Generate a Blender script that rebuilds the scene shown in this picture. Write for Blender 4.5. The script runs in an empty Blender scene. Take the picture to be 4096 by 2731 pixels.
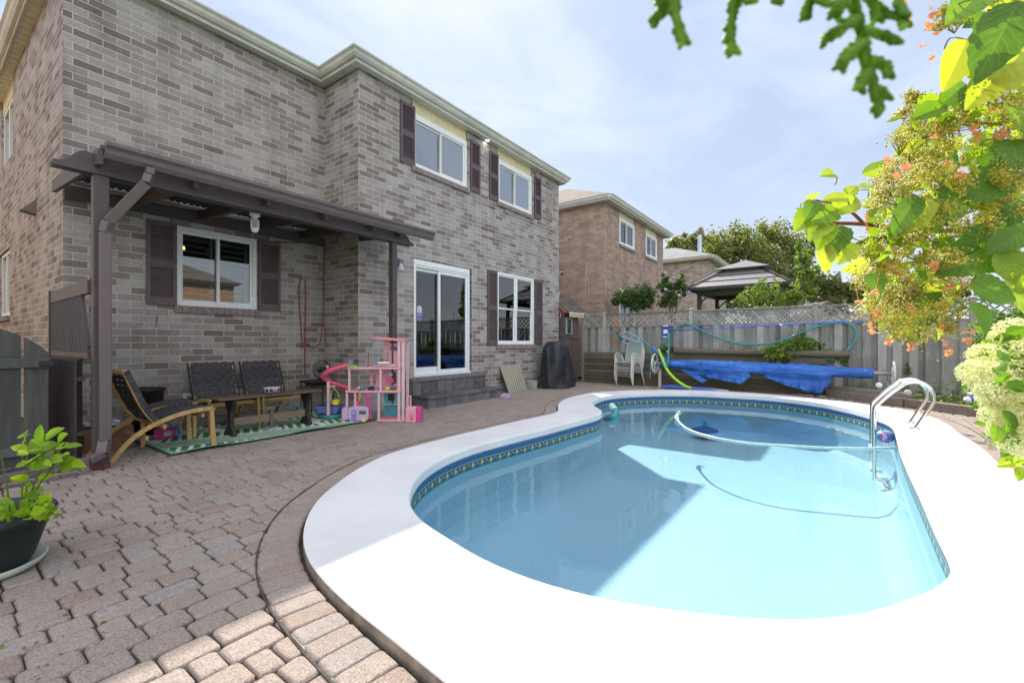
import bpy, math, random
import numpy as np
from mathutils import Vector, Matrix, Quaternion
random.seed(7)
S = bpy.context.scene
COL = S.collection
R_ = math.radians

# ---------------------------------------------------------------- camera, sky, sun, exposure
CAM_H = 1.15
HEAD = R_(35.97)                       # the camera looks along +X turned 36 degrees towards the house (+Y)
cd = bpy.data.cameras.new('camera'); cam = bpy.data.objects.new('camera', cd); COL.objects.link(cam)
cam.location = (0, 0, CAM_H); cam.rotation_euler = (R_(90), 0, HEAD - R_(90))
cd.sensor_width = 36; cd.lens = 15.64; cd.shift_y = 0.0011; cd.clip_start = 0.02; cd.clip_end = 3000
cd.dof.use_dof = True; cd.dof.focus_distance = 6.0; cd.dof.aperture_fstop = 5.6
S.camera = cam
S.view_settings.view_transform = 'Standard'; S.view_settings.look = 'None'
S.view_settings.exposure = 1.68; S.view_settings.gamma = 1.0
S.cycles.max_bounces = 10; S.cycles.transparent_max_bounces = 16; S.cycles.diffuse_bounces = 5
S.cycles.use_denoising = True; S.cycles.sample_clamp_indirect = 6.0
S.cycles.caustics_reflective = False; S.cycles.caustics_refractive = False

SUNK = 1.03; SUNZ = 1.4325             # the sun's light travels (-SUNK, -1, -SUNZ)
SUN_EL = math.atan2(SUNZ, math.hypot(SUNK, 1)); SUN_AZ = math.atan2(SUNK, 1)
_FX, _FY = math.cos(HEAD), math.sin(HEAD)
w = bpy.data.worlds.new('World'); S.world = w; w.use_nodes = True
nt = w.node_tree; nt.nodes.clear()
N = nt.nodes.new; Lk = nt.links.new
out = N('ShaderNodeOutputWorld'); bg = N('ShaderNodeBackground'); sky = N('ShaderNodeTexSky')
sky.sky_type = 'NISHITA'; sky.sun_disc = False; sky.sun_elevation = SUN_EL; sky.sun_rotation = SUN_AZ
sky.air_density = 1.0; sky.dust_density = 1.2; sky.ozone_density = 1.5; sky.altitude = 100
tc = N('ShaderNodeTexCoord'); mp = N('ShaderNodeMapping'); mp.inputs['Scale'].default_value = (1.2, 2.6, 5.0)
mp.inputs['Rotation'].default_value = (0.2, 0.3, 0.7)
no = N('ShaderNodeTexNoise'); no.inputs['Scale'].default_value = 1.5; no.inputs['Detail'].default_value = 8
no.inputs['Roughness'].default_value = 0.55; no.inputs['Distortion'].default_value = 0.6
cr = N('ShaderNodeValToRGB'); cr.color_ramp.elements[0].position = 0.40; cr.color_ramp.elements[1].position = 0.75
cr.color_ramp.elements[0].color = (0, 0, 0, 1); cr.color_ramp.elements[1].color = (1, 1, 1, 1)
mx = N('ShaderNodeMix'); mx.data_type = 'RGBA'; mx.inputs[7].default_value = (1.50, 1.84, 2.46, 1)   # thin high cloud over the sky
Lk(tc.outputs['Generated'], mp.inputs['Vector']); Lk(mp.outputs[0], no.inputs['Vector']); Lk(no.outputs['Fac'], cr.inputs[0])
mx.inputs[0].default_value = 0.935; Lk(sky.outputs[0], mx.inputs[6])
def wm(op, a, b, clamp=False):
    n = N('ShaderNodeMath'); n.operation = op; n.use_clamp = clamp
    for i, q in enumerate((a, b)):
        if isinstance(q, (int, float)): n.inputs[i].default_value = q
        else: Lk(q, n.inputs[i])
    return n.outputs[0]
def wadd(col, fac, white):                 # white light added to the sky colour
    n = N('ShaderNodeMix'); n.data_type = 'RGBA'; n.blend_type = 'ADD'; n.clamp_factor = False; Lk(fac, n.inputs[0]); Lk(col, n.inputs[6]); n.inputs[7].default_value = (*white, 1); return n.outputs[2]
sx = N('ShaderNodeSeparateXYZ'); Lk(tc.outputs['Generated'], sx.inputs[0])
wisps = wadd(mx.outputs[2], cr.outputs[0], (0.62, 0.56, 0.36))                                            # faint wisps
low = wm('POWER', wm('SUBTRACT', 1.0, wm('MULTIPLY', sx.outputs[2], 1.0), True), 7.0); wisps = wadd(wisps, low, (1.0, 0.86, 0.42))   # paler towards the horizon
high = wm('MULTIPLY', wm('SUBTRACT', sx.outputs[2], 0.66), 3.2, True)                                     # brightness added overhead, above the view, to lift the shade
back = wm('ADD', wm('MULTIPLY', sx.outputs[0], -_FX), wm('MULTIPLY', sx.outputs[1], -_FY)); back = wm('MULTIPLY', wm('SUBTRACT', back, 0.05), 1.6, True)   # unseen glow added behind the camera to fill the shaded sides
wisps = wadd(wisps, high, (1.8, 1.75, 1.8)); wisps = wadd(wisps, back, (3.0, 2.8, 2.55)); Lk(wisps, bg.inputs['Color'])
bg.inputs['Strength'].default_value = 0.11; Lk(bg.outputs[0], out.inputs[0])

sd = bpy.data.lights.new('sun', 'SUN'); sd.energy = 2.4; sd.angle = R_(0.6); sd.color = (1.0, 0.94, 0.84)
sun = bpy.data.objects.new('sun', sd); COL.objects.link(sun); sun.location = (20, 20, 30)
sun.rotation_mode = 'QUATERNION'; sun.rotation_quaternion = Vector((-SUNK, -1, -SUNZ)).to_track_quat('-Z', 'Y')

# ---------------------------------------------------------------- measuring: sight line through a photo pixel -> metres
FPX = 1780.0; _c, _s = math.cos(HEAD), math.sin(HEAD)
FWD = Vector((_c, _s, 0)); RGT = Vector((_s, -_c, 0)); UP = Vector((0, 0, 1))
def ray(px, py):
    u = (px - 2048) / FPX; v = (1370 - py) / FPX
    return FWD + RGT * u + UP * v
O = Vector((0, 0, CAM_H))
def G(px, py, z=0.0): r = ray(px, py); return O + r * ((z - CAM_H) / r.z)
def FY(px, py, Y): r = ray(px, py); return O + r * (Y / r.y)
def FX(px, py, X): r = ray(px, py); return O + r * (X / r.x)
def FD(px, py, d): return O + ray(px, py) * d

# ---------------------------------------------------------------- objects
WL = {}
def wl(o): return WL.get(o.name, Vector((0, 0, 0)))
def thing(name, label, cat, loc=(0, 0, 0), group=None):
    o = bpy.data.objects.new(name, None); COL.objects.link(o); o.location = loc
    o.empty_display_size = 0.1
    o['label'] = label; o['category'] = cat
    if group: o['group'] = group
    WL[o.name] = Vector(loc); return o
def tag(o, label, cat, group=None):
    o['label'] = label; o['category'] = cat
    if group: o['group'] = group
    return o
def copy_tree(o, parent=None):
    c = o.copy(); COL.objects.link(c)
    if parent is not None: c.parent = parent
    for ch in list(o.children): copy_tree(ch, c)
    return c
def place(o, loc, rz=0.0, sc=1.0):
    o.location = loc; o.rotation_euler = (0, 0, rz); o.scale = (sc, sc, sc); return o
RZ_CAM = math.atan2(-_c, _s)           # local x along the camera's right

class MB:
    def __init__(s): s.v = []; s.f = []; s.r = []; s.cr = None; s.uv = None
    def _r(s): return s.cr if s.cr is not None else random.random()
    def add(s, vs, fs, r=None):
        b = len(s.v); s.v.extend([tuple(p) for p in vs]); r = s._r() if r is None else r
        for f in fs: s.f.append(tuple(i + b for i in f)); s.r.append(r)
        return s
    def box(s, x0, y0, z0, x1, y1, z1, r=None):
        if x0 > x1: x0, x1 = x1, x0
        if y0 > y1: y0, y1 = y1, y0
        if z0 > z1: z0, z1 = z1, z0
        return s.add([(x0,y0,z0),(x1,y0,z0),(x1,y1,z0),(x0,y1,z0),(x0,y0,z1),(x1,y0,z1),(x1,y1,z1),(x0,y1,z1)],
              [(0,3,2,1),(4,5,6,7),(0,1,5,4),(1,2,6,5),(2,3,7,6),(3,0,4,7)], r)
    def hexa(s, lo, hi, r=None):       # two quads (4 points each, same winding)
        return s.add(list(lo) + list(hi), [(0,3,2,1),(4,5,6,7),(0,1,5,4),(1,2,6,5),(2,3,7,6),(3,0,4,7)], r)
    def bar(s, p, q, w, h, up=(0, 0, 1), r=None):
        p = Vector(p); q = Vector(q); d = (q - p).normalized(); up = Vector(up)
        if abs(d.dot(up)) > 0.98: up = Vector((1, 0, 0))
        a = d.cross(up).normalized() * (w / 2); b = a.cross(d).normalized() * (h / 2)
        return s.hexa([p-a-b, p+a-b, p+a+b, p-a+b], [q-a-b, q+a-b, q+a+b, q-a+b], r)
    def tube(s, pts, rad, seg=8, cap=True, r=None):
        pts = [Vector(p) for p in pts]; n = len(pts); rads = rad if isinstance(rad, (list, tuple)) else [rad] * n
        vs = []; fs = []; prev = None
        for i, p in enumerate(pts):
            t = (pts[min(i+1, n-1)] - pts[max(i-1, 0)])
            t = t.normalized() if t.length > 1e-9 else Vector((0, 0, 1))
            if prev is None:
                a = t.orthogonal().normalized()
            else:
                a = (prev - t * prev.dot(t))
                a = a.normalized() if a.length > 1e-6 else t.orthogonal().normalized()
            prev = a; b = t.cross(a)
            for k in range(seg):
                an = 2 * math.pi * k / seg; vs.append(p + (a * math.cos(an) + b * math.sin(an)) * rads[i])
        for i in range(n - 1):
            for k in range(seg):
                k2 = (k + 1) % seg; fs.append((i*seg+k, i*seg+k2, (i+1)*seg+k2, (i+1)*seg+k))
        if cap: fs.append(tuple(range(seg-1, -1, -1))); fs.append(tuple((n-1)*seg + k for k in range(seg)))
        return s.add(vs, fs, r)
    def lathe(s, prof, c=(0, 0, 0), seg=24, sx=1, sy=1, axis='z', r=None, ang=2*math.pi, a0=0):
        vs = []; fs = []; full = abs(ang - 2*math.pi) < 1e-6; m = seg if full else seg + 1
        for (rr, z) in prof:
            for k in range(m):
                a = a0 + ang * k / seg; x, y = rr * math.cos(a) * sx, rr * math.sin(a) * sy
                if axis == 'z': vs.append((c[0]+x, c[1]+y, c[2]+z))
                elif axis == 'x': vs.append((c[0]+z, c[1]+x, c[2]+y))
                else: vs.append((c[0]+x, c[1]+z, c[2]+y))
        for i in range(len(prof) - 1):
            for k in range(seg):
                k2 = (k + 1) % m
                fs.append((i*m+k, i*m+k2, (i+1)*m+k2, (i+1)*m+k))
        return s.add(vs, fs, r)
    def prism(s, poly, z0, z1, r=None, top=True, bot=True):   # poly: (x, y) outline
        n = len(poly); vs = [(x, y, z0) for x, y in poly] + [(x, y, z1) for x, y in poly]
        fs = [(i, (i+1) % n, n + (i+1) % n, n + i) for i in range(n)]
        if bot: fs.append(tuple(range(n-1, -1, -1)))
        if top: fs.append(tuple(range(n, 2*n)))
        return s.add(vs, fs, r)
    def extr(s, poly, vec, r=None):    # 3-D outline pushed along vec
        n = len(poly); vec = Vector(vec); vs = [Vector(p) for p in poly] + [Vector(p) + vec for p in poly]
        fs = [(i, (i+1) % n, n + (i+1) % n, n + i) for i in range(n)] + [tuple(range(n-1, -1, -1)), tuple(range(n, 2*n))]
        return s.add(vs, fs, r)
    def ball(s, c, rx, ry=None, rz=None, seg=12, ring=8, r=None, jit=0):
        ry = ry or rx; rz = rz or rx; vs = []; fs = []
        for i in range(ring + 1):
            th = math.pi * i / ring
            for k in range(seg):
                a = 2*math.pi*k/seg; j = 1 + random.uniform(-jit, jit)
                vs.append((c[0]+rx*j*math.sin(th)*math.cos(a), c[1]+ry*j*math.sin(th)*math.sin(a), c[2]+rz*j*math.cos(th)))
        for i in range(ring):
            for k in range(seg):
                k2 = (k+1) % seg; fs.append((i*seg+k, (i+1)*seg+k, (i+1)*seg+k2, i*seg+k2))
        return s.add(vs, fs, r)
    def octa(s, c, q, r=None):
        x, y, z = c
        return s.add([(x+q,y,z),(x-q,y,z),(x,y+q,z),(x,y-q,z),(x,y,z+q),(x,y,z-q)],
                     [(0,2,4),(2,1,4),(1,3,4),(3,0,4),(2,0,5),(1,2,5),(3,1,5),(0,3,5)], r)
    def build(s, name, m, parent=None, smooth=False, bev=0.0, uv=None, loc=None):
        off = wl(parent) if parent is not None else Vector((0, 0, 0))
        if loc is not None: off = Vector(loc)
        me = bpy.data.meshes.new(name)
        vs = [(p[0]-off[0], p[1]-off[1], p[2]-off[2]) for p in s.v]
        me.from_pydata(vs, [], s.f); me.update()
        at = me.attributes.new('rnd', 'FLOAT', 'FACE'); at.data.foreach_set('value', np.array(s.r, dtype=np.float32))
        if uv is not None:
            lay = me.uv_layers.new(name='UVMap'); flat = []
            for p in me.polygons:
                for vi in p.vertices: flat.extend(uv[vi])
            lay.data.foreach_set('uv', flat)
        if smooth: me.polygons.foreach_set('use_smooth', [True] * len(me.polygons))
        o = bpy.data.objects.new(name, me); COL.objects.link(o)
        if m is not None: me.materials.append(m)
        if parent is not None:
            o.parent = parent; WL[o.name] = off
        elif loc is not None:
            o.location = loc; WL[o.name] = off
        if bev:
            b = o.modifiers.new('bev', 'BEVEL'); b.width = bev; b.segments = 2; b.limit_method = 'ANGLE'
        return o
def struct(o, kind='structure'): o['kind'] = kind; return o
def smooth_angle(o, a=40):
    me = o.data; me.polygons.foreach_set('use_smooth', [True] * len(me.polygons))
    try: me.set_sharp_from_angle(angle=R_(a))
    except Exception: pass
    return o
def lerp(a, b, t): return a + (b - a) * t
def crv(pts, n=6):                     # Catmull-Rom through points
    P = [Vector(p) for p in pts]; outp = []
    for i in range(len(P) - 1):
        p0 = P[max(i-1, 0)]; p1 = P[i]; p2 = P[i+1]; p3 = P[min(i+2, len(P)-1)]
        for k in range(n):
            t = k / n
            outp.append(0.5 * ((2*p1) + (p2-p0)*t + (2*p0-5*p1+4*p2-p3)*t*t + (3*p1-p0-3*p2+p3)*t**3))
    outp.append(P[-1]); return outp

# ---------------------------------------------------------------- materials
MATS = {}
def newmat(name):
    m = bpy.data.materials.new(name); m.use_nodes = True; t = m.node_tree; t.nodes.clear()
    o = t.nodes.new('ShaderNodeOutputMaterial'); return m, t, o
def nd(t, kind, **kw):
    n = t.nodes.new(kind)
    for k, v in kw.items():
        if hasattr(n, k): setattr(n, k, v)
        else: n.inputs[k.replace('_', ' ')].default_value = v
    return n
def math_(t, op, a, b=None, c=None, clamp=False):
    n = t.nodes.new('ShaderNodeMath'); n.operation = op; n.use_clamp = clamp
    for i, x in enumerate((a, b, c)):
        if x is None: continue
        if isinstance(x, (int, float)): n.inputs[i].default_value = x
        else: t.links.new(x, n.inputs[i])
    return n.outputs[0]
def mixc(t, fac, a, b, mode='MIX'):
    n = t.nodes.new('ShaderNodeMix'); n.data_type = 'RGBA'; n.blend_type = mode; n.clamp_factor = True
    for i, x in ((0, fac), (6, a), (7, b)):
        if isinstance(x, (int, float)): n.inputs[i].default_value = x
        elif isinstance(x, tuple): n.inputs[i].default_value = (*x[:3], 1)
        else: t.links.new(x, n.inputs[i])
    return n.outputs[2]
def ramp(t, fac, stops, interp='LINEAR'):
    n = t.nodes.new('ShaderNodeValToRGB'); r = n.color_ramp; r.interpolation = interp
    while len(r.elements) < len(stops): r.elements.new(0.5)
    for e, (p, c) in zip(r.elements, stops): e.position = p; e.color = (*c[:3], 1)
    t.links.new(fac, n.inputs[0]); return n.outputs[0]
def noise(t, vec, scale, detail=4, rough=0.5, dist=0.0):
    n = t.nodes.new('ShaderNodeTexNoise'); n.inputs['Scale'].default_value = scale; n.inputs['Detail'].default_value = detail
    n.inputs['Roughness'].default_value = rough; n.inputs['Distortion'].default_value = dist
    if vec is not None: t.links.new(vec, n.inputs['Vector'])
    return n.outputs['Fac']
def coords(t, kind='Object', scale=None, rot=None):
    n = t.nodes.new('ShaderNodeTexCoord'); v = n.outputs[kind]
    if scale or rot:
        m = t.nodes.new('ShaderNodeMapping')
        if scale: m.inputs['Scale'].default_value = scale
        if rot: m.inputs['Rotation'].default_value = rot
        t.links.new(v, m.inputs['Vector']); v = m.outputs[0]
    return v
def attr(t, name='rnd'):
    n = t.nodes.new('ShaderNodeAttribute'); n.attribute_name = name; return n.outputs['Fac']
def bumpn(t, h, strength=0.3, dist=0.01):
    n = t.nodes.new('ShaderNodeBump'); n.inputs['Strength'].default_value = strength; n.inputs['Distance'].default_value = dist
    t.links.new(h, n.inputs['Height']); return n.outputs[0]
def princ(t, o, col, rough=0.6, metal=0.0, spec=0.4, normal=None, trans=None, coat=0.0):
    p = t.nodes.new('ShaderNodeBsdfPrincipled')
    if isinstance(col, tuple): p.inputs['Base Color'].default_value = (*col[:3], 1)
    else: t.links.new(col, p.inputs['Base Color'])
    if isinstance(rough, (int, float)): p.inputs['Roughness'].default_value = rough
    else: t.links.new(rough, p.inputs['Roughness'])
    p.inputs['Metallic'].default_value = metal; p.inputs['Specular IOR Level'].default_value = spec
    p.inputs['Coat Weight'].default_value = coat
    if normal is not None: t.links.new(normal, p.inputs['Normal'])
    if o is not None: t.links.new(p.outputs[0], o.inputs[0])
    return p
def pm(name, col, rough=0.6, var=0.12, scale=12, bump=0.0, bscale=60, metal=0.0, spec=0.4, stretch=None, rv=0.1, coat=0.0, dirt=None):
    """plain surface with soft blotches of tone, per-piece tone and optional fine relief"""
    if name in MATS: return MATS[name]
    m, t, o = newmat(name); v = coords(t, 'Object', stretch)
    n1 = noise(t, v, scale, 5, 0.6)
    dk = tuple(max(0, c * (1 - var * 1.6)) for c in col); lt = tuple(min(1, c * (1 + var)) for c in col)
    c = ramp(t, n1, [(0.3, dk), (0.7, lt)])
    if rv:
        k = math_(t, 'MULTIPLY_ADD', attr(t), rv * 2, 1 - rv); c = mixc(t, 1.0, c, c)
        hs = t.nodes.new('ShaderNodeHueSaturation'); t.links.new(c, hs.inputs['Color']); t.links.new(k, hs.inputs['Value']); c = hs.outputs[0]
    if dirt:
        n3 = noise(t, v, scale * 0.3, 6, 0.7); f = ramp(t, n3, [(0.5, (0, 0, 0)), (0.72, (1, 1, 1))]); c = mixc(t, f, c, dirt)
    nr = None
    if bump: nr = bumpn(t, noise(t, v, bscale, 4, 0.6), bump, 0.01)
    rr = math_(t, 'MULTIPLY_ADD', noise(t, v, scale * 2, 3), 0.2, rough - 0.1)
    princ(t, o, c, rr, metal, spec, nr, coat=coat); MATS[name] = m; return m
def leafm(name, dark, light, trans=0.45, tcol=None, rough=0.45, spec=0.35):
    if name in MATS: return MATS[name]
    m, t, o = newmat(name); r = attr(t)
    n1 = noise(t, coords(t, 'Object'), 25, 3)
    k = math_(t, 'MULTIPLY_ADD', n1, 0.35, math_(t, 'MULTIPLY', r, 0.8))
    c = ramp(t, k, [(0.1, dark), (0.95, light)])
    p = princ(t, None, c, rough, 0, spec)
    tr = t.nodes.new('ShaderNodeBsdfTranslucent')
    tc_ = mixc(t, 1.0, c, tcol or (1.6, 1.7, 0.5), 'MULTIPLY'); t.links.new(tc_, tr.inputs[0])
    ms = t.nodes.new('ShaderNodeMixShader'); ms.inputs[0].default_value = trans
    t.links.new(p.outputs[0], ms.inputs[1]); t.links.new(tr.outputs[0], ms.inputs[2]); t.links.new(ms.outputs[0], o.inputs[0])
    MATS[name] = m; return m
def brickm(name, stops, mortar, bw=0.268, bh=0.0886, ms=0.012, bump=0.5, z0=0.0):
    m, t, o = newmat(name)
    g = t.nodes.new('ShaderNodeNewGeometry'); sp = t.nodes.new('ShaderNodeSeparateXYZ'); t.links.new(g.outputs['Position'], sp.inputs[0])
    sn = t.nodes.new('ShaderNodeSeparateXYZ'); t.links.new(g.outputs['True Normal'], sn.inputs[0])
    isx = math_(t, 'GREATER_THAN', math_(t, 'ABSOLUTE', sn.outputs[0]), 0.5)
    h = math_(t, 'ADD', math_(t, 'MULTIPLY', sp.outputs[0], math_(t, 'SUBTRACT', 1.0, isx)), math_(t, 'MULTIPLY', sp.outputs[1], isx))
    cb = t.nodes.new('ShaderNodeCombineXYZ'); t.links.new(h, cb.inputs[0]); t.links.new(math_(t, 'SUBTRACT', sp.outputs[2], z0), cb.inputs[1])
    # slightly wavy joints
    wn = noise(t, g.outputs['Position'], 9, 3); wv = math_(t, 'MULTIPLY_ADD', wn, 0.008, -0.004)
    ad = t.nodes.new('ShaderNodeVectorMath'); ad.operation = 'ADD'; t.links.new(cb.outputs[0], ad.inputs[0])
    c2 = t.nodes.new('ShaderNodeCombineXYZ'); t.links.new(wv, c2.inputs[0]); t.links.new(wv, c2.inputs[1]); t.links.new(c2.outputs[0], ad.inputs[1])
    b = t.nodes.new('ShaderNodeTexBrick'); t.links.new(ad.outputs[0], b.inputs['Vector'])
    b.inputs['Scale'].default_value = 1; b.inputs['Brick Width'].default_value = bw; b.inputs['Row Height'].default_value = bh
    b.inputs['Mortar Size'].default_value = ms / 2; b.inputs['Mortar Smooth'].default_value = 0.25; b.inputs['Bias'].default_value = 0
    b.inputs['Color1'].default_value = (0, 0, 0, 1); b.inputs['Color2'].default_value = (1, 1, 1, 1); b.inputs['Mortar'].default_value = (0.5, 0.5, 0.5, 1)
    n1 = noise(t, g.outputs['Position'], 40, 5, 0.65); n2 = noise(t, g.outputs['Position'], 1.3, 3)
    k = math_(t, 'ADD', b.outputs['Color'], math_(t, 'MULTIPLY_ADD', n1, 0.36, -0.18)); k = math_(t, 'ADD', k, math_(t, 'MULTIPLY_ADD', n2, 0.3, -0.15), clamp=True)
    c = ramp(t, k, stops)
    sc = ramp(t, noise(t, g.outputs['Position'], 70, 4, 0.7), [(0.34, (0.62, 0.62, 0.62)), (0.5, (1, 1, 1))])
    c = mixc(t, 0.7, c, sc, 'MULTIPLY')
    stv = t.nodes.new('ShaderNodeVectorMath'); stv.operation = 'MULTIPLY'; t.links.new(g.outputs['Position'], stv.inputs[0]); stv.inputs[1].default_value = (3.2, 3.2, 0.7)
    st = ramp(t, noise(t, stv.outputs[0], 1.0, 6, 0.65), [(0.36, (0.80, 0.79, 0.77)), (0.52, (1, 1, 1)), (0.66, (1.0, 1.0, 1.0)), (0.8, (1.0, 1.0, 1.0))])
    mc = mixc(t, n1, tuple(q * 0.8 for q in mortar), tuple(min(1, q * 1.12) for q in mortar))
    c = mixc(t, b.outputs['Fac'], c, mc); c = mixc(t, 0.9, c, st, 'MULTIPLY')
    hgt = math_(t, 'ADD', math_(t, 'MULTIPLY', b.outputs['Fac'], -1.0), math_(t, 'MULTIPLY', n1, 0.45))
    princ(t, o, c, 0.88, 0, 0.2, bumpn(t, hgt, bump, 0.012)); MATS[name] = m; return m
BRICK = brickm('house_brick', [(0.0, (0.195, 0.152, 0.138)), (0.20, (0.262, 0.218, 0.20)), (0.45, (0.335, 0.295, 0.277)), (0.8, (0.39, 0.354, 0.335)), (1.0, (0.435, 0.40, 0.38))], (0.50, 0.525, 0.48))
BRICKB = brickm('neighbour_brick', [(0.0, (0.30, 0.225, 0.21)), (0.35, (0.35, 0.26, 0.235)), (0.6, (0.43, 0.295, 0.235)), (1.0, (0.50, 0.35, 0.265))], (0.42, 0.34, 0.27))
BRICKC = brickm('pale_brick', [(0.0, (0.24, 0.19, 0.17)), (0.5, (0.38, 0.31, 0.27)), (1.0, (0.48, 0.42, 0.36))], (0.48, 0.44, 0.38))
BRICKO = brickm('orange_brick', [(0.0, (0.70, 0.41, 0.26)), (0.5, (0.80, 0.49, 0.31)), (1.0, (0.84, 0.54, 0.36))], (0.5, 0.42, 0.33))
def glassm(name, tint=(0.93, 0.97, 0.98), ior=1.55, rough=0.0, kk=1.6):
    m, t, o = newmat(name)
    tr = t.nodes.new('ShaderNodeBsdfTransparent'); tr.inputs[0].default_value = (*tint, 1)
    gl = t.nodes.new('ShaderNodeBsdfGlossy'); gl.inputs['Roughness'].default_value = rough; gl.inputs['Color'].default_value = (1, 1, 1, 1)
    fr = t.nodes.new('ShaderNodeFresnel'); fr.inputs[0].default_value = ior
    nz = bumpn(t, noise(t, coords(t, 'Object'), 1.2, 2), 0.05, 0.02); t.links.new(nz, gl.inputs['Normal'])
    f = math_(t, 'MULTIPLY_ADD', fr.outputs[0], kk, 0.03, clamp=True)
    ms = t.nodes.new('ShaderNodeMixShader'); t.links.new(f, ms.inputs[0]); t.links.new(tr.outputs[0], ms.inputs[1]); t.links.new(gl.outputs[0], ms.inputs[2])
    t.links.new(ms.outputs[0], o.inputs[0]); MATS[name] = m; return m
GLASS = glassm('window_glass', (0.72, 0.80, 0.82))
GLASSU = glassm('upper_window_glass', (0.93, 0.95, 0.98), 2.0, 0.0, 2.8)
GLASSB = glassm('dark_window_glass', (0.6, 0.68, 0.72), 1.4, 0.0, 0.5)
WHITE = pm('white_vinyl', (0.78, 0.80, 0.80), 0.45, 0.04, 6, rv=0.02)
CREAM = pm('cream_aluminium', (0.66, 0.66, 0.55), 0.5, 0.06, 3, rv=0.05)
STUCCO = pm('cream_stucco', (0.74, 0.66, 0.42), 0.85, 0.10, 14, 0.35, 120)
GUTT = pm('gutter_metal', (0.60, 0.60, 0.52), 0.4, 0.08, 5, rv=0.04, dirt=(0.46, 0.46, 0.40))
BROWN = pm('brown_painted_wood', (0.088, 0.070, 0.072), 0.55, 0.14, 10, 0.15, 80, rv=0.08)
BROWND = pm('dark_brown_stain', (0.06, 0.045, 0.044), 0.65, 0.2, 10, 0.2, 90, rv=0.15)
SHUTT = pm('plum_shutter', (0.12, 0.085, 0.095), 0.5, 0.12, 12, rv=0.05)
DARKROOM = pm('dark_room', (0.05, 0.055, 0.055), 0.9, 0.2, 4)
CURT = pm('curtain_cloth', (0.72, 0.74, 0.82), 0.9, 0.06, 8)
LOUV = pm('indoor_shutter_white', (0.42, 0.45, 0.44), 0.6, 0.05, 8)
CONC = pm('concrete', (0.40, 0.40, 0.38), 0.9, 0.14, 9, 0.3, 120)
def woodm(name, dark, light, ax='z', sc=1.0, rough=0.85):
    m, t, o = newmat(name); st = {'z': (9, 9, 0.7), 'x': (0.7, 9, 9), 'y': (9, 0.7, 9)}[ax]
    v = coords(t, 'Object', tuple(q * sc for q in st)); n1 = noise(t, v, 3.2, 7, 0.65, 1.2); n2 = noise(t, coords(t, 'Object'), 2.0, 4)
    k = math_(t, 'ADD', math_(t, 'MULTIPLY', n1, 0.75), math_(t, 'MULTIPLY', attr(t), 0.4)); k = math_(t, 'ADD', k, math_(t, 'MULTIPLY_ADD', n2, 0.5, -0.38))
    c = ramp(t, k, [(0.2, dark), (0.85, light)])
    princ(t, o, c, rough, 0, 0.25, bumpn(t, n1, 0.35, 0.006)); MATS[name] = m; return m
FENCE = woodm('weathered_cedar', (0.20, 0.20, 0.185), (0.49, 0.48, 0.445))
FENCEX = woodm('weathered_cedar_rail', (0.15, 0.15, 0.14), (0.38, 0.38, 0.35), 'y')
PLANK = woodm('mossy_plank', (0.09, 0.075, 0.05), (0.20, 0.18, 0.125), 'y')
TIMB = woodm('grey_timber', (0.17, 0.135, 0.105), (0.40, 0.34, 0.28), 'x', 0.6)
HONEY = woodm('honey_bentwood', (0.42, 0.26, 0.10), (0.60, 0.42, 0.20), 'x', 1.2, 0.45)
STRAP = pm('woven_strap', (0.060, 0.055, 0.062), 0.8, 0.2, 40, 0.3, 300, rv=0.25)
BENCHW = woodm('worn_table_wood', (0.11, 0.08, 0.055), (0.26, 0.20, 0.14), 'x', 1.0, 0.6)
BLACKW = pm('black_wood', (0.025, 0.023, 0.022), 0.6, 0.2, 10)
BLACKP = pm('black_plastic', (0.018, 0.022, 0.024), 0.4, 0.15, 8, rv=0.02)
SHING = None
def shinglem(name, a, b):
    m, t, o = newmat(name); g = t.nodes.new('ShaderNodeNewGeometry'); sp = t.nodes.new('ShaderNodeSeparateXYZ'); t.links.new(g.outputs['Position'], sp.inputs[0])
    cb = t.nodes.new('ShaderNodeCombineXYZ'); t.links.new(math_(t, 'ADD', sp.outputs[0], sp.outputs[1]), cb.inputs[0]); t.links.new(sp.outputs[2], cb.inputs[1])
    br = t.nodes.new('ShaderNodeTexBrick'); t.links.new(cb.outputs[0], br.inputs[0]); br.inputs['Scale'].default_value = 1
    br.inputs['Brick Width'].default_value = 0.25; br.inputs['Row Height'].default_value = 0.075; br.inputs['Mortar Size'].default_value = 0.006
    br.inputs['Color1'].default_value = (*a, 1); br.inputs['Color2'].default_value = (*b, 1); br.inputs['Mortar'].default_value = (*(q * 0.45 for q in a), 1)
    c = mixc(t, 0.5, br.outputs['Color'], ramp(t, noise(t, g.outputs['Position'], 60, 3), [(0.3, (0.55, 0.55, 0.55)), (0.7, (1, 1, 1))]), 'MULTIPLY')
    princ(t, o, c, 0.95, 0, 0.15, bumpn(t, br.outputs['Fac'], -0.5, 0.01)); MATS[name] = m; return m
SHINGB = shinglem('brown_grey_shingle', (0.22, 0.185, 0.16), (0.30, 0.26, 0.22))
SHINGG = shinglem('grey_shingle', (0.27, 0.27, 0.27), (0.36, 0.36, 0.36))
SHINGR = shinglem('brown_shingle', (0.13, 0.10, 0.09), (0.20, 0.155, 0.14))
def plastic(name, col, rough=0.4): return pm(name, col, rough, 0.06, 10, rv=0.03, spec=0.5)
from mathutils.geometry import tessellate_polygon
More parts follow.
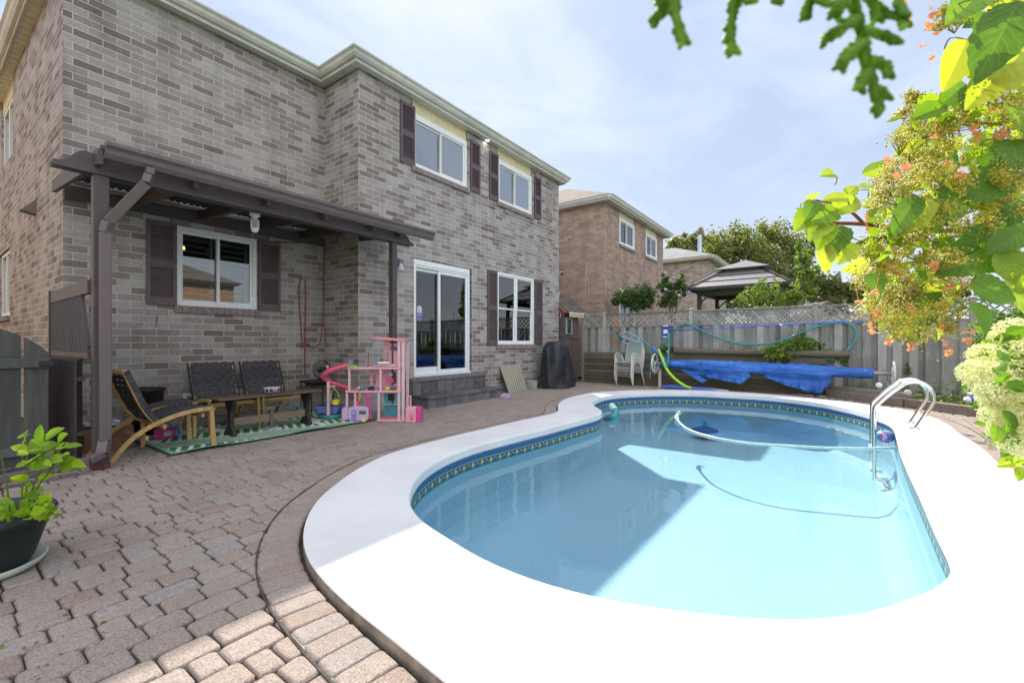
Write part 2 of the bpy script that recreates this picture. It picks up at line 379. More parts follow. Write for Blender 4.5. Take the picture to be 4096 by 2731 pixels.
# ================================================================ THE POOL AND THE GROUND
def resample(pts, step, closed=True):
    P = [Vector(p) for p in pts]; P = P + [P[0]] if closed else P
    L = [0]
    for a, b in zip(P, P[1:]): L.append(L[-1] + (b - a).length)
    n = max(8, int(L[-1] / step)); o = []; j = 0
    for i in range(n if closed else n + 1):
        d = L[-1] * i / n
        while j < len(L) - 2 and L[j+1] < d: j += 1
        t = (d - L[j]) / max(1e-9, L[j+1] - L[j]); o.append(P[j].lerp(P[j+1], t))
    return o
def smoothloop(pts, step=0.12, k=3):
    p = resample(pts, step)
    for _ in range(k): p = [(p[i-1] + p[i] * 2 + p[(i+1) % len(p)]) / 4 for i in range(len(p))]
    return p
def offs(p, d):
    n = len(p); o = []
    area = sum(p[i].x * p[(i+1) % n].y - p[(i+1) % n].x * p[i].y for i in range(n)); sg = 1 if area > 0 else -1
    for i in range(n):
        t = p[(i+1) % n] - p[i-1]; nn = Vector((t.y, -t.x, 0)).normalized() * sg; o.append(p[i] + nn * d)
    return o
def inside(x, y, poly):
    c = False; n = len(poly); j = n - 1
    for i in range(n):
        xi, yi = poly[i][0], poly[i][1]; xj, yj = poly[j][0], poly[j][1]
        if (yi > y) != (yj > y) and x < (xj - xi) * (y - yi) / (yj - yi) + xi: c = not c
        j = i
    return c
CZ = 0.045
PIN = [(1638,2006),(1638,1980),(1645,1952),(1665,1910),(1707,1869),(1778,1827),(1868,1791.7),(1957,1766.7),(2076,1738),(2195,1709.5),(2314,1678.6),(2385,1660.7),(2407,1651),(2410,1641),(2397,1633),(2377,1622),(2370.5,1613),(2373,1605),(2390,1594.5),(2419,1584.5),(2455,1578.8),(2506,1574),(2582,1570.4),(2659,1569),(2736,1569),(2800,1570.4),(2895,1575),(3023,1581.5),(3150,1592),(3300,1612),(3405,1634),(3486,1655),(3528,1668),(3560,1682),(3577,1700),(3586,1730),(3600,1785),(3630,1854),(3681,1956),(3745,2096),(3796,2191),(3812,2236),(3812,2268),(3790,2306),(3751,2341),(3681,2370),(3554,2417),(3427,2449),(3300,2465),(3172,2471.5),(3045,2468),(2918,2455.6),(2727,2436.5),(2600,2420.6),(2438,2392),(2264,2352),(2090,2298),(1916,2222),(1778,2137),(1701,2089),(1659,2047)]
POUT = [(1515,2508),(1400,2424),(1357,2376),(1280,2310),(1220,2221),(1208,2150),(1214,2096),(1238,2037),(1280,1983),(1339,1935.7),(1428,1872),(1532,1820),(1600,1797.6),(1715,1767.5),(1829,1737.7),(1944,1712),(2059,1685),(2166,1662),(2225,1650),(2233,1637),(2230,1618),(2243,1603),(2270,1591.5),(2315,1579),(2378,1568),(2455,1563.5),(2531,1560),(2633,1558.5),(2736,1558),(2938,1566),(3150,1581),(3300,1596.5),(3405,1608.8),(3510,1622.8),(3598,1633),(3686,1654),(3756,1677),(3802,1702),(3837,1731),(3896,1766.7),(3949,1805),(3987,1847)]
inner = [G(x, y, CZ) for x, y in PIN]
outer = [G(x, y, CZ) for x, y in POUT]
for d, r in [(3.0,3.95),(2.1,3.4),(1.4,2.9),(0.95,2.2),(0.75,1.5),(0.8,0.8),(1.05,0.25),(1.3,-0.05)]:
    q = FWD * d + RGT * r; outer.append(Vector((q.x, q.y, CZ)))
inner = smoothloop(inner, 0.10, 2); outer = smoothloop(outer, 0.12, 2)
def setz(p, z): return [Vector((q.x, q.y, z)) for q in p]
def cross_area(p): return sum(p[i].x * p[(i+1) % len(p)].y - p[(i+1) % len(p)].x * p[i].y for i in range(len(p)))
if cross_area(inner) < 0: inner.reverse()
if cross_area(outer) < 0: outer.reverse()
def loft(mb, loops, flip=False):
    n = len(loops[0]); vs = [p for l in loops for p in l]; fs = []
    for i in range(len(loops) - 1):
        for k in range(n):
            k2 = (k + 1) % n; f = (i*n+k, i*n+k2, (i+1)*n+k2, (i+1)*n+k); fs.append(f[::-1] if flip else f)
    return mb.add(vs, fs)
def polyfill(mb, loops, up=True):
    tris = tessellate_polygon([[Vector((p.x, p.y, 0)) for p in l] for l in loops]); vs = [p for l in loops for p in l]
    fs = []
    for a, b, c in tris:
        nz = (vs[b] - vs[a]).cross(vs[c] - vs[a]).z
        fs.append((a, b, c) if (nz > 0) == up else (a, c, b))
    return mb.add(vs, fs)
m, t, o = newmat('white_coping_paint')
v = coords(t, 'Object'); c = ramp(t, noise(t, v, 1.7, 5, 0.6), [(0.35, (0.67, 0.665, 0.665)), (0.65, (0.745, 0.74, 0.735))])
sp_ = ramp(t, noise(t, v, 55, 3, 0.7), [(0.29, (0.55, 0.53, 0.50)), (0.345, (1, 1, 1))]); c = mixc(t, 0.6, c, sp_, 'MULTIPLY')
sc2 = ramp(t, noise(t, v, 5, 6, 0.7), [(0.30, (0.80, 0.79, 0.77)), (0.42, (1, 1, 1))]); c = mixc(t, 0.5, c, sc2, 'MULTIPLY')
princ(t, o, c, 0.75, 0, 0.25, bumpn(t, noise(t, v, 90, 4, 0.6), 0.25, 0.004)); COPM = m
mb = MB(); top_in = offs(inner, 0.015)
polyfill(mb, [offs(outer, -0.008), top_in])
loft(mb, [top_in, setz(offs(inner, 0.004), CZ - 0.008), setz(inner, CZ - 0.02), setz(inner, CZ - 0.085), setz(offs(inner, 0.03), CZ - 0.09)], True)
loft(mb, [setz(outer, CZ - 0.009), setz(offs(outer, -0.002), CZ - 0.003), setz(offs(outer, -0.008), CZ)], False)
struct(mb.build('pool_coping', COPM))
mb = MB(); loft(mb, [setz(outer, -0.04), setz(offs(outer, 0.001), 0.0), setz(offs(outer, -0.004), CZ - 0.010)], False)
struct(mb.build('coping_edge', pm('dirty_coping_edge', (0.30, 0.25, 0.20), .9, .3, 9, .4, 80)))
# basin with a printed liner
WATER_Z = -0.17
def floorz(x, y): return -0.74 - 0.01 * max(0, x - 1.0)
wl_ = offs(inner, 0.02)
def L2(d, zf): return [Vector((q.x, q.y, zf(q))) for q in offs(wl_, d)]
loops = [setz(wl_, CZ - 0.088), setz(wl_, -0.22), L2(0, lambda q: floorz(q.x, q.y) + 0.22), L2(-0.03, lambda q: floorz(q.x, q.y) + 0.10), L2(-0.10, lambda q: floorz(q.x, q.y) + 0.03), L2(-0.2, lambda q: floorz(q.x, q.y))]
mb = MB(); n = len(wl_)
vs = []; uvs = []; arc = [0]
for i in range(n): arc.append(arc[-1] + (wl_[(i+1) % n] - wl_[i]).length)
for l in loops:
    for k in range(n + 1): q = l[k % n]; vs.append(q); uvs.append((arc[k], q.z))
fs = []
for i in range(len(loops) - 1):
    for k in range(n): fs.append(((i+1)*(n+1)+k, (i+1)*(n+1)+k+1, i*(n+1)+k+1, i*(n+1)+k))
mb.add(vs, fs); b0 = len(mb.v); polyfill(mb, [loops[-1]]); uvs += [(p.x, p.z) for p in loops[-1]]
m, t, o = newmat('pool_liner')
u = t.nodes.new('ShaderNodeUVMap'); su = t.nodes.new('ShaderNodeSeparateXYZ'); t.links.new(u.outputs[0], su.inputs[0])
s_, z_ = su.outputs[0], su.outputs[1]; g = t.nodes.new('ShaderNodeNewGeometry')
spk = noise(t, g.outputs['Position'], 70, 3, 0.8)
plain = ramp(t, spk, [(0.3, (0.34, 0.54, 0.67)), (0.5, (0.45, 0.655, 0.755)), (0.7, (0.53, 0.72, 0.79))])
dspk = ramp(t, spk, [(0.4, (0.02, 0.07, 0.20)), (0.6, (0.22, 0.38, 0.60))])
def fr(x, p): return math_(t, 'FRACT', math_(t, 'DIVIDE', x, p))
sq = math_(t, 'GREATER_THAN', fr(s_, 0.05), 0.08)
dark = mixc(t, sq, (0.01, 0.05, 0.12), (0.03, 0.12, 0.25))
P_ = 0.15; f_ = fr(s_, P_); dd = math_(t, 'MULTIPLY', math_(t, 'ABSOLUTE', math_(t, 'SUBTRACT', f_, 0.5)), P_)      # 0 at the diamond
zc = math_(t, 'ABSOLUTE', math_(t, 'SUBTRACT', z_, -0.163)); dia = math_(t, 'LESS_THAN', math_(t, 'ADD', math_(t, 'DIVIDE', dd, 0.028), math_(t, 'DIVIDE', zc, 0.033)), 1.0)
tt = math_(t, 'SUBTRACT', P_ / 2, dd); zr = math_(t, 'DIVIDE', math_(t, 'SUBTRACT', -0.130, z_), 0.068)
tri = math_(t, 'LESS_THAN', tt, math_(t, 'MULTIPLY', zr, 0.062)); tri2 = math_(t, 'LESS_THAN', tt, math_(t, 'SUBTRACT', math_(t, 'MULTIPLY', zr, 0.062), 0.016))
pat = mixc(t, tri, (0.09, 0.085, 0.055), (0.10, 0.30, 0.42)); pat = mixc(t, tri2, pat, (0.03, 0.14, 0.26)); pat = mixc(t, dia, pat, (0.46, 0.46, 0.20))
def below(z): return math_(t, 'LESS_THAN', z_, z)
c = mixc(t, below(-0.065), dspk, dark); c = mixc(t, below(-0.115), c, (0.12, 0.30, 0.45)); c = mixc(t, below(-0.128), c, pat)
c = mixc(t, below(-0.198), c, (0.20, 0.50, 0.42)); c = mixc(t, below(-0.212), c, plain)
princ(t, o, c, 0.45, 0, 0.3); LINER = m
struct(mb.build('pool_basin', LINER, uv=uvs))
m, t, o = newmat('pool_water')
tr = t.nodes.new('ShaderNodeBsdfTransparent'); tr.inputs[0].default_value = (0.82, 0.93, 0.975, 1)
gl = t.nodes.new('ShaderNodeBsdfGlossy'); gl.inputs['Roughness'].default_value = 0.01
frn = t.nodes.new('ShaderNodeFresnel'); frn.inputs[0].default_value = 1.33
v = coords(t, 'Object'); h = math_(t, 'ADD', noise(t, v, 1.6, 2, 0.4), math_(t, 'MULTIPLY', noise(t, v, 7, 2, 0.5), 0.25))
bn = bumpn(t, h, 0.18, 0.02); t.links.new(bn, gl.inputs['Normal']); t.links.new(bn, frn.inputs['Normal'])
ms = t.nodes.new('ShaderNodeMixShader'); t.links.new(frn.outputs[0], ms.inputs[0]); t.links.new(tr.outputs[0], ms.inputs[1]); t.links.new(gl.outputs[0], ms.inputs[2]); t.links.new(ms.outputs[0], o.inputs[0])
WATERM = m
mb = MB(); polyfill(mb, [setz(offs(inner, 0.03), WATER_Z)]); struct(mb.build('water', WATERM))

# ground sheet with the basin cut out
GROUND = pm('lawn_ground', (0.075, 0.10, 0.04), 0.95, 0.3, 3, 0.4, 40)
big = [Vector((-300, -300, -0.06)), Vector((600, -300, -0.06)), Vector((600, 500, -0.06)), Vector((-300, 500, -0.06))]
mb = MB(); polyfill(mb, [big, setz(offs(inner, 0.06), -0.06)]); struct(mb.build('ground', GROUND))
m, t, o = newmat('joint_sand')
v = coords(t, 'Object'); c = ramp(t, noise(t, v, 14, 6, 0.7), [(0.35, (0.05, 0.045, 0.04)), (0.6, (0.12, 0.105, 0.09)), (0.72, (0.05, 0.08, 0.03))])
princ(t, o, c, 0.95, 0, 0.1, bumpn(t, noise(t, v, 200, 3), 0.5, 0.01)); SAND = m
pat_poly = [Vector(p) for p in [(-1.4, -4.5, -0.022), (7.0, -4.6, -0.02), (9.75, -1.95, -0.02), (11.5, -0.15, -0.02), (11.8, 1.0, -0.02), (11.8, 6.9, -0.022), (-1.1, 7.29, -0.02), (-1.4, 7.29, -0.02)]]
mb = MB(); polyfill(mb, [pat_poly, setz(offs(outer, -0.05), -0.02)]); struct(mb.build('patio_bed', SAND))
# cobble pavers, every stone with its own rounded outline
m, t, o = newmat('cobble_paver')
v = coords(t, 'Object'); r = attr(t); n1 = noise(t, v, 120, 4, 0.85); n2 = noise(t, v, 2.2, 4); n3 = noise(t, v, 30, 4, 0.7)
base = ramp(t, r, [(0.0, (0.36, 0.275, 0.225)), (0.35, (0.40, 0.32, 0.27)), (0.7, (0.42, 0.35, 0.305)), (1.0, (0.39, 0.345, 0.315))], 'LINEAR')
c = mixc(t, 0.8, base, ramp(t, n1, [(0.36, (0.42, 0.40, 0.39)), (0.5, (0.95, 0.95, 0.95)), (0.62, (1.0, 1.0, 1.0))]), 'MULTIPLY')
c = mixc(t, ramp(t, n1, [(0.60, (0, 0, 0)), (0.66, (0.8, 0.8, 0.8))]), c, (0.66, 0.64, 0.61))
c = mixc(t, 0.8, c, ramp(t, n2, [(0.3, (0.78, 0.78, 0.79)), (0.7, (1.0, 1.0, 1.0))]), 'MULTIPLY')
c = mixc(t, 0.5, c, ramp(t, n3, [(0.3, (0.72, 0.72, 0.72)), (0.6, (1.0, 1.0, 1.0))]), 'MULTIPLY')
princ(t, o, c, 0.92, 0, 0.15, bumpn(t, math_(t, 'ADD', n1, math_(t, 'MULTIPLY', n3, 1.5)), 0.55, 0.006)); PAVER = m
def paver(mb, cx, cy, wx, wy, rot=0.0, z=0.0, gap=0.0036, near=True):
    hx, hy = wx / 2 - gap, wy / 2 - gap; q = min(hx, hy) * 0.33; ca, sa = math.cos(rot), math.sin(rot)
    cor = [(hx, hy), (-hx, hy), (-hx, -hy), (hx, -hy)]; o_ = []
    for i, (x, y) in enumerate(cor):
        sx, sy = math.copysign(1, x), math.copysign(1, y); j = random.uniform(-0.003, 0.003)
        a = [(x + j, y - sy * q), (x - sx * q * 0.28, y - sy * q * 0.28), (x - sx * q, y + j)]
        if i in (1, 3): a.reverse()
        o_ += a
    def ring(k, dz, tl=(0, 0)):
        return [(cx + (x * k) * ca - (y * k) * sa, cy + (x * k) * sa + (y * k) * ca, z + dz + x * tl[0] + y * tl[1]) for x, y in o_]
    tl = (random.uniform(-0.012, 0.012), random.uniform(-0.012, 0.012)); m_ = len(o_)
    kx = 1 - 0.0075 / min(hx, hy)
    rings = [ring(1.0, -0.035, tl), ring(1.0, -0.010, tl), ring(1 - (1-kx) * 0.5, -0.0038, tl), ring(kx, -0.0008, tl), ring(kx - 0.2, 0.0, tl)] if True else [ring(1.0, -0.03), ring(0.985, -0.008, tl), ring(kx - 0.04, 0.0, tl)]
    vs = [p for r_ in rings for p in r_]; fs = []
    for i in range(len(rings) - 1):
        for k in range(m_): k2 = (k+1) % m_; fs.append((i*m_+k, i*m_+k2, (i+1)*m_+k2, (i+1)*m_+k))
    fs.append(tuple((len(rings)-1)*m_ + k for k in range(m_))); mb.add(vs, fs, min(1, max(0, random.gauss(0.55, 0.22))))
edge = offs(outer, 0.150); mb = MB(); random.seed(3)
y = -4.6
while y < 7.25:
    wy = random.choice([0.128, 0.138, 0.145]); x = -1.4 + random.uniform(0, .15)
    while x < 11.75:
        wx = random.choice([0.10, 0.13, 0.15, 0.17, 0.175, 0.205]); cx, cy = x + wx/2, y + wy/2
        ok = not inside(cx, cy, edge) and inside(cx, cy, pat_poly) and not (cx > 4.42 and cy > 6.3) and not (cx < 1.0 and cy > 6.4)
        if ok and Vector((cx, cy, 0)).dot(FWD) > -0.6:
            dist = math.hypot(cx, cy); wob = 0.010 * math.sin(cx * 2.1 + cy) + 0.006 * math.sin(cx * 5.3)
            paver(mb, cx, cy + wob, wx, wy + random.uniform(-.004, .002), random.uniform(-0.02, 0.02), random.uniform(-0.004, 0.0015), near=dist < 5)
        x += wx
    y += wy
ringl = resample(offs(outer, 0.12), 0.118); nn = len(ringl)
for i in range(nn):
    p = ringl[i]; tdir = ringl[(i+1) % nn] - ringl[i-1]
    if p.dot(FWD) < 0.2 and p.dot(RGT) > -1: continue
    paver(mb, p.x, p.y, 0.124, 0.205, math.atan2(tdir.y, tdir.x), 0.007, near=p.length < 5)
struct(mb.build('patio', PAVER))
mb = MB(); a_, b_ = offs(outer, 0.2215), offs(outer, 0.231); loft(mb, [setz(a_, -0.02), setz(a_, 0.0035), setz(b_, 0.0035), setz(b_, -0.02)]); struct(mb.build('paving_joint', SAND))

# ================================================================ THE HOUSE
def wall(mb, ax, at, a0, a1, z0, z1, holes=(), depth=0.11, out=-1, reveal=True):
    """ax 'y': plane y=at running along x; ax 'x': plane x=at running along y. out: side the outside is on"""
    A = sorted({a0, a1, *[h[0] for h in holes], *[h[1] for h in holes]}); Z = sorted({z0, z1, *[h[2] for h in holes], *[h[3] for h in holes]})
    def P(a, d, z): return (a, at - out * d, z) if ax == 'y' else (at - out * d, a, z)
    for i in range(len(A) - 1):
        for j in range(len(Z) - 1):
            ca, cz = (A[i] + A[i+1]) / 2, (Z[j] + Z[j+1]) / 2
            if any(h[0] < ca < h[1] and h[2] < cz < h[3] for h in holes): continue
            mb.add([P(A[i], 0, Z[j]), P(A[i+1], 0, Z[j]), P(A[i+1], 0, Z[j+1]), P(A[i], 0, Z[j+1])], [(0, 1, 2, 3)])
    if reveal:
        for (h0, h1, y0, y1) in [h[:4] for h in holes]:
            mb.add([P(h0, 0, y0), P(h1, 0, y0), P(h1, 0, y1), P(h0, 0, y1), P(h0, depth, y0), P(h1, depth, y0), P(h1, depth, y1), P(h0, depth, y1)],
                   [(0, 1, 5, 4), (1, 2, 6, 5), (2, 3, 7, 6), (3, 0, 4, 7)])
def louvre_shutter(parent, x0, x1, z0, z1, y, label=None):
    mb = MB(); f = 0.045; yb = y - 0.006; yf = y - 0.034
    mb.box(x0, yf, z0, x0 + f, yb, z1); mb.box(x1 - f, yf, z0, x1, yb, z1)
    zm = (z0 + z1) / 2; rails = [(z0, z0 + 0.11), (zm - 0.055, zm + 0.055), (z1 - 0.06, z1)]
    for a, b in rails: mb.box(x0 + f, yf + 0.003, a, x1 - f, yb, b)
    mb.box(x0 + f, yb - 0.006, z0 + 0.02, x1 - f, yb - 0.001, z1 - 0.02)
    for (a, b) in ((rails[0][1], rails[1][0]), (rails[1][1], rails[2][0])):
        n = int((b - a) / 0.034)
        for k in range(n):
            z = a + (k + 0.5) * (b - a) / n
            mb.hexa([(x0+f, yf+0.004, z-0.013), (x1-f, yf+0.004, z-0.013), (x1-f, yb-0.006, z+0.004), (x0+f, yb-0.006, z+0.004)],
                    [(x0+f, yf+0.004, z-0.008), (x1-f, yf+0.004, z-0.008), (x1-f, yb-0.006, z+0.011), (x0+f, yb-0.006, z+0.011)])
    o = mb.build('shutter', SHUTT, parent)
    if label: o['label'] = label
    return o
def room(mb, x0, x1, z0, z1, y, d=0.9):
    mb.add([(x0, y, z0), (x1, y, z0), (x1, y, z1), (x0, y, z1), (x0, y+d, z0), (x1, y+d, z0), (x1, y+d, z1), (x0, y+d, z1)],
           [(0, 4, 5, 1), (1, 5, 6, 2), (2, 6, 7, 3), (3, 7, 4, 0), (4, 7, 6, 5)])
def window(parent, x0, x1, z0, z1, y, kind='slider', glass=None, head=0.0, curtain=None, blind=None, name='window', fw=0.055):
    """vinyl window in a wall facing -Y; y is the wall plane"""
    glass = glass or GLASS; mb = MB(); yo = y - 0.012; yi = y + 0.09
    mb.box(x0, yo, z1 - fw - head, x1, yi, z1); mb.box(x0, yo, z0, x1, yi, z0 + fw)
    mb.box(x0, yo, z0 + fw, x0 + fw, yi, z1 - fw - head); mb.box(x1 - fw, yo, z0 + fw, x1, yi, z1 - fw - head)
    ix0, ix1, iz0, iz1 = x0 + fw, x1 - fw, z0 + fw, z1 - fw - head; xm = (ix0 + ix1) / 2; s = 0.035
    def sash(a, b, c_, d_, yy):
        mb.box(a, yy, d_ - s, b, yy + 0.03, d_); mb.box(a, yy, c_, b, yy + 0.03, c_ + s); mb.box(a, yy, c_ + s, a + s, yy + 0.03, d_ - s); mb.box(b - s, yy, c_ + s, b, yy + 0.03, d_ - s)
    panes = []
    if kind == 'slider':
        sash(ix0, xm + s/2, iz0, iz1, y + 0.045); sash(xm - s/2, ix1, iz0, iz1, y + 0.010)
        panes = [(ix0 + s, xm - s/2, iz0 + s, iz1 - s, y + 0.058), (xm + s/2, ix1 - s, iz0 + s, iz1 - s, y + 0.024)]
    elif kind == 'hung':
        mb.box(xm - 0.035, y - 0.002, iz0, xm + 0.035, y + 0.06, iz1); zmid = lerp(iz0, iz1, 0.5)
        for a, b in ((ix0, xm - 0.035), (xm + 0.035, ix1)):
            sash(a, b, iz0, zmid + 0.02, y + 0.035); sash(a, b, zmid - 0.015, iz1, y + 0.008)
            panes += [(a + s, b - s, iz0 + s, zmid - 0.02, y + 0.048), (a + s, b - s, zmid + 0.02, iz1 - s, y + 0.02)]
    o = mb.build(name, WHITE, parent, bev=0.003)
    for (a, b, c_, d_, yy) in panes:
        MB().box(a - 0.004, yy, c_ - 0.004, b + 0.004, yy + 0.006, d_ + 0.004).build('pane', glass, o)
    mb = MB(); room(mb, x0 + 0.01, x1 - 0.01, z0 + 0.01, z1 - 0.01, y + 0.095, 1.3); mb.build('room_interior', DARKROOM, o)
    if curtain:
        for (a, b) in curtain:
            mb = MB(); n = 40; vs = []; 
            for k in range(n + 1):
                xx = lerp(a, b, k / n); yy = y + 0.125 + 0.018 * math.sin(k * 1.15) + 0.01 * math.sin(k * 2.7)
                vs += [(xx, yy, iz0), (xx, yy, iz1)]
            mb.add(vs, [(2*k, 2*k+2, 2*k+3, 2*k+1) for k in range(n)]); mb.build('curtain', CURT, o, smooth=True)
    if blind:
        mb = MB(); z = iz0 + 0.05
        for (a, b) in ((ix0 + 0.02, xm - 0.03), (xm + 0.03, ix1 - 0.02)):
            z = iz0 + 0.04
            while z < iz1 - 0.03:
                mb.hexa([(a+.03, y+0.13, z-0.008), (b-.03, y+0.13, z-0.008), (b-.03, y+0.185, z+0.022), (a+.03, y+0.185, z+0.022)], [(a+.03, y+0.13, z), (b-.03, y+0.13, z), (b-.03, y+0.185, z+0.030), (a+.03, y+0.185, z+0.030)]); z += 0.085
            mb.box(a, y+0.13, iz0, a+0.03, y+0.17, iz1); mb.box(b-0.03, y+0.13, iz0, b, y+0.17, iz1)
        mb.build('louvre_blind', LOUV, o)
    return o
def brick_sill(parent, x0, x1, z, y, m=None):
    mb = MB(); n = max(3, int((x1 - x0) / 0.085)); 
    for k in range(n):
        a, b = lerp(x0, x1, k / n), lerp(x0, x1, (k + 1) / n); j = random.uniform(0, 0.004)
        mb.box(a + 0.003, y - 0.045 - j, z - 0.095, b - 0.003, y + 0.02, z - j)
    mb.box(x0, y - 0.035, z - 0.09, x1, y + 0.02, z - 0.006, r=0.9)
    return mb.build('sill', m or SILLM, parent, bev=0.004)
SILLM = pm('sill_brick', (0.27, 0.225, 0.205), 0.9, 0.15, 25, 0.4, 150, rv=0.12)
def gutter(parent, pts, zb, name='gutter', h=0.125, w=0.115, m=None):
    """ogee gutter hung in front of a fascia along an outline of (x, y); outside is to the right of travel"""
    pts = [Vector((p[0], p[1], 0)) for p in pts]; prof = [(0, 0), (0.35*w, 0), (0.62*w, 0.035), (0.72*w, 0.075), (w, 0.10), (w, h), (0.90*w, h), (0.88*w, 0.095), (0.3*w, 0.012), (0, 0.012)]
    nrm = []
    for i in range(len(pts) - 1):
        d = (pts[i+1] - pts[i]).normalized(); nrm.append(Vector((d.y, -d.x, 0)))
    mb = MB(); rows = []
    for i, p in enumerate(pts):
        if i == 0: mv = nrm[0]
        elif i == len(pts) - 1: mv = nrm[-1]
        else: mv = (nrm[i-1] + nrm[i]) / (1 + nrm[i-1].dot(nrm[i]))
        rows.append([(p.x + mv.x * a, p.y + mv.y * a, zb + b) for a, b in prof])
    k = len(prof); vs = [q for r_ in rows for q in r_]; fs = []
    for i in range(len(rows) - 1):
        for j in range(k): fs.append((i*k+j, i*k+(j+1) % k, (i+1)*k+(j+1) % k, (i+1)*k+j))
    fs.append(tuple(range(k))); fs.append(tuple((len(rows)-1)*k + j for j in range(k-1, -1, -1)))
    mb.add(vs, fs); return mb.build(name, m or GUTT, parent)

EZ = 5.64
house = thing('brick_house', 'big two storey grey brown brick house with plum shutters beside the patio', 'house', (1.124, 7.29, 0))
XL, XI, XR, YF, YB = 1.124, 4.405, 10.92, 6.30, 7.29
YEND = 17.5
h_up1 = (5.56, 7.06, 4.40, EZ + .02); h_up2 = (8.11, 9.54, 4.40, EZ + .02); h_door = (5.58, 7.21, 0.50, 2.72); h_low = (8.08, 9.65, 1.10, 2.79)
h_left = (2.225, 3.27, 1.655, 2.755); h_bas = (2.30, 3.08, 0.10, 0.45)
s_win1 = (11.55, 12.9, 1.62, 2.80); s_win2 = (11.2, 12.6, 4.35, EZ + .02)
mb = MB()
wall(mb, 'y', YF, XI, XR, 0.22, EZ + .02, [h_up1, h_up2, h_door, h_low])
wall(mb, 'y', YB, XL, XI, 0.26, EZ + .02, [h_left, (h_bas[0], h_bas[1], 0.26, h_bas[3])])
wall(mb, 'x', XI, YF, YB, 0.22, EZ + .02)
wall(mb, 'x', XL, YB, YEND, 0.26, EZ + .02, [s_win1, s_win2])
wall(mb, 'x', XR, YF, YEND, 0.22, EZ + .02, out=1)
wall(mb, 'y', YEND, XL, XR, 0, EZ + .02, out=1)
mb.build('wall', BRICK, house)
mb = MB()
wall(mb, 'y', YF + 0.012, XI + .012, XR - .012, -.02, 0.22, [(5.58, 7.21, 0.1, 0.22)], reveal=False); wall(mb, 'y', YB + 0.012, XL + .012, XI + .012, -.02, 0.26, [h_bas[:2] + (0.1, 0.26)]); wall(mb, 'x', XI + .012, YF + .012, YB + .012, -.02, 0.22)
wall(mb, 'x', XL + .012, YB + .012, YEND, -.02, 0.26); wall(mb, 'x', XR - .012, YF + .012, YEND, -.02, 0.22, out=1)
mb.build('foundation', CONC, house)
for nm, hh in (('a', h_up1), ('b', h_up2)):
    mb = MB().box(hh[0] + .001, YF + 0.03, 5.395, hh[1] - .001, YF + 0.08, EZ + 0.015); mb.build('stucco_panel', STUCCO, house)
window(house, h_up1[0]+.004, h_up1[1]-.02, 4.405, 5.392, YF, 'slider', GLASSU, head=0.04, curtain=[(6.33, 6.98)], fw=0.065)
window(house, h_up2[0]+.004, h_up2[1]-.02, 4.405, 5.392, YF, 'slider', GLASSU, head=0.04, curtain=[(8.85, 9.42), (8.2, 8.75)], fw=0.065)
window(house, h_low[0]+.003, h_low[1]-.03, 1.104, 2.785, YF, 'hung', blind=True)
wleft = window(house, h_left[0]+.003, h_left[1]-.003, 1.659, 2.751, YB, 'slider', blind=True)
window(house, h_bas[0]+.003, h_bas[1]-.003, 0.103, 0.447, YB, 'slider', fw=0.04, name='basement_window')
brick_sill(house, 5.53, 7.12, 4.402, YF); brick_sill(house, 8.07, 9.60, 4.402, YF); brick_sill(house, 8.05, 9.72, 1.10, YF); brick_sill(house, 2.20, 3.32, 1.655, YB)
for (a, b, c_, d_, lab) in [(5.262, 5.60, 4.39, 5.49, 'shutter left of the upstairs window nearest the roof corner'), (7.15, 7.465, 4.39, 5.475, 'shutter right of the upstairs window nearest the roof corner'), (7.79, 8.115, 4.385, 5.47, 'shutter left of the far upstairs window'), (9.645, 9.96, 4.385, 5.465, 'shutter right of the far upstairs window'),
                        (7.73, 8.075, 1.10, 2.785, 'tall shutter between the glass door and the ground floor window'), (9.675, 10.02, 1.10, 2.78, 'tall shutter right of the ground floor window above the covered barbecue')]:
    louvre_shutter(house, a, b, c_, d_, YF, lab)
louvre_shutter(house, 1.893, 2.226, 1.65, 2.765, YB, 'shutter under the porch roof beside the brown post'); louvre_shutter(house, 3.29, 3.626, 1.65, 2.752, YB, 'shutter under the porch roof right of the window')
# sliding glass door
x0, x1, z0, z1 = 5.585, 7.13, 0.505, 2.70; mb = MB(); yo, yi = YF - 0.012, YF + 0.095
mb.box(x0, yo, z1 - 0.10, x1, yi, z1); mb.box(x0, yo - 0.015, z0, x1 + .03, yi, z0 + 0.045); mb.box(x0, yo, z0 + 0.045, x0 + 0.05, yi, z1 - 0.10); mb.box(x1 - 0.05, yo, z0 + 0.045, x1, yi, z1 - 0.10)
mb.box(x0 + .05, yo + 0.012, z1 - 0.14, x1 - .05, yi, z1 - 0.102)
xm = 6.27
for (a, b, yy, bt) in ((x0 + 0.05, xm + 0.035, YF + 0.055, 0.13), (xm - 0.035, x1 - 0.05, YF + 0.012, 0.07)):
    mb.box(a, yy, z1 - 0.14 - 0.06, b, yy + 0.035, z1 - 0.142); mb.box(a, yy, z0 + 0.046, b, yy + 0.035, z0 + 0.046 + bt); mb.box(a, yy, z0 + .046 + bt, a + 0.055, yy + 0.035, z1 - 0.2); mb.box(b - 0.055, yy, z0 + .046 + bt, b, yy + 0.035, z1 - 0.2)
dr = mb.build('sliding_door', WHITE, house, bev=0.003)
MB().box(x0 + .10, YF + .07, z0 + .17, xm - .01, YF + .076, z1 - .19).build('pane', GLASS, dr); MB().box(xm + .015, YF + .027, z0 + .11, x1 - .10, YF + .033, z1 - .19).build('pane', GLASS, dr)
mb = MB(); room(mb, x0 + .01, x1 - .01, z0 + .01, z1 - .01, YF + .10, 2.2); mb.build('room_interior', DARKROOM, dr)
mb = MB(); n = 46; vs = []
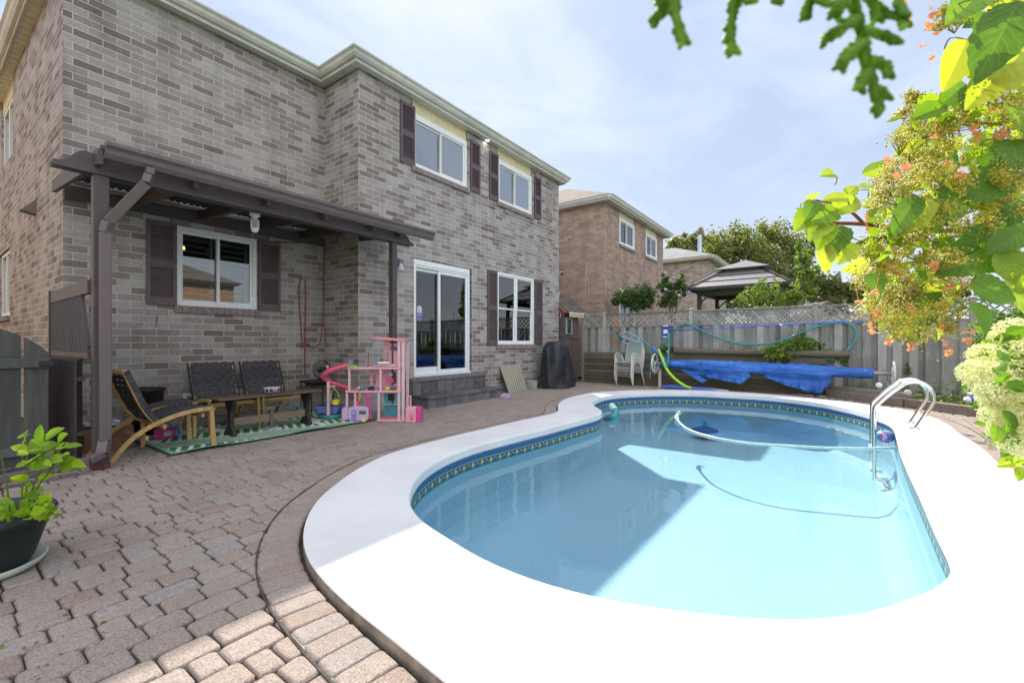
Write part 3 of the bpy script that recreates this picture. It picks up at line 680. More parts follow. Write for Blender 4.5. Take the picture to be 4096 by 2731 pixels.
for k in range(n + 1): xx = lerp(6.45, 6.98, k / n); yy = YF + 0.2 + 0.02 * math.sin(k * 0.95); vs += [(xx, yy, z0 + .03), (xx, yy, z1 - .15)]
mb.add(vs, [(2*k, 2*k+2, 2*k+3, 2*k+1) for k in range(n)]); mb.build('door_curtain', pm('grey_curtain', (0.33, 0.36, 0.37), 0.9, 0.08, 6), dr, smooth=True)
MB().box(6.245, YF + .0, 1.45, 6.262, YF + .02, 1.68).build('handle', WHITE, dr, bev=0.004)
# security badge on the glass, a shield with dark lettering
STK = pm('sticker_white', (0.6, 0.62, 0.70), 0.5, 0.03, 5); STB = pm('sticker_blue', (0.10, 0.09, 0.42), 0.5, 0.03, 5)
cx_, cz_ = 5.79, 1.70
shield = [(-.062, .11), (-.045, .135), (0, .15), (.045, .135), (.062, .11), (.062, -.03), (.045, -.09), (0, -.135), (-.045, -.09), (-.062, -.03)]
stk = MB().extr([(cx_ + a, YF + .0685, cz_ + b) for a, b in shield], (0, -.001, 0)).build('door_sticker', STK, dr)
MB().extr([(cx_ + a * .88, YF + .0672, cz_ + b * .88) for a, b in [(-.062, .02), (.062, .02), (.062, -.03), (.045, -.09), (0, -.135), (-.045, -.09), (-.062, -.03)]], (0, -.001, 0)).build('sticker_shield', STB, stk)
mb = MB()
for (zz, ww) in ((0.065, .05), (0.045, .04), (-0.005, .035), (-0.03, .04)):
    for k in range(5): mb.box(cx_ - ww + k * ww * .4, YF + .0655, cz_ + zz, cx_ - ww + (k + .7) * ww * .4, YF + .066, cz_ + zz + .010)
mb.box(cx_-.004, YF+.0656, cz_-.07, cx_+.004, YF+.066, cz_+.07, r=.5).build('sticker_lettering', STK, stk)
# soffit, fascia, gutter, roof
OV = 0.13; sof = [(XL - OV, YB - OV), (XI - OV, YB - OV), (XI - OV, YF - OV), (XR + OV, YF - OV), (XR + OV, YEND + OV), (XL - OV, YEND + OV)]
m, t, o = newmat('vented_soffit'); g = t.nodes.new('ShaderNodeNewGeometry'); sp = t.nodes.new('ShaderNodeSeparateXYZ'); t.links.new(g.outputs['Position'], sp.inputs[0])
mb = MB(); polyfill(mb, [[Vector((a, b, EZ)) for a, b in sof]], up=False)
for k in range(60):                       # joints between the soffit panels
    a = 1.0 + k * 0.245
    if a < XI - OV: mb.box(a, YB - OV, EZ - 0.006, a + 0.012, YB + .005, EZ - 0.002, r=.1)
    elif XI < a < XR + OV: mb.box(a, YF - OV, EZ - 0.006, a + 0.012, YF + .005, EZ - 0.002, r=.1)
    b = YB + k * 0.19
    if b < YEND: mb.box(XL - OV, b, EZ - 0.006, XL, b + 0.010, EZ - 0.002, r=.1)
    bb = 5.6 + k * .245
    if YF - OV < bb < YB - OV: mb.box(XI - OV, bb, EZ - 0.006, XI, bb + .01, EZ - 0.002, r=.1)
mb.build('soffit', CREAM, house)
MATS.pop('vented_soffit', None)
mb = MB(); n = len(sof)
lo = [Vector((a, b, EZ - 0.035)) for a, b in sof]
def offp(pts, d):
    P = [Vector((p[0], p[1], 0)) for p in pts]; res = []; k = len(P)
    ar = sum(P[i].x * P[(i+1) % k].y - P[(i+1) % k].x * P[i].y for i in range(k)); sg = 1 if ar > 0 else -1
    for i in range(k):
        d1 = (P[i] - P[i-1]).normalized(); d2 = (P[(i+1) % k] - P[i]).normalized(); n1 = Vector((d1.y, -d1.x, 0)) * sg; n2 = Vector((d2.y, -d2.x, 0)) * sg
        mv = (n1 + n2) / (1 + n1.dot(n2)); res.append((P[i].x + mv.x * d, P[i].y + mv.y * d))
    return res
of = offp(sof, 0.02)
loft(mb, [setz([Vector((a, b, 0)) for a, b in sof], EZ - .02), setz([Vector((a, b, 0)) for a, b in of], EZ - .02), setz([Vector((a, b, 0)) for a, b in of], EZ + .17)])
mb.build('fascia', GUTT, house)
gutter(house, [of[5]] + of[0:1] + [of[1], of[2], of[3], of[4]], EZ + 0.035)
# hipped roof: main block and the wing that stands forward
def hip(mb, x0, x1, y0, y1, z, p):
    if x1 - x0 >= y1 - y0:
        q = (y1 - y0) / 2; ym = (y0 + y1) / 2; r1, r2 = (x0 + q, ym, z + q * p), (x1 - q, ym, z + q * p)
        mb.add([(x0, y0, z), (x1, y0, z), (x1, y1, z), (x0, y1, z), r1, r2], [(0, 1, 5, 4), (1, 2, 5), (2, 3, 4, 5), (3, 0, 4)])
    else:
        q = (x1 - x0) / 2; xm = (x0 + x1) / 2; r1, r2 = (xm, y0 + q, z + q * p), (xm, y1 - q, z + q * p)
        mb.add([(x0, y0, z), (x1, y0, z), (x1, y1, z), (x0, y1, z), r1, r2], [(0, 1, 4), (1, 2, 5, 4), (2, 3, 5), (3, 0, 4, 5)])
mb = MB(); hip(mb, XL - .18, XR + .18, YB - .18, YEND + .18, EZ + .15, 0.42); hip(mb, XI - .18, XR + .18, YF - .18, YEND - 1.2, EZ + .152, 0.42)
mb.build('roof', SHINGB, house)
# window in the side wall (seen end on) and dryer hood
def xwindow(parent, y0, y1, z0, z1, x, out=-1, glass=None):
    mb = MB(); a, b = (x + .03, x + .12) if out < 0 else (x - .12, x - .03); f = 0.06
    mb.box(a, y0, z1 - f, b, y1, z1); mb.box(a, y0, z0, b, y1, z0 + f); mb.box(a, y0, z0 + f, b, y0 + f, z1 - f); mb.box(a, y1 - f, z0 + f, b, y1, z1 - f); mb.box(a, (y0+y1)/2 - .03, z0 + f, b, (y0+y1)/2 + .03, z1 - f)
    o = mb.build('window', WHITE, parent, bev=0.003); c_ = (a + b) / 2
    MB().box(c_, y0 + f, z0 + f, c_ + .006, y1 - f, z1 - f).build('pane', glass or GLASS, o); MB().box(c_ + (.1 if out < 0 else -.1), y0 + .02, z0 + .02, c_ + (.11 if out < 0 else -.11), y1 - .02, z1 - .02).build('room_interior', DARKROOM, o); return o
xwindow(house, s_win1[0]+.002, s_win1[1]-.002, s_win1[2]+.002, s_win1[3]-.002, XL); xwindow(house, s_win2[0]+.002, s_win2[1]-.002, 4.36, 5.39, XL)
MB().box(XL - .045, s_win1[0] - .03, 1.53, XL + .02, s_win1[1] + .03, 1.618).build('sill', SILLM, house, bev=.004)
MB().box(XL + .02, s_win2[0], 5.392, XL + .07, s_win2[1], EZ + .01).build('stucco_panel', STUCCO, house)
yv, zv = 9.05, 3.02
MB().add([(XL, yv - .09, zv + .13), (XL, yv + .09, zv + .13), (XL - .15, yv + .09, zv - .06), (XL - .15, yv - .09, zv - .06), (XL, yv - .09, zv - .09), (XL, yv + .09, zv - .09)], [(0, 1, 2, 3), (0, 3, 4), (1, 5, 2), (3, 2, 5, 4)]).build('dryer_vent', pm('grey_vent', (.16, .14, .12), .6), house)
# lamps that are lit in the photo
m, t, o = newmat('lamp_glow'); e = t.nodes.new('ShaderNodeEmission'); e.inputs[0].default_value = (1, .93, .78, 1); e.inputs[1].default_value = 14; t.links.new(e.outputs[0], o.inputs[0]); GLOWM = m
m, t, o = newmat('warm_lamp_glow'); e = t.nodes.new('ShaderNodeEmission'); e.inputs[0].default_value = (1, .45, .12, 1); e.inputs[1].default_value = 2.2; t.links.new(e.outputs[0], o.inputs[0]); GLOWW = m
sl = MB().lathe([(0.052, 0), (0.052, -.012), (0.038, -.014), (0.038, -.002)], (7.665, 6.232, EZ - .002), 20).build('soffit_light', WHITE, house); MB().lathe([(0.037, -.004), (0, -.003)], (7.665, 6.232, EZ - .004), 20).build('lamp_disc', GLOWM, sl)
MB().ball((2.47, YB + .55, 2.55), .035).build('room_lamp', GLOWW, wleft)
MB().box(5.92, YF + .9, 2.30, 6.02, YF + 1.0, 2.312).build('ceiling_lamp', GLOWM, dr)

# ---------------------------------------------------------------- stone steps at the glass door
m, t, o = newmat('charcoal_stone'); v = coords(t, 'Object'); c = ramp(t, math_(t, 'ADD', noise(t, v, 9, 5, .6), math_(t, 'MULTIPLY_ADD', attr(t), .4, -.2)), [(0.25, (.085, .085, .095)), (0.5, (.15, .145, .15)), (.8, (.21, .19, .185))])
princ(t, o, c, .9, 0, .2, bumpn(t, noise(t, v, 60, 5, .7), .6, .012)); STONE = m
st = thing('stone_steps', 'two charcoal block steps under the sliding glass door', 'steps', (6.4, 6.0, 0))
def step(x0, x1, y0, z0, z1, cap, n):
    mb = MB(); 
    for k in range(n):
        a, b = lerp(x0 + .02, x1 - .02, k / n), lerp(x0 + .02, x1 - .02, (k + 1) / n); mb.box(a + .003, y0 + .02, z0, b - .003, y0 + .2, z1 - .055)
    for k in range(2):
        a, b = lerp(y0 + .2, YF - .01, k / 2), lerp(y0 + .2, YF - .01, (k + 1) / 2); mb.box(x0 + .02, a + .003, z0, x0 + .2, b - .003, z1 - .055); mb.box(x1 - .2, a + .003, z0, x1 - .02, b - .003, z1 - .055)
    mb.build('riser', STONE, st, bev=.006); mb = MB()
    for k in range(cap):
        a, b = lerp(x0, x1, k / cap), lerp(x0, x1, (k + 1) / cap); mb.box(a + .0015, y0, z1 - .055, b - .0015, YF - .004, z1)
    mb.build('tread', STONE, st, bev=.012)
step(5.40, 7.58, 5.72, -.01, .205, 3, 10); step(5.30, 7.36, 6.0, .206, .50, 3, 10)

# ================================================================ NEIGHBOURS
def nb_house(name, label, x0, x1, y0, y1, ez, bm, rm, holes, base=0.0, pitch=.5, ov=.2, side_out=-1):
    h = thing(name, label, 'house', (x0, y0, base)); mb = MB()
    wall(mb, 'y', y0, x0, x1, base, ez + .02, holes, .1); wall(mb, 'x', x0, y0, y1, base, ez + .02); wall(mb, 'x', x1, y0, y1, base, ez + .02, out=1); wall(mb, 'y', y1, x0, x1, base, ez + .02, out=1)
    mb.build('wall', bm, h)
    s = [(x0 - ov, y0 - ov), (x1 + ov, y0 - ov), (x1 + ov, y1 + ov), (x0 - ov, y1 + ov)]
    mb = MB(); polyfill(mb, [[Vector((a, b, ez)) for a, b in s]], up=False); of_ = offp(s, .02)
    loft(mb, [setz([Vector((a, b, 0)) for a, b in of_], ez - .02), setz([Vector((a, b, 0)) for a, b in of_], ez + .16)]); mb.build('soffit', CREAM2, h)
    gutter(h, of_ + [of_[0]], ez + .03, m=GUTT2)
    mb = MB(); hip(mb, x0 - ov - .05, x1 + ov + .05, y0 - ov - .05, y1 + ov + .05, ez + .15, pitch); mb.build('roof', rm, h); return h
CREAM2 = pm('pale_aluminium', (0.60, 0.57, 0.52), .5, .06, 3, rv=.04); GUTT2 = pm('white_gutter', (0.66, 0.65, 0.64), .4, .06, 5, rv=.03)
hb = nb_house('brick_house', 'orange grey brick neighbour house right behind the wooden fence', 13.4, 19.4, 6.01, 16, 5.70, BRICKB, SHINGB, [(14.56, 16.0, 4.54, 5.70), (17.2, 18.56, 4.54, 5.70), (14.54, 16.07, 1.3, 3.07)], pitch=.52, ov=.22)
for (a, b, c_, d_) in ((14.57, 15.99, 4.55, 5.45), (17.21, 18.55, 4.55, 5.45), (14.55, 16.06, 1.31, 2.9)):
    window(hb, a, b, c_, d_, 6.01, 'slider', GLASSB, fw=.09); MB().box(a, 6.03, d_ + .002, b, 6.09, 5.70 if c_ > 4 else 3.065).build('stucco_panel', pm('pale_trim', (.68, .63, .52), .8), hb)
    if c_ > 4: brick_sill(hb, a - .03, b + .05, c_, 6.01)
mb = MB()
for pts in ([(2348, 1050), (2341, 1075), (2344, 1120), (2342, 1165), (2345, 1220)], [(2349, 1050), (2345, 1090), (2352, 1130), (2356, 1175)]): mb.tube([FX(x, y, 13.385) for x, y in pts], .008, 5)
mb.build('wall_cable', pm('pale_cable', (.6, .5, .42), .6), hb)
hc = nb_house('brick_house', 'pale brick house with grey hip roof farther along behind the gazebo', 25.4, 30.2, 5.5, 14, 5.62, BRICKC, SHINGG, [], pitch=.42, ov=.3)
q = FD(2799, 950, 27.5)
st_ = MB().lathe([(.13, 0), (.13, 1.35)], (q.x, q.y, 6.45), 16); st_.lathe([(.2, -.15), (.14, .12)], (q.x, q.y, 6.45), 16)
ch = st_.build('chimney', pm('steel_flue', (.42, .46, .54), .35, .08, 6, metal=.5), hc, smooth=True); MB().lathe([(.14, 1.35), (.21, 1.38), (.21, 1.44), (.15, 1.47), (.15, 1.5), (.19, 1.52), (.17, 1.6), (0, 1.63)], (q.x, q.y, 6.45), 16).build('flue_cap', pm('flue_cap', (.16, .15, .15), .6), ch, smooth=True)
# the house over the side passage on the left (only its light reaches the photo) and the ones across the back, seen in the panes
ha = nb_house('brick_house', 'orange brick house beyond the side passage and gate', -12.5, -3.2, 6.8, 18, 5.6, BRICKO, SHINGB, [])
hd = nb_house('brick_house', 'brick house standing across the back gardens', 1, 12, -24, -15, 4.6, BRICKO, SHINGB, [(3, 4.5, 1, 2.4), (8, 9.5, 1, 2.4)], pitch=.5)
for a in (3, 8): MB().box(a, -14.97, 1, a + 1.5, -14.9, 2.4).build('window', WHITE, hd)
# ================================================================ FENCES, SHED, PERGOLA
FX0 = 11.88
def lattice(mb, x, y0, y1, z0, z1, pitch=0.105, w=0.035, t=0.008):
    H = z1 - z0; L = y1 - y0
    for sgn, dx in ((1, 0), (-1, t + .001)):
        a = -H
        while a < L:
            p0 = [a, 0.0]; p1 = [a + H, H]            # local (s, h)
            s0, s1 = max(a, 0), min(a + H, L)
            if s1 - s0 > 0.02:
                h0, h1 = s0 - a, s1 - a
                if sgn < 0: q0, q1 = (s0, H - h0), (s1, H - h1)
                else: q0, q1 = (s0, h0), (s1, h1)
                mb.bar((x + dx, y0 + q0[0], z0 + q0[1]), (x + dx, y0 + q1[0], z0 + q1[1]), t, w, up=(1, 0, 0)) if False else mb.hexa(
                    [(x+dx, y0+q0[0]-w*.7, z0+q0[1]), (x+dx+t, y0+q0[0]-w*.7, z0+q0[1]), (x+dx+t, y0+q0[0]+w*.7, z0+q0[1]), (x+dx, y0+q0[0]+w*.7, z0+q0[1])],
                    [(x+dx, y0+q1[0]-w*.7, z0+q1[1]), (x+dx+t, y0+q1[0]-w*.7, z0+q1[1]), (x+dx+t, y0+q1[0]+w*.7, z0+q1[1]), (x+dx, y0+q1[0]+w*.7, z0+q1[1])])
            a += pitch * 1.414
def board_fence(name, label, x, ys, zb, zt, ztop, latt=True, zbase=0.0, pitches=None):
    """posts at ys, boards shadow-boxed between, lattice on top, along Y"""
    f = thing(name, label, 'fence', (x, ys[0], zbase))
    for y in ys:
        mb = MB().box(x - .045, y - .045, zbase - .05, x + .045, y + .045, ztop + .05); mb.box(x - .065, y - .065, ztop + .05, x + .065, y + .065, ztop + .075); mb.add([(x-.055,y-.055,ztop+.075),(x+.055,y-.055,ztop+.075),(x+.055,y+.055,ztop+.075),(x-.055,y+.055,ztop+.075),(x,y,ztop+.11)], [(0,1,4),(1,2,4),(2,3,4),(3,0,4)])
        mb.build('post', FENCE, f, bev=.004)
    for i in range(len(ys) - 1):
        a, b = sorted((ys[i], ys[i+1])); a += .046; b -= .046; mb = MB(); y = a; k = 0
        while y < b - 0.05:
            ww = 0.14 + random.uniform(-.004, .004); e = min(y + ww, b); xx = x - .034 if k % 2 == 0 else x + .045
            mb.box(xx, y, zb + random.uniform(0, .012), xx + .018, e, zt - .002 + random.uniform(-.003, 0)); y += 0.120; k += 1
        mb.build('board_panel', FENCE, f, bev=.002)
        MB().box(x - .012, a, zb + .05, x + .010, b, zb + .13).build('rail', FENCEX, f); MB().box(x - .045, a, zt, x + .045, b, zt + .035).build('rail', FENCEX, f, bev=.003); MB().box(x - .05, a, ztop, x + .05, b, ztop + .035).build('rail', FENCEX, f, bev=.003)
        if latt:
            mb = MB(); pp = (pitches or {}).get(i, 0.105); lattice(mb, x - .01, a, b, zt + .036, ztop - .001, pp); mb.build('lattice', FENCE, f)
    return f
fence_main = board_fence('wooden_fence', 'weathered board fence with lattice top behind the rolled pool cover', FX0, [6.0, 5.34, 2.97, .34, -2.1, -4.5, -7.0], .12, 1.575, 1.935, True, 0.0, {2: 0.062})
rear = thing('wooden_fence', 'board fence along the back of the garden, seen mirrored in the panes', 'fence', (2, -4.6, 0)); 
mb = MB(); xx = -2.4
while xx < 8.4: mb.box(xx, -4.72 - (.03 if int(xx * 8) % 2 else 0), 0, xx + .14, -4.70, 1.58); xx += .15
mb.build('board_panel', FENCE, rear); mb = MB(); MB().box(-2.4, -4.74, 1.9, 8.4, -4.68, 1.94).build('rail', FENCEX, rear)
mb = MB(); a = -2.4
while a < 8.2: mb.bar((a, -4.7, 1.6), (a + .3, -4.7, 1.9), .03, .01, up=(0, 1, 0)); mb.bar((a + .3, -4.69, 1.6), (a, -4.69, 1.9), .03, .01, up=(0, 1, 0)); a += .15
mb.build('lattice', FENCE, rear)
# plank retaining box at the foot of the fence, with a capping log
XB = 11.76
rw = thing('retaining_planks', 'low wall of horizontal mossy planks under the back fence', 'retaining wall', (XB, 5.9, 0)); ya, yb_ = .15, 5.92
for k in range(9):
    z = .0 + k * .098; MB().box(XB - (k % 2) * .006, ya if k < 8 else ya, z, XB + .05, yb_, z + .092).build('plank', PLANK, rw, bev=.008)
lg = MB().tube([(XB - .01, 3.35, .93), (XB - .01, -.25, .90)], .075, 14).build('capping_log', PLANK, rw); smooth_angle(lg)
SOIL = pm('bed_soil', (0.09, 0.07, 0.045), .95, .3, 10, .5, 60)
mb = MB(); polyfill(mb, [[Vector(p) for p in [(9.75, -1.95, .10), (11.5, -.15, .10), (11.74, .2, .10), (11.95, .2, .10), (11.95, -8, .10), (6, -8, .10), (7.0, -4.6, .10)]]]); struct(mb.build('garden_soil', SOIL))
for i, (a, b, lab) in enumerate([((11.66, .12), (10.62, -1.02), 'grey landscape timber edging the bed nearest the cover reel'), ((10.60, -1.05), (9.55, -2.1), 'split grey landscape timber beside the white blooms'), ((9.52, -2.13), (7.6, -4.0), 'landscape timber edging hidden low behind the hydrangea')]):
    mb = MB().bar((*a, .075), (*b, .075), .14, .15); mb.bar((a[0] + .09, a[1] - .09, .19), (b[0] + .09, b[1] - .09, .19), .12, .09) if i == 0 else None
    tag(mb.build('landscape_timber', TIMB, loc=(*a, 0), bev=.01), lab, 'timber edging', 'timbers edging the flower bed')
# shed in the passage
SHEDW = pm('shed_paint', (.10, .08, .075), .7, .18, 8, .25, 60); sh = thing('garden_shed', 'dark brown lean-to shed with shingled roof between house and fence', 'shed', (11.0, 6.15, 0))
MB().box(10.97, 6.16, 0, 11.80, 7.6, 2.0).build('wall', SHEDW, sh)
mb = MB(); 
for (a, b) in ((10.98, 11.36), (11.38, 11.79)): mb.box(a, 6.135, .06, b, 6.158, 1.22); mb.box(a + .05, 6.120, .12, b - .05, 6.134, 1.16)
mb.box(11.38, 6.135, 1.26, 11.79, 6.158, 1.86); mb.box(10.98, 6.135, 1.26, 11.03, 6.158, 1.86)
d_ = mb.build('door', pm('shed_door_paint', (.125, .095, .09), .65, .15, 8), sh, bev=.004); 
wd = MB().box(11.04, 6.10, 1.82, 11.36, 6.15, 1.845).box(11.345, 6.10, 1.40, 11.36, 6.15, 1.82).box(11.04, 6.10, 1.385, 11.36, 6.15, 1.40).box(11.04, 6.10, 1.40, 11.055, 6.15, 1.82).build('window', pm('shed_window_trim', (.42, .42, .38), .6), sh); MB().box(11.05, 6.14, 1.40, 11.35, 6.146, 1.82).build('pane', pm('dark_pane', (.03, .045, .04), .15), wd)
yR, zR, yE, zE = 6.62, 2.56, 6.0, 1.965
MB().add([(10.93, yE, zE), (12.22, yE, zE), (12.10, yR, zR), (10.93, yR, zR), (10.93, yE, zE + .03), (12.22, yE, zE + .03), (12.10, yR, zR + .03), (10.93, yR, zR + .03)], [(0, 3, 2, 1), (4, 5, 6, 7), (0, 1, 5, 4), (1, 2, 6, 5), (2, 3, 7, 6), (3, 0, 4, 7)]).build('roof', SHINGR, sh)
MB().box(10.98, yE - .03, zE - .10, 12.21, yE - .004, zE + .005).build('fascia', pm('raw_fascia', (.52, .42, .22), .7, .15, 10), sh); MB().box(10.98, yE - .04, zE + .006, 12.22, yE - .004, zE + .035).build('drip_edge', WHITE, sh)
MB().add([(10.955, 6.1, 1.98), (10.955, 6.62, 2.5), (10.955, 6.62, 1.98)], [(0, 1, 2)]).build('gable_board', pm('red_gable', (.26, .07, .04), .7), sh)
tag(MB().tube([FX(x, y, 10.97) for x, y in [(2238, 1178), (2240, 1160), (2236, 1172), (2235, 1205), (2242, 1225), (2243, 1255), (2240, 1272)]], .009, 5).build('hanging_cable', pm('white_cable', (.65, .65, .66), .5), loc=(10.97, 6.3, 1.9)), 'thin white cable hanging from the house corner to the shed', 'cable')
# pergola (porch roof on posts)
PX = [(1.085, 5.46), (4.43, 5.46)]
pg = thing('pergola', 'brown porch roof with scalloped beams and corrugated sheets on two posts', 'pergola', (1.09, 5.46, 0))
for i, (x, y) in enumerate(PX): MB().box(x - .045 - (.01 if i == 0 else 0), y - .045, .0, x + .045 + (.01 if i == 0 else 0), y + .045, 2.674).build('post', BROWN, pg, bev=.004)
MB().box(1.085 - .062, 5.46 - .062, .0, 1.085 + .062, 5.46 + .062, .05).build('post_base', pm('rusty_base', (.12, .05, .035), .8, .3, 30), pg)
def scallop(x0, x1, y, z0, z1, t=.036):
    pl = [(x0, z0), (x1, z0), (x1, z0 + .05)]
    for k in range(7): pl.append((x1 - .03 - k * .03, z0 + .05 + (z1 - z0 - .05) * (math.sin(k / 6 * math.pi - math.pi/2) * .5 + .5)))
    pl.append((x1 - .26, z1 - .012)); pl.append((x1 - .34, z1)); pl.append((x0 + .34, z1)); pl.append((x0 + .26, z1 - .012))
    for k in range(6, -1, -1): pl.append((x0 + .03 + k * .03, z0 + .05 + (z1 - z0 - .05) * (math.sin(k / 6 * math.pi - math.pi/2) * .5 + .5)))
    pl.append((x0, z0 + .05)); return [(a, y, b) for a, b in pl]
for yy in (5.40, 5.485): MB().extr(scallop(.77, 4.79, yy, 2.675, 2.862), (0, .036, 0)).build('beam', BROWN, pg, bev=.003)
def roofz(y): return lerp(2.875, 3.03, (y - 5.2) / (7.29 - 5.2))
for x in (1.05, 1.78, 2.5, 3.22, 3.95, 4.43):
    ye = 7.285 if x < 4.39 else 6.295
    MB().hexa([(x - .019, 5.27, roofz(5.27) - .15), (x + .019, 5.27, roofz(5.27) - .15), (x + .019, ye, roofz(ye) - .15), (x - .019, ye, roofz(ye) - .15)], [(x - .019, 5.27, roofz(5.27) - .012), (x + .019, 5.27, roofz(5.27) - .012), (x + .019, ye, roofz(ye) - .012), (x - .019, ye, roofz(ye) - .012)]).build('rafter', BROWN, pg, bev=.003)
for y in (5.28, 5.95, 6.6):
    MB().box(1.05, y - .02, roofz(y) - .011, 4.95 if y < 6.25 else 4.39, y + .018, roofz(y) + .022).build('purlin', BROWN, pg)
MB().box(1.13, 7.25, 2.83, 4.39, 7.286, 2.99).build('ledger', BROWN, pg, bev=.003)
def corrug(mb, x0, x1, y0, y1, dz=0.04, amp=.012, per=.076):
    n = int((x1 - x0) / per * 8); vs = []
    for k in range(n + 1):
        x = lerp(x0, x1, k / n); z = amp * math.sin(2 * math.pi * (x - x0) / per)
        vs += [(x, y0, roofz(y0) + dz + z), (x, y1, roofz(y1) + dz + z)]
    mb.add(vs, [(2*k, 2*k+2, 2*k+3, 2*k+1) for k in range(n)])
m, t, o = newmat('corrugated_sheet'); p = princ(t, None, (.045, .04, .035), .7); tr = t.nodes.new('ShaderNodeBsdfTranslucent'); tr.inputs[0].default_value = (.015, .06, .04, 1)
ms = t.nodes.new('ShaderNodeMixShader'); ms.inputs[0].default_value = .12; t.links.new(p.outputs[0], ms.inputs[1]); t.links.new(tr.outputs[0], ms.inputs[2]); t.links.new(ms.outputs[0], o.inputs[0]); SHEET = m
mb = MB(); corrug(mb, 1.12, 4.385, 5.17, 7.28); mb.build('roof_sheet', SHEET, pg, smooth=True); mb = MB(); corrug(mb, 4.38, 4.94, 5.17, 6.29); mb.build('roof_sheet', SHEET, pg, smooth=True)
GB = pm('brown_gutter', (.125, .10, .10), .4, .08, 8, rv=.03, spec=.5)
gutter(pg, [(1.05, 5.19), (4.96, 5.19)], 2.76, h=.13, w=.11, m=GB)
pts = [(1.36, 5.13, 2.76), (1.36, 5.13, 2.70), (1.34, 5.14, 2.62), (1.12, 5.34, 2.25), (1.10, 5.365, 2.15), (1.10, 5.37, .26), (1.08, 5.35, .15), (.98, 5.33, .11), (.15, 5.28, .06)]
mb = MB(); 
for a, b in zip(pts, pts[1:]): mb.bar(a, b, .085, .065, up=(0, 1, 0) if abs(Vector(b).z - Vector(a).z) > .3 else (0, 0, 1))
mb.build('downspout', GB, pg, bev=.008)
# wooden privacy screen beside the post and the louvred panel under it
scn = thing('privacy_screen', 'brown slatted screen with slanting thin boards beside the porch post', 'screen', (1.03, 5.6, 1)); SX = 1.03
MB().box(SX - .02, 5.53, 1.60, SX + .02, 7.26, 1.725).build('rail', BROWN, scn, bev=.003); MB().box(SX - .018, 5.53, 1.0, SX + .018, 7.26, 1.06).build('rail', BROWN, scn, bev=.003); MB().box(SX - .03, 7.22, 0, SX + .03, 7.28, 1.74).build('post', BROWN, scn)
mb = MB(); y = 5.5
while y < 7.2:
    y2 = y + .30
    a, b = max(y, 5.53), min(y2, 7.2)
    if b > a and y2 > 5.55: mb.bar((SX - .006 + random.uniform(-.004, .004), a, 1.06 if a == y else 1.06 + .54 * (a - y) / .3), (SX - .004, b, 1.60 if b == y2 else 1.06 + .54 * (b - y) / .3), .009, .028, up=(1, 0, 0))
    y += .048
mb.build('slat', BROWN, scn)
lp = thing('louvre_panel', 'dark vertical louvre panel leaning under the slatted screen', 'screen', (.98, 5.6, 0))
mb = MB(); y = 5.56
while y < 7.1: mb.hexa([(.93, y, .07), (.945, y, .07), (1.0, y + .09, .07), (.985, y + .09, .07)], [(.93, y, .985), (.945, y, .985), (1.0, y + .09, 1.01), (.985, y + .09, 1.01)]); y += .085
mb.build('slat', BROWND, lp); MB().box(.95, 5.56, .30, 1.0, 7.15, .34).box(.95, 5.56, .80, 1.0, 7.15, .84).build('rail', BROWND, lp)
# grey arched gate on the left
gt = thing('garden_gate', 'grey weathered wooden gate with arched top at the left edge', 'gate', (.5, 5.72, 0)); GY = 5.72
GATE = woodm('blue_grey_wood', (0.065, 0.068, 0.064), (0.155, 0.158, 0.148))
mb = MB()
for k in range(7):
    x1 = .79 - k * .168; x0 = x1 - .150; pl = [(x0, .08), (x1, .08)]
    def az(x): q = (x + .125) / .95; return .92 + .46 * math.sqrt(max(0, 1 - q * q * .98)) 
    for j in range(5): xx = lerp(x1, x0, j / 4); pl.append((xx, az(xx)))
    mb.extr([(a, GY, b) for a, b in pl], (0, .02, 0))
mb.build('picket', GATE, gt, bev=.003)
MB().box(-.4, GY - .03, .93, .80, GY - .001, 1.015).build('rail', GATE, gt, bev=.004); MB().box(-.4, GY - .03, .17, .80, GY - .001, .25).build('rail', GATE, gt, bev=.004); MB().bar((-.2, GY - .016, .35), (.45, GY - .016, .90), .03, .08, up=(0, 1, 0)).build('brace', GATE, gt)
MB().bar((-.6, 5.45, .045), (.92, 5.62, .045), .09, .09).build('threshold', pm('dark_timber', (.06, .065, .06), .8, .2, 10), gt)
q = FY(190, 1453, GY - .04); MB().box(q.x - .05, GY - .05, q.z - .02, q.x + .04, GY - .03, q.z + .02).build('latch', BLACKP, gt)

# things fixed to or hanging on the house
bl = thing('hanging_lantern', 'small white cage lantern hanging under the porch roof', 'lantern', (2.565, 5.76, 2.58)); q = Vector((2.565, 5.76, 0))
MB().lathe([(0, 2.735), (.055, 2.735), (.058, 2.70), (.03, 2.69), (.03, 2.665)], q, 16).build('cap', WHITE, bl, smooth=True)
mb = MB()
for k in range(12):
    a = k / 12 * 2 * math.pi; mb.tube([(q.x + r * math.cos(a), q.y + r * math.sin(a), z) for r, z in ((.03, 2.67), (.044, 2.64), (.044, 2.57), (.04, 2.545))], .0035, 5)
mb.build('cage', WHITE, bl); MB().lathe([(.042, 2.55), (.044, 2.535), (.03, 2.505), (0, 2.495)], q, 16).build('bulb', pm('milky_bulb', (.75, .75, .85), .3), bl, smooth=True)
q = FY(1588, 1062, 6.25); wlp = thing('wall_lamp', 'cone wall lamp half hidden behind the far porch post', 'lamp', q)
MB().box(q.x - .05, 6.2, q.z - .02, q.x + .02, 6.297, q.z + .12).build('bracket', pm('navy_metal', (.07, .07, .13), .5), wlp, bev=.006); MB().lathe([(.02, .02), (.085, -.10), (.08, -.10), (.015, .015)], (q.x + .02, 6.18, q.z), 16).build('lamp_shade', pm('lamp_white', (.72, .73, .80), .4), wlp, smooth=True)
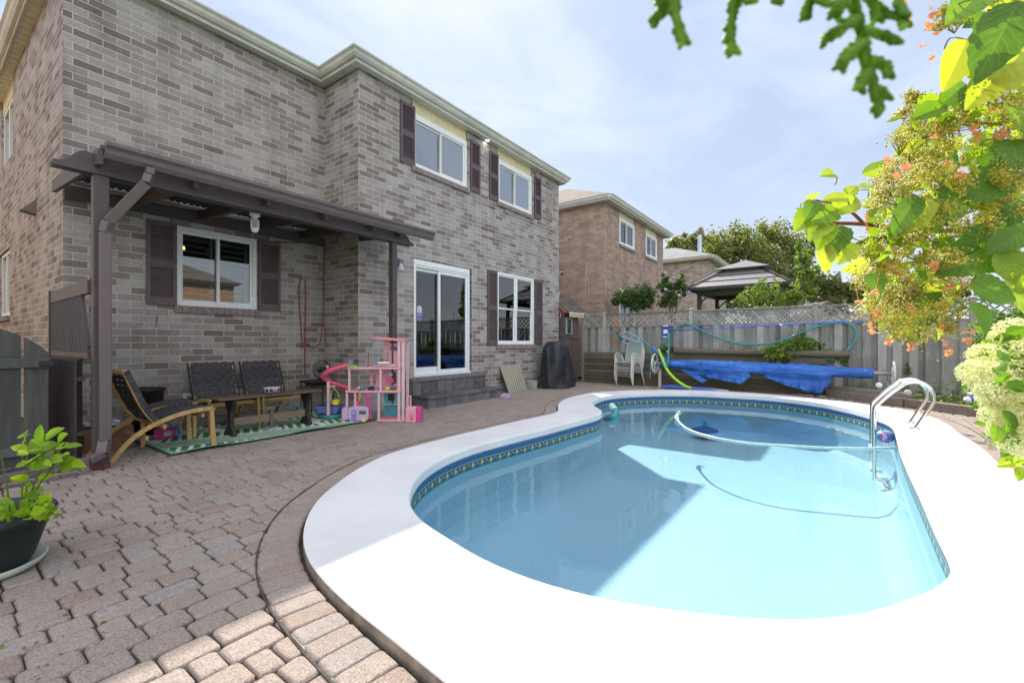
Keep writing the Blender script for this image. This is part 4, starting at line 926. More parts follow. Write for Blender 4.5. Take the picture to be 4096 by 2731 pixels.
q = FX(2237, 1095, 10.98); sc_ = thing('security_camera', 'small black dome camera on the far corner of the house', 'camera', q)
MB().ball((q.x, 6.24, q.z), .045).build('dome', BLACKP, sc_, smooth=True); MB().box(10.93, 6.25, q.z - .03, 10.99, 6.33, q.z + .03).build('mount', pm('grey_mount', (.3, .3, .3), .5), sc_)
REDC = pm('red_cord', (.27, .055, .035), .6, .1, 20)
def wallcord(px, Y): return crv([FY(x, y, Y) for x, y in px], 5)
mb = MB(); mb.tube(wallcord([(1208, 1395), (1206, 1330), (1200, 1250), (1196, 1200), (1197, 1140), (1203, 1118), (1210, 1114), (1219, 1120), (1222, 1150), (1222, 1230), (1220, 1340), (1219, 1500)], 7.265), .009, 6)
tag(mb.build('red_wire', REDC, loc=(3.9, 7.26, 1.9), smooth=True), 'red cord looped over a hook on the brick wall', 'cord', 'red cords on the brick wall')
mb = MB(); mb.tube(wallcord([(1100, 966), (1180, 972), (1280, 966), (1296, 985), (1294, 1060), (1294, 1150), (1292, 1250), (1286, 1335), (1276, 1375), (1255, 1388), (1230, 1380), (1215, 1360)], 7.268), .008, 6)
tag(mb.build('red_wire', REDC, loc=(4.2, 7.26, 2.0), smooth=True), 'red cord running down the inside corner of the brick wall', 'cord', 'red cords on the brick wall')
mb = MB(); mb.tube([FY(x, y, 7.26) for x, y in [(628, 1262), (626, 1290), (625, 1302), (620, 1306)]], .006, 5)
tag(mb.build('wall_hook', pm('dark_hook', (.07, .08, .08), .5, metal=.6), loc=(1.9, 7.26, 1.4)), 'thin dark metal hook on the wall under the plum shutter', 'hook')
# gazebo beyond the fence
GZ = pm('gazebo_roof', (.22, .205, .21), .45, .06, 6, spec=.4); GZD = pm('gazebo_frame', (.06, .056, .058), .5); gz = thing('gazebo', 'dark metal gazebo with two tier roof beyond the fence', 'gazebo', (16.6, 2.45, 0))
gx0, gx1, gy0, gy1, ge = 15.0, 18.4, 1.03, 3.88, 2.90
cxg, cyg = (gx0 + gx1) / 2, (gy0 + gy1) / 2; e1 = .55
mb = MB(); lo_ = [(gx0, gy0, ge), (gx1, gy0, ge), (gx1, gy1, ge), (gx0, gy1, ge)]; hi_ = [(cxg - e1, cyg - e1, ge + .62), (cxg + e1, cyg - e1, ge + .62), (cxg + e1, cyg + e1, ge + .62), (cxg - e1, cyg + e1, ge + .62)]
mb.add(lo_ + hi_, [(0, 1, 5, 4), (1, 2, 6, 5), (2, 3, 7, 6), (3, 0, 4, 7)]); 
for fz in (.33, .66): pass
mb.build('lower_roof', GZ, gz)
mb = MB(); e2 = .80; mb.add([(cxg - e2, cyg - e2, ge + .665), (cxg + e2, cyg - e2, ge + .665), (cxg + e2, cyg + e2, ge + .665), (cxg - e2, cyg + e2, ge + .665), (cxg - .1, cyg - .05, ge + 1.0), (cxg + .1, cyg + .05, ge + 1.0)], [(0, 1, 5, 4), (1, 2, 5), (2, 3, 4, 5), (3, 0, 4), (0, 3, 2, 1)]); mb.build('upper_roof', GZ, gz)
mb = MB(); 
for a, b in zip(lo_, hi_): mb.bar((a[0], a[1], a[2] + .02), (b[0], b[1], b[2] + .02), .07, .05)
for a, b in zip(lo_, lo_[1:] + lo_[:1]): mb.bar((a[0], a[1], a[2] - .02), (b[0], b[1], b[2] - .02), .06, .08)
for k in (.35, .68):
    mb.bar((lerp(gx0, cxg - e1, k), lerp(gy0, cyg - e1, k), ge + .62 * k + .012), (lerp(gx0, cxg - e1, k), lerp(gy1, cyg + e1, k), ge + .62 * k + .012), .02, .02)
for sx in (-1, 1):
    for sy in (-1, 1): mb.bar((cxg + sx * .5, cyg + sy * .5, ge + .58), (cxg + sx * .5, cyg + sy * .5, ge + .74), .04, .04)
mb.build('roof_frame', GZD, gz)
for (a, b) in ((gx0 + .35, gy0 + .3), (gx1 - .35, gy0 + .3), (gx1 - .35, gy1 - .3), (gx0 + .35, gy1 - .3)):
    MB().box(a - .06, b - .06, 0, a + .06, b + .06, ge - .06).build('post', GZD, gz); 
    sy = 1 if b < cyg else -1; MB().tube(crv([(a, b, ge - .75), (a, b + sy * .1, ge - .4), (a, b + sy * .45, ge - .12)], 4), .025, 6).build('brace', GZD, gz)
MB().box(gx0 + .3, gy0 + .25, ge - .16, gx0 + .38, gy1 - .25, ge - .07).box(gx1 - .38, gy0 + .25, ge - .16, gx1 - .3, gy1 - .25, ge - .07).box(gx0 + .38, gy0 + .25, ge - .16, gx1 - .38, gy0 + .33, ge - .07).box(gx0 + .38, gy1 - .33, ge - .16, gx1 - .38, gy1 - .25, ge - .07).build('header_beam', GZD, gz)
# small far house with an arched gable window above the fence
q = FD(3312, 1215, 30); fh = thing('far_house', 'tiny far house with arched gable vent just above the fence', 'house', (q.x, q.y, 0))
x, y = q.x, q.y; wv = RGT; 
def W3(a, d, z): return O + FWD * d + RGT * a - UP * (CAM_H - z)
a0 = (3312 - 2048) / FPX * 30
MB().extr([W3(a0 - 2.2, 30, 0), W3(a0 + 4.5, 30, 0), W3(a0 + 4.5, 30, 3.2), W3(a0 + 1.4, 30, 3.2), W3(a0, 30, 3.9), W3(a0 - 1.4, 30, 3.25), W3(a0 - 2.2, 30, 3.2)], FWD * 5).build('wall', pm('far_siding', (.42, .36, .32), .9), fh)
MB().extr([W3(a0 - 1.5, 29.9, 3.2), W3(a0, 29.9, 3.95), W3(a0 + 1.5, 29.9, 3.2), W3(a0 + 1.5, 29.9, 3.05), W3(a0, 29.9, 3.75), W3(a0 - 1.5, 29.9, 3.05)], FWD * 5).build('roof', SHINGR, fh)
MB().extr([W3(a0 + .6 * math.cos(k / 8 * math.pi), 29.85, 3.05 + .42 * math.sin(k / 8 * math.pi)) for k in range(9)], FWD * .04).build('arched_vent', pm('vent_dark', (.12, .11, .11), .7), fh)
MB().extr([W3(a0 - 3.2, 29.0, 2.9), W3(a0 - 1.5, 29.0, 3.3), W3(a0 - .6, 29.0, 2.9)], FWD * 3).build('porch_roof', pm('tan_shingle', (.36, .27, .2), .9), fh)
# ================================================================ FURNITURE AND TOYS UNDER THE PORCH ROOF
# ---- bentwood lounge chair, built facing +X at the origin
def lounge():
    t = thing('lounge_chair', 'x', 'lounge chair', (0, 0, 0), 'bentwood lounge chairs with woven black straps')
    W = .58; arc = crv([(-.50, 0, 0), (-.34, 0, .20), (-.17, 0, .315), (.02, 0, .385), (.20, 0, .42), (.39, 0, .43)], 5)
    for sy in (-1, 1):
        y = sy * W / 2; mb = MB()
        for a, b in zip(arc, arc[1:]): mb.bar((a.x, y, a.z), (b.x, y, b.z), .022, .042)
        mb.lathe([(.026, -.014), (.026, .014), (0, .014)], (.39, y, .43), 14, axis='y'); mb.build('side_rail', HONEY, t, bev=.003)
        MB().hexa([(.375, y - .011, .0), (.425, y - .011, 0), (.425, y + .011, 0), (.375, y + .011, 0)], [(.36, y - .011, .42), (.395, y - .011, .42), (.395, y + .011, .42), (.36, y + .011, .42)]).build('leg', HONEY, t, bev=.003)
        bp = crv([(-.04, 0, .30), (-.14, 0, .36), (-.24, 0, .52), (-.32, 0, .72), (-.38, 0, .885)], 4); mb = MB()
        for a, b in zip(bp, bp[1:]): mb.bar((a.x, y * .9, a.z), (b.x, y * .9, b.z), .022, .036)
        mb.build('back_rail', HONEY, t, bev=.003)
    for (x, z) in ((.30, .36), (-.20, .20), (-.05, .29), (-.375, .865)): MB().box(x - .012, -W/2 + .012, z - .02, x + .012, W/2 - .012, z + .02).build('stretcher', HONEY, t)
    def weave(curve, half, n, name):
        mb = MB(); k = len(curve) - 1
        L = sum((b - a).length for a, b in zip(curve, curve[1:])); rows = max(4, int(L / .058))
        rs = resample([Vector((p.x, 0, p.z)) for p in curve], L / rows, False)
        for i in range(n):                                          # straps along
            y0 = lerp(-half, half, (i + .10) / n); y1 = lerp(-half, half, (i + .90) / n); vs = []
            for j, p in enumerate(rs):
                tn = (rs[min(j+1, len(rs)-1)] - rs[max(j-1, 0)]).normalized(); nn = Vector((-tn.z, 0, tn.x)); o_ = .006 * (1 if (i + j) % 2 else -1); q_ = p + nn * o_
                vs += [(q_.x, y0, q_.z), (q_.x, y1, q_.z)]
            mb.add(vs, [(2*j, 2*j+1, 2*j+3, 2*j+2) for j in range(len(rs) - 1)])
        for j in range(len(rs) - 1):                                # straps across
            a, b = rs[j], rs[j+1]; p0 = a.lerp(b, .08); p1 = a.lerp(b, .92); tn = (b - a).normalized(); nn = Vector((-tn.z, 0, tn.x)); vs = []; e = half + .016
            for i in range(n + 1):
                yy = lerp(-e, e, i / n); o_ = -.006 * (1 if (i + j) % 2 else -1); vs += [(p0.x + nn.x * o_, yy, p0.z + nn.z * o_), (p1.x + nn.x * o_, yy, p1.z + nn.z * o_)]
            mb.add(vs, [(2*i, 2*i+1, 2*i+3, 2*i+2) for i in range(n)])
            for sy in (-1, 1):
                yy = sy * (half + .018); mb.bar((p0.x, yy, p0.z), (p1.x, yy, p1.z), .007, .045)
        o_ = mb.build(name, STRAP, t); s_ = o_.modifiers.new('thick', 'SOLIDIFY'); s_.thickness = .003; return o_
    weave([Vector((p.x, 0, p.z + .012)) for p in crv([(-.06, 0, .325), (.08, 0, .375), (.22, 0, .412), (.38, 0, .432)], 4)], W/2 - .03, 9, 'woven_seat')
    weave([Vector((p.x, 0, p.z)) for p in crv([(-.06, 0, .33), (-.13, 0, .37), (-.22, 0, .52), (-.30, 0, .72), (-.365, 0, .88)], 4)], W/2 * .9, 9, 'woven_back')
    return t
ch0 = lounge(); ch0['label'] = 'woven black lounge chair standing side on next to the brown porch post'; place(ch0, (1.63, 5.83, 0), R_(4))
for (x, y, rz, lab) in ((2.55, 6.66, -90, 'woven lounge chair under the window, left one of the pair behind the trestle table'), (3.20, 6.68, -90, 'woven lounge chair by the wall, right one of the pair behind the trestle table')):
    c_ = copy_tree(ch0); c_['label'] = lab; place(c_, (x, y, 0), R_(rz))
fs_ = thing('footstool', 'low bentwood footstool with dark woven top beyond the side-on lounge chair', 'footstool', (1.9, 6.4, 0))
mb = MB(); arc = crv([(1.55, 6.2, .30), (1.72, 6.2, .37), (1.9, 6.2, .41), (2.1, 6.2, .42)], 4)
for yy in (6.18, 6.66):
    for a, b in zip(arc, arc[1:]): mb.bar((a.x, yy, a.z), (b.x, yy, b.z), .022, .04)
for (x, yy) in ((1.58, 6.18), (1.58, 6.66), (2.07, 6.18), (2.07, 6.66)): MB().box(x - .018, yy - .011, 0, x + .018, yy + .011, .31 if x < 1.8 else .40).build('leg', HONEY, fs_, bev=.003)
mb.build('side_rail', HONEY, fs_, bev=.003); mb = MB(); vs = []
for p in arc: vs += [(p.x, 6.19, p.z + .022), (p.x, 6.65, p.z + .022)]
mb.add(vs, [(2*j, 2*j+1, 2*j+3, 2*j+2) for j in range(len(arc) - 1)]); o_ = mb.build('woven_top', STRAP, fs_); o_.modifiers.new('t', 'SOLIDIFY').thickness = .012
# ---- trestle table
tb = thing('trestle_table', 'long low wooden trestle table standing on the green leaf rug', 'table', (2.85, 5.97, 0))
MB().box(2.20, 5.83, .462, 3.50, 6.13, .486).build('tabletop', BENCHW, tb, bev=.005)
for x in (2.38, 3.34):
    pl = [(x - .02, 5.86, 0), (x - .02, 6.10, 0), (x - .02, 6.10, .05), (x - .02, 6.02, .16), (x - .02, 6.02, .30), (x - .02, 6.10, .42), (x - .02, 6.12, .461), (x - .02, 5.84, .461), (x - .02, 5.86, .42), (x - .02, 5.94, .30), (x - .02, 5.94, .16), (x - .02, 5.86, .05)]
    MB().extr(pl, (.045, 0, 0)).build('leg', BLACKW, tb, bev=.004)
MB().box(2.40, 5.965, .13, 3.32, 5.99, .225).build('stretcher', BENCHW, tb, bev=.003); MB().box(2.84, 5.95, .05, 2.88, 6.01, .26).build('brace', BENCHW, tb)
m, t, o = newmat('patterned_bowl'); v = coords(t, 'Object', (1, 1, 1)); vo = t.nodes.new('ShaderNodeTexVoronoi'); vo.inputs['Scale'].default_value = 42; vo.inputs['Randomness'].default_value = .15; t.links.new(v, vo.inputs['Vector'])
c = ramp(t, vo.outputs['Distance'], [(.12, (.03, .03, .04)), (.2, (.75, .75, .76)), (.36, (.75, .75, .76)), (.44, (.03, .03, .05))]); princ(t, o, c, .3, coat=.3)
bw_ = thing('bowl', 'small white bowl with black pattern on the trestle table', 'bowl', (2.86, 5.95, .486)); MB().lathe([(0, 0), (.07, 0), (.092, .025), (.098, .07), (.1, .075), (.094, .075), (.085, .03), (0, .012)], (2.86, 5.95, .487), 28).build('body', m, bw_, smooth=True); MB().lathe([(.097, .068), (.101, .075), (.099, .08), (.092, .078)], (2.86, 5.95, .487), 28).build('rim', WHITE, bw_, smooth=True)
# ---- rug
m, t, o = newmat('leaf_rug'); v = coords(t, 'Object'); sp = t.nodes.new('ShaderNodeSeparateXYZ'); t.links.new(v, sp.inputs[0]); X_, Y_ = sp.outputs[0], sp.outputs[1]
# palm fronds: ribs fanning from a bent spine, repeated in cells
cx = math_(t, 'SUBTRACT', math_(t, 'FRACT', math_(t, 'MULTIPLY_ADD', X_, 1.15, math_(t, 'MULTIPLY', Y_, .6))), .5)
cy = math_(t, 'SUBTRACT', math_(t, 'FRACT', math_(t, 'MULTIPLY_ADD', Y_, 1.3, math_(t, 'MULTIPLY', X_, .35))), .5)
rib = math_(t, 'SINE', math_(t, 'MULTIPLY', math_(t, 'ADD', math_(t, 'MULTIPLY', cx, 1.0), math_(t, 'MULTIPLY', math_(t, 'ABSOLUTE', cy), -.75)), 62))
spine = math_(t, 'LESS_THAN', math_(t, 'ABSOLUTE', cy), .035)
k = math_(t, 'MAXIMUM', math_(t, 'GREATER_THAN', rib, .35), spine)
c = mixc(t, noise(t, v, 3, 2), (.03, .16, .045), (.10, .28, .03)); c = mixc(t, k, c, (.66, .72, .70)); c = mixc(t, math_(t, 'GREATER_THAN', noise(t, v, 2.1, 1), .62), c, (.66, .72, .70))
bx = math_(t, 'MAXIMUM', math_(t, 'ABSOLUTE', X_), 0.0); edge_ = math_(t, 'MAXIMUM', math_(t, 'GREATER_THAN', math_(t, 'ABSOLUTE', X_), 1.17), math_(t, 'GREATER_THAN', math_(t, 'ABSOLUTE', Y_), .70))
fine = math_(t, 'GREATER_THAN', math_(t, 'SINE', math_(t, 'MULTIPLY', Y_, 300)), .2); c = mixc(t, edge_, c, mixc(t, fine, (.02, .20, .09), (.66, .72, .70)))
c = mixc(t, math_(t, 'MAXIMUM', math_(t, 'GREATER_THAN', math_(t, 'ABSOLUTE', X_), 1.215), math_(t, 'GREATER_THAN', math_(t, 'ABSOLUTE', Y_), .762)), c, (.012, .10, .05))
princ(t, o, c, .7, 0, .25)
mb = MB(); nx, ny = 60, 34; vs = []
for j in range(ny + 1):
    for i in range(nx + 1):
        a, b = lerp(-1.235, 1.235, i / nx), lerp(-.785, .785, j / ny); e = max(abs(a) / 1.235, abs(b) / .785)
        vs.append((a, b, .012 + .005 * math.sin(a * 7 + b * 2) * math.sin(b * 5 + 1) + (.014 * max(0, math.sin(a * 5.5)) if b < -.7 else 0) + (.0 if e < .97 else .0)))
mb.add(vs, [(j*(nx+1)+i, j*(nx+1)+i+1, (j+1)*(nx+1)+i+1, (j+1)*(nx+1)+i) for j in range(ny) for i in range(nx)])
rg = mb.build('outdoor_rug', m, smooth=True); rg.modifiers.new('t', 'SOLIDIFY').thickness = .004; place(rg, (2.84, 6.24, .006), R_(0.5)); tag(rg, 'green and white palm leaf rug under the chairs and table', 'rug')
# ---- bin, buckets, fan, stool
q = Vector((1.80, 6.93, 0)); tub = thing('plastic_tub', 'tall black plastic tub against the brick wall behind the side-on chair', 'tub', q)
MB().lathe([(0, .01), (.15, .01), (.185, .55), (.205, .56), (.205, .585), (.185, .585), (.145, .03), (0, .03)], q, 28).build('body', BLACKP, tub, smooth=True)
q = Vector((3.12, 6.62, 0)); bk = thing('bucket', 'white plastic bucket on the rug below the right hand wall chair', 'bucket', q); MB().lathe([(0, .02), (.075, .02), (.10, .22), (.107, .22), (.107, .235), (.096, .235), (.07, .03), (0, .03)], q, 24).build('body', WHITE, bk, smooth=True); MB().tube(crv([(q.x - .1, q.y, .21), (q.x - .08, q.y - .06, .13), (q.x, q.y - .1, .10), (q.x + .08, q.y - .06, .13), (q.x + .1, q.y, .21)], 4), .003, 5).build('handle', BLACKP, bk)
TEAL = plastic('teal_plastic', (.05, .33, .36)); PINK = plastic('pink_plastic', (.72, .36, .42)); HOTP = plastic('hot_pink_plastic', (.62, .06, .25)); SKYB = plastic('sky_blue_plastic', (.06, .30, .62)); PALEP = plastic('pale_pink_plastic', (.66, .47, .50)); CORAL = plastic('coral_slide_plastic', (.72, .10, .19)); PURP = plastic('periwinkle_plastic', (.20, .24, .66)); YELL = plastic('yellow_plastic', (.70, .62, .04)); LIME = plastic('lime_plastic', (.18, .62, .05)); LILAC = plastic('lilac_plastic', (.55, .40, .58)); VIOL = plastic('violet_plastic', (.26, .20, .56))
q = Vector((3.62, 6.7, .012)); tc_ = thing('toy_truck', 'teal and pink toy truck on the rug beside the white bucket', 'toy', q)
MB().box(q.x - .16, q.y - .05, .03, q.x + .16, q.y + .05, .06).build('chassis', PINK, tc_, bev=.008); MB().box(q.x - .02, q.y - .05, .062, q.x + .14, q.y + .05, .15).build('cab', TEAL, tc_, bev=.012)
for a in (-.1, .1): MB().lathe([(0, -.06), (.03, -.06), (.03, .06), (0, .06)], (q.x + a, q.y, .042), 14, axis='y').build('wheel', BLACKP, tc_)
q = Vector((4.10, 6.92, 0)); tbl = thing('side_table', 'small black metal side table in the corner under the fan', 'table', q)
MB().box(3.86, 6.76, .50, 4.28, 7.12, .53).build('top', BLACKW, tbl, bev=.005)
for (x, y) in ((3.88, 6.78), (4.26, 6.78), (3.88, 7.1), (4.26, 7.1)): MB().tube([(x, y, 0), (x, y, .5)], .009, 6).build('leg', BLACKP, tbl)
MB().box(3.95, 6.9, .44, 4.26, 7.1, .50).build('apron', BLACKW, tbl)
q = Vector((4.13, 6.90, .53)); fan = thing('desk_fan', 'round black desk fan on the corner side table', 'fan', q); fz = q.z + .17
MB().lathe([(0, 0), (.08, 0), (.075, .015), (.02, .025), (.015, .1)], q, 18).build('base', BLACKP, fan, smooth=True)
mb = MB()
for rr, dy in ((.145, 0), (.145, -.03), (.145, .03), (.11, -.05), (.075, -.06), (.04, -.065)):
    mb.tube([(q.x + rr * math.cos(a * math.pi / 16), q.y + dy, fz + rr * math.sin(a * math.pi / 16)) for a in range(33)], .004, 5, cap=False)
for k in range(24):
    a = k / 24 * 2 * math.pi; mb.tube([(q.x + r * math.cos(a), q.y + d, fz + r * math.sin(a)) for r, d in ((.145, -.03), (.11, -.05), (.04, -.065))], .0022, 4)
mb.build('cage', BLACKP, fan); MB().lathe([(0, -.07), (.03, -.068), (.032, -.05), (.05, .03), (.05, .1), (0, .12)], (q.x, q.y, fz), 16, axis='y').build('motor', BLACKP, fan, smooth=True)
mb = MB()
for k in range(3):
    a = k * 2.09 + .5; mb.add([(q.x + r * math.cos(a + da), q.y + dy, fz + r * math.sin(a + da)) for r, da, dy in ((.03, -.3, -.02), (.13, -.15, -.025), (.135, .5, .01), (.03, .4, .0))], [(0, 1, 2, 3)])
mb.build('blade', pm('grey_blade', (.25, .24, .22), .3), fan); MB().lathe([(0, 0), (.03, 0), (.03, .004), (0, .004)], (q.x + .06, q.y - .067, fz + .05), 12, axis='y').build('badge', pm('fan_badge', (.55, .5, .42), .3), fan)
# ---- pink balloon pump
q = G(660, 1760); pp_ = thing('toy_case', 'hot pink toy case with blue handle on the near end of the rug', 'toy case', (0, 0, 0))
MB().box(-.10, -.06, 0, .10, .06, .115).build('body', HOTP, pp_, bev=.01); MB().box(.101, -.05, .015, .135, .05, .11).build('end_cap', SKYB, pp_, bev=.008); MB().tube(crv([(-.06, .0, .11), (-.05, 0, .155), (.0, 0, .175), (.05, 0, .155), (.06, 0, .11)], 5), .012, 8).build('handle', SKYB, pp_); MB().box(.0, -.0645, .03, .07, -.0605, .085).build('label_plate', pm('plate_grey', (.5, .55, .6), .4), pp_)
MB().lathe([(.012, 0), (.008, .03), (0, .03)], (-.03, -.02, .115), 10).build('nozzle', HOTP, pp_); MB().lathe([(.012, 0), (.008, .03), (0, .03)], (.115, -.02, .11), 10).build('nozzle', SKYB, pp_)
place(pp_, (q.x + .02, q.y + .06, .02), R_(-30))
# ---- doll mansion, local frame: x right, y back, z up; seen square on
DZ = lambda py: (1692 - py) * .00357 
def dollhouse():
    d = thing('dollhouse', 'tall three storey pink toy dollhouse with coral slide beside the far porch post', 'dollhouse', (0, 0, 0)); k = .00357
    def X(px): return (px - 1570) * k
    fr = MB()
    for px in (1610, 1627): fr.box(X(px) - .02, -.01, .0, X(px) + .02, .03, 1.18)
    fr.box(X(1627) - .02, .25, 0, X(1627) + .02, .29, 1.18); fr.build('tower_post', PALEP, d, bev=.004)
    for (px, z0, z1) in ((1528, .02, .43), (1535, .45, .78), (1408, .43, .76), (1432, .05, .42), (1398, .05, .42)):
        MB().box(X(px) - .016, -.01, z0, X(px) + .016, .02, z1).build('column', PALEP, d, bev=.003)
    for (z, a, b, dp) in ((.0, 1520, 1640, .30), (.42, 1392, 1618, .30), (.76, 1400, 1618, .28)):
        MB().box(X(a), -.02, z, X(b), dp, z + .035).build('storey_floor', PINK, d, bev=.008)
    MB().box(X(1528), .27, .035, X(1610), .285, .42).build('kitchen_wall', pm('toy_aqua', (.12, .46, .55), .5, .05, 8), d)
    bw = MB(); wall(bw, 'y', .27, X(1468), X(1610), .455, .76, [(X(1560), X(1578), .53, .70), (X(1480), X(1492), .5, .72)], .01); bw.build('middle_wall', PINK, d)
    tw = MB(); hs = [(X(a), X(a) + .022, z, z + .035) for a in (1530, 1540, 1594, 1602) for z in (.87, .915, .96)]; hs.append((X(1552), X(1600), 1.14, 1.17)); wall(tw, 'y', .27, X(1525), X(1612), .795, 1.19, hs, .012); tw.build('bedroom_wall', PINK, d)
    MB().hexa([(X(1503), -.03, 1.21), (X(1632), -.03, 1.165), (X(1632), .30, 1.165), (X(1503), .30, 1.21)], [(X(1503), -.03, 1.235), (X(1634), -.03, 1.20), (X(1634), .30, 1.20), (X(1503), .30, 1.235)]).build('roof', plastic('salmon_plastic', (.80, .30, .34)), d, bev=.004)
    MB().box(X(1555), .26, 1.03, X(1597), .268, 1.09).build('wall_picture', pm('toy_picture', (.14, .10, .28), .4, .9, 60), d)
    MB().box(X(1500), .02, .80, X(1600), .2, .835).build('bed', PALEP, d, bev=.008); MB().box(X(1523), -.02, .838, X(1568), .12, .87).build('pillow', WHITE, d, bev=.01); MB().box(X(1501), -.02, .838, X(1522), .1, .85).build('blanket', pm('toy_blue', (.2, .3, .6), .6), d, bev=.003)
    sl = crv([(X(1408), .0, .83), (X(1370), -.02, .79), (X(1330), -.03, .74), (X(1300), .02, .66), (X(1308), .12, .58), (X(1340), .16, .53), (X(1390), .14, .47), (X(1420), .10, .41), (X(1440), .06, .32), (X(1432), .04, .22), (X(1410), .0, .16), (X(1395), -.03, .13)], 6)
    MB().tube(sl, [.028 + .012 * math.sin(min(1, i / 30) * math.pi) for i in range(len(sl))], 12).build('slide', CORAL, d, smooth=True)
    MB().box(X(1315) - .02, .05, .08, X(1315) + .02, .09, .58).build('slide_post', PALEP, d, bev=.003); MB().box(X(1324), .04, .50, X(1345), .06, .52).build('swing_arm', PALEP, d)
    MB().tube(crv([(X(1341), .05, .50), (X(1328), .05, .40), (X(1330), .05, .27), (X(1343), .05, .24), (X(1360), .05, .27), (X(1358), .05, .40), (X(1341), .05, .47)], 5), .005, 6).build('swing_frame', YELL, d)
    MB().box(X(1339), .0, .24, X(1360), .07, .32).build('swing_seat', YELL, d, bev=.01)
    mb = MB(); a, b = X(1476), X(1500)
    mb.box(a, -.03, .04, a + .015, -.01, .42); mb.box(b - .015, -.03, .04, b, -.01, .42)
    for i in range(8): mb.box(a + .015, -.03, .06 + i * .047, b - .015, -.01, .075 + i * .047)
    mb.build('toy_ladder', HOTP, d)
    MB().lathe([(.075, 0), (.075, .028), (0, .028)], (X(1416), .03, .79), 20).build('green_landing', LIME, d)
    MB().tube(crv([(X(1480), .04, .79), (X(1481), .04, .9), (X(1483), .04, 1.0)], 4), .009, 6).build('palm_stem', pm('toy_trunk', (.30, .13, .05), .5), d)
    mb = MB()
    for i in range(7):
        a = i / 7 * 2 * math.pi; c_ = Vector((X(1483), .04, 1.0)); u_ = Vector((math.cos(a), math.sin(a), 0)); s_ = Vector((-math.sin(a), math.cos(a), 0))
        mb.add([c_ - s_ * .01, c_ + s_ * .01, c_ + u_ * .045 + s_ * .016 + UP * .02, c_ + u_ * .045 - s_ * .016 + UP * .02, c_ + u_ * .085 + UP * -.01], [(0, 1, 2, 3), (3, 2, 4)])
    mb.build('palm_frond', LIME, d)
    for i in range(5): MB().ball((X(1492) + i * .022, .04, .965 - .018 * math.sin((i + .5) / 5 * math.pi)), .009, seg=8, ring=6).build('garland_bead', TEAL, d)
    MB().box(X(1404), .0, .82, X(1420), .02, .90).build('chair_back', VIOL, d, bev=.004)
    MB().ball((X(1568), .1, .68), .035, .02, .035).build('mirror', pm('toy_mirror', (.3, .5, .55), .2), d, smooth=True); MB().box(X(1552), .08, .56, X(1580), .14, .62).build('vanity', HOTP, d, bev=.006)
    MB().box(X(1535), .24, .035, X(1600), .265, .20).build('kitchen_cabinet', pm('toy_teal2', (.08, .36, .46), .4), d, bev=.004); MB().box(X(1545), .262, .27, X(1572), .268, .37).build('kitchen_window', BLACKP, d); MB().box(X(1530), .2, .215, X(1605), .262, .225).build('counter', plastic('toy_cream', (.7, .66, .5)), d)
    MB().box(X(1538), .01, .036, X(1600), .14, .05).build('toy_mat', CORAL, d, bev=.004)
    for (px, z, r, col, nm) in ((1495, .475, .045, BLACKP, 'doll_dress'), (1515, .47, .035, VIOL, 'doll_dress'), (1455, .48, .03, pm('denim', (.12, .2, .4), .8), 'doll_dress'), (1560, .48, .03, YELL, 'toy_brush'), (1585, .475, .035, pm('toy_brown', (.2, .1, .05), .6), 'toy_dog'), (1580, .51, .022, SKYB, 'toy_brush'), (1442, .485, .03, pm('toy_silver', (.4, .45, .5), .4), 'toy_bag')):
        MB().ball((X(px), .04, z), r * 1.3, r, r * .75, seg=10, ring=7, jit=.18).build(nm, col, d, smooth=True)
    mb = MB(); 
    for i in range(9): mb.tube(crv([(X(1447) + i * .002, -.02, .46), (X(1450) + i * .003, -.035, .40 - i * .002), (X(1446) + i * .004, -.03, .33 + random.uniform(-.02, .02))], 4), .004, 5)
    mb.build('doll_hair', pm('blonde_hair', (.55, .36, .10), .6), d)
    return d
dh = dollhouse(); q = G(1570, 1690); place(dh, (q.x + .02, q.y + .10, .0), RZ_CAM)
def cam_place(o, px, py, fwd=0.0, rz=0.0, z=0.0):
    q = G(px, py); q = q + FWD * fwd; return place(o, (q.x, q.y, z), RZ_CAM + rz)
pb = thing('toy_pet_box', 'pink transparent toy box with paw print next to the dollhouse', 'toy box', (0, 0, 0))
MB().box(-.11, -.06, .0, .04, .08, .22).build('body', PINK, pb, bev=.01); MB().box(.042, -.05, .0, .115, .08, .22).build('side_bin', HOTP, pb, bev=.006); MB().box(-.10, .0, .22, -.08, .02, .36).box(-.06, .0, .22, -.04, .02, .36).box(-.10, .0, .36, -.04, .02, .38).build('handle', PINK, pb)
mb = MB(); mb.lathe([(0, -.003), (.026, -.003), (.026, .003)], (-.02, -.062, .06), 14, axis='y')
for a in (-.035, -.012, .012, .035): mb.lathe([(0, -.003), (.009, -.003), (.009, .003)], (-.02 + a, -.062, .095 + .012 * (abs(a) < .02)), 10, axis='y')
mb.build('paw_print', CORAL, pb); cam_place(pb, 1652, 1690, .06)
cp_ = thing('toy_camper', 'pink and violet toy camper van in front of the slide', 'toy camper', (0, 0, 0))
def rrect(x0, x1, z0, z1, r, y): 
    o_ = []
    for (cx, cz, a0) in ((x1 - r, z1 - r, 0), (x0 + r, z1 - r, 90), (x0 + r * .6, z0 + r * .6, 180), (x1 - r * .6, z0 + r * .6, 270)):
        rr = r if z1 - r == cz else r * .6
        for i in range(5): a = R_(a0 + i * 22.5); o_.append((cx + rr * math.cos(a), y, cz + rr * math.sin(a)))
    return o_
MB().extr(rrect(-.12, .17, .03, .23, .06, -.07), (0, .14, 0)).build('body', LILAC, cp_, bev=.006); MB().extr(rrect(-.22, -.125, .03, .22, .045, -.06), (0, .12, 0)).build('front_body', LILAC, cp_, bev=.006)
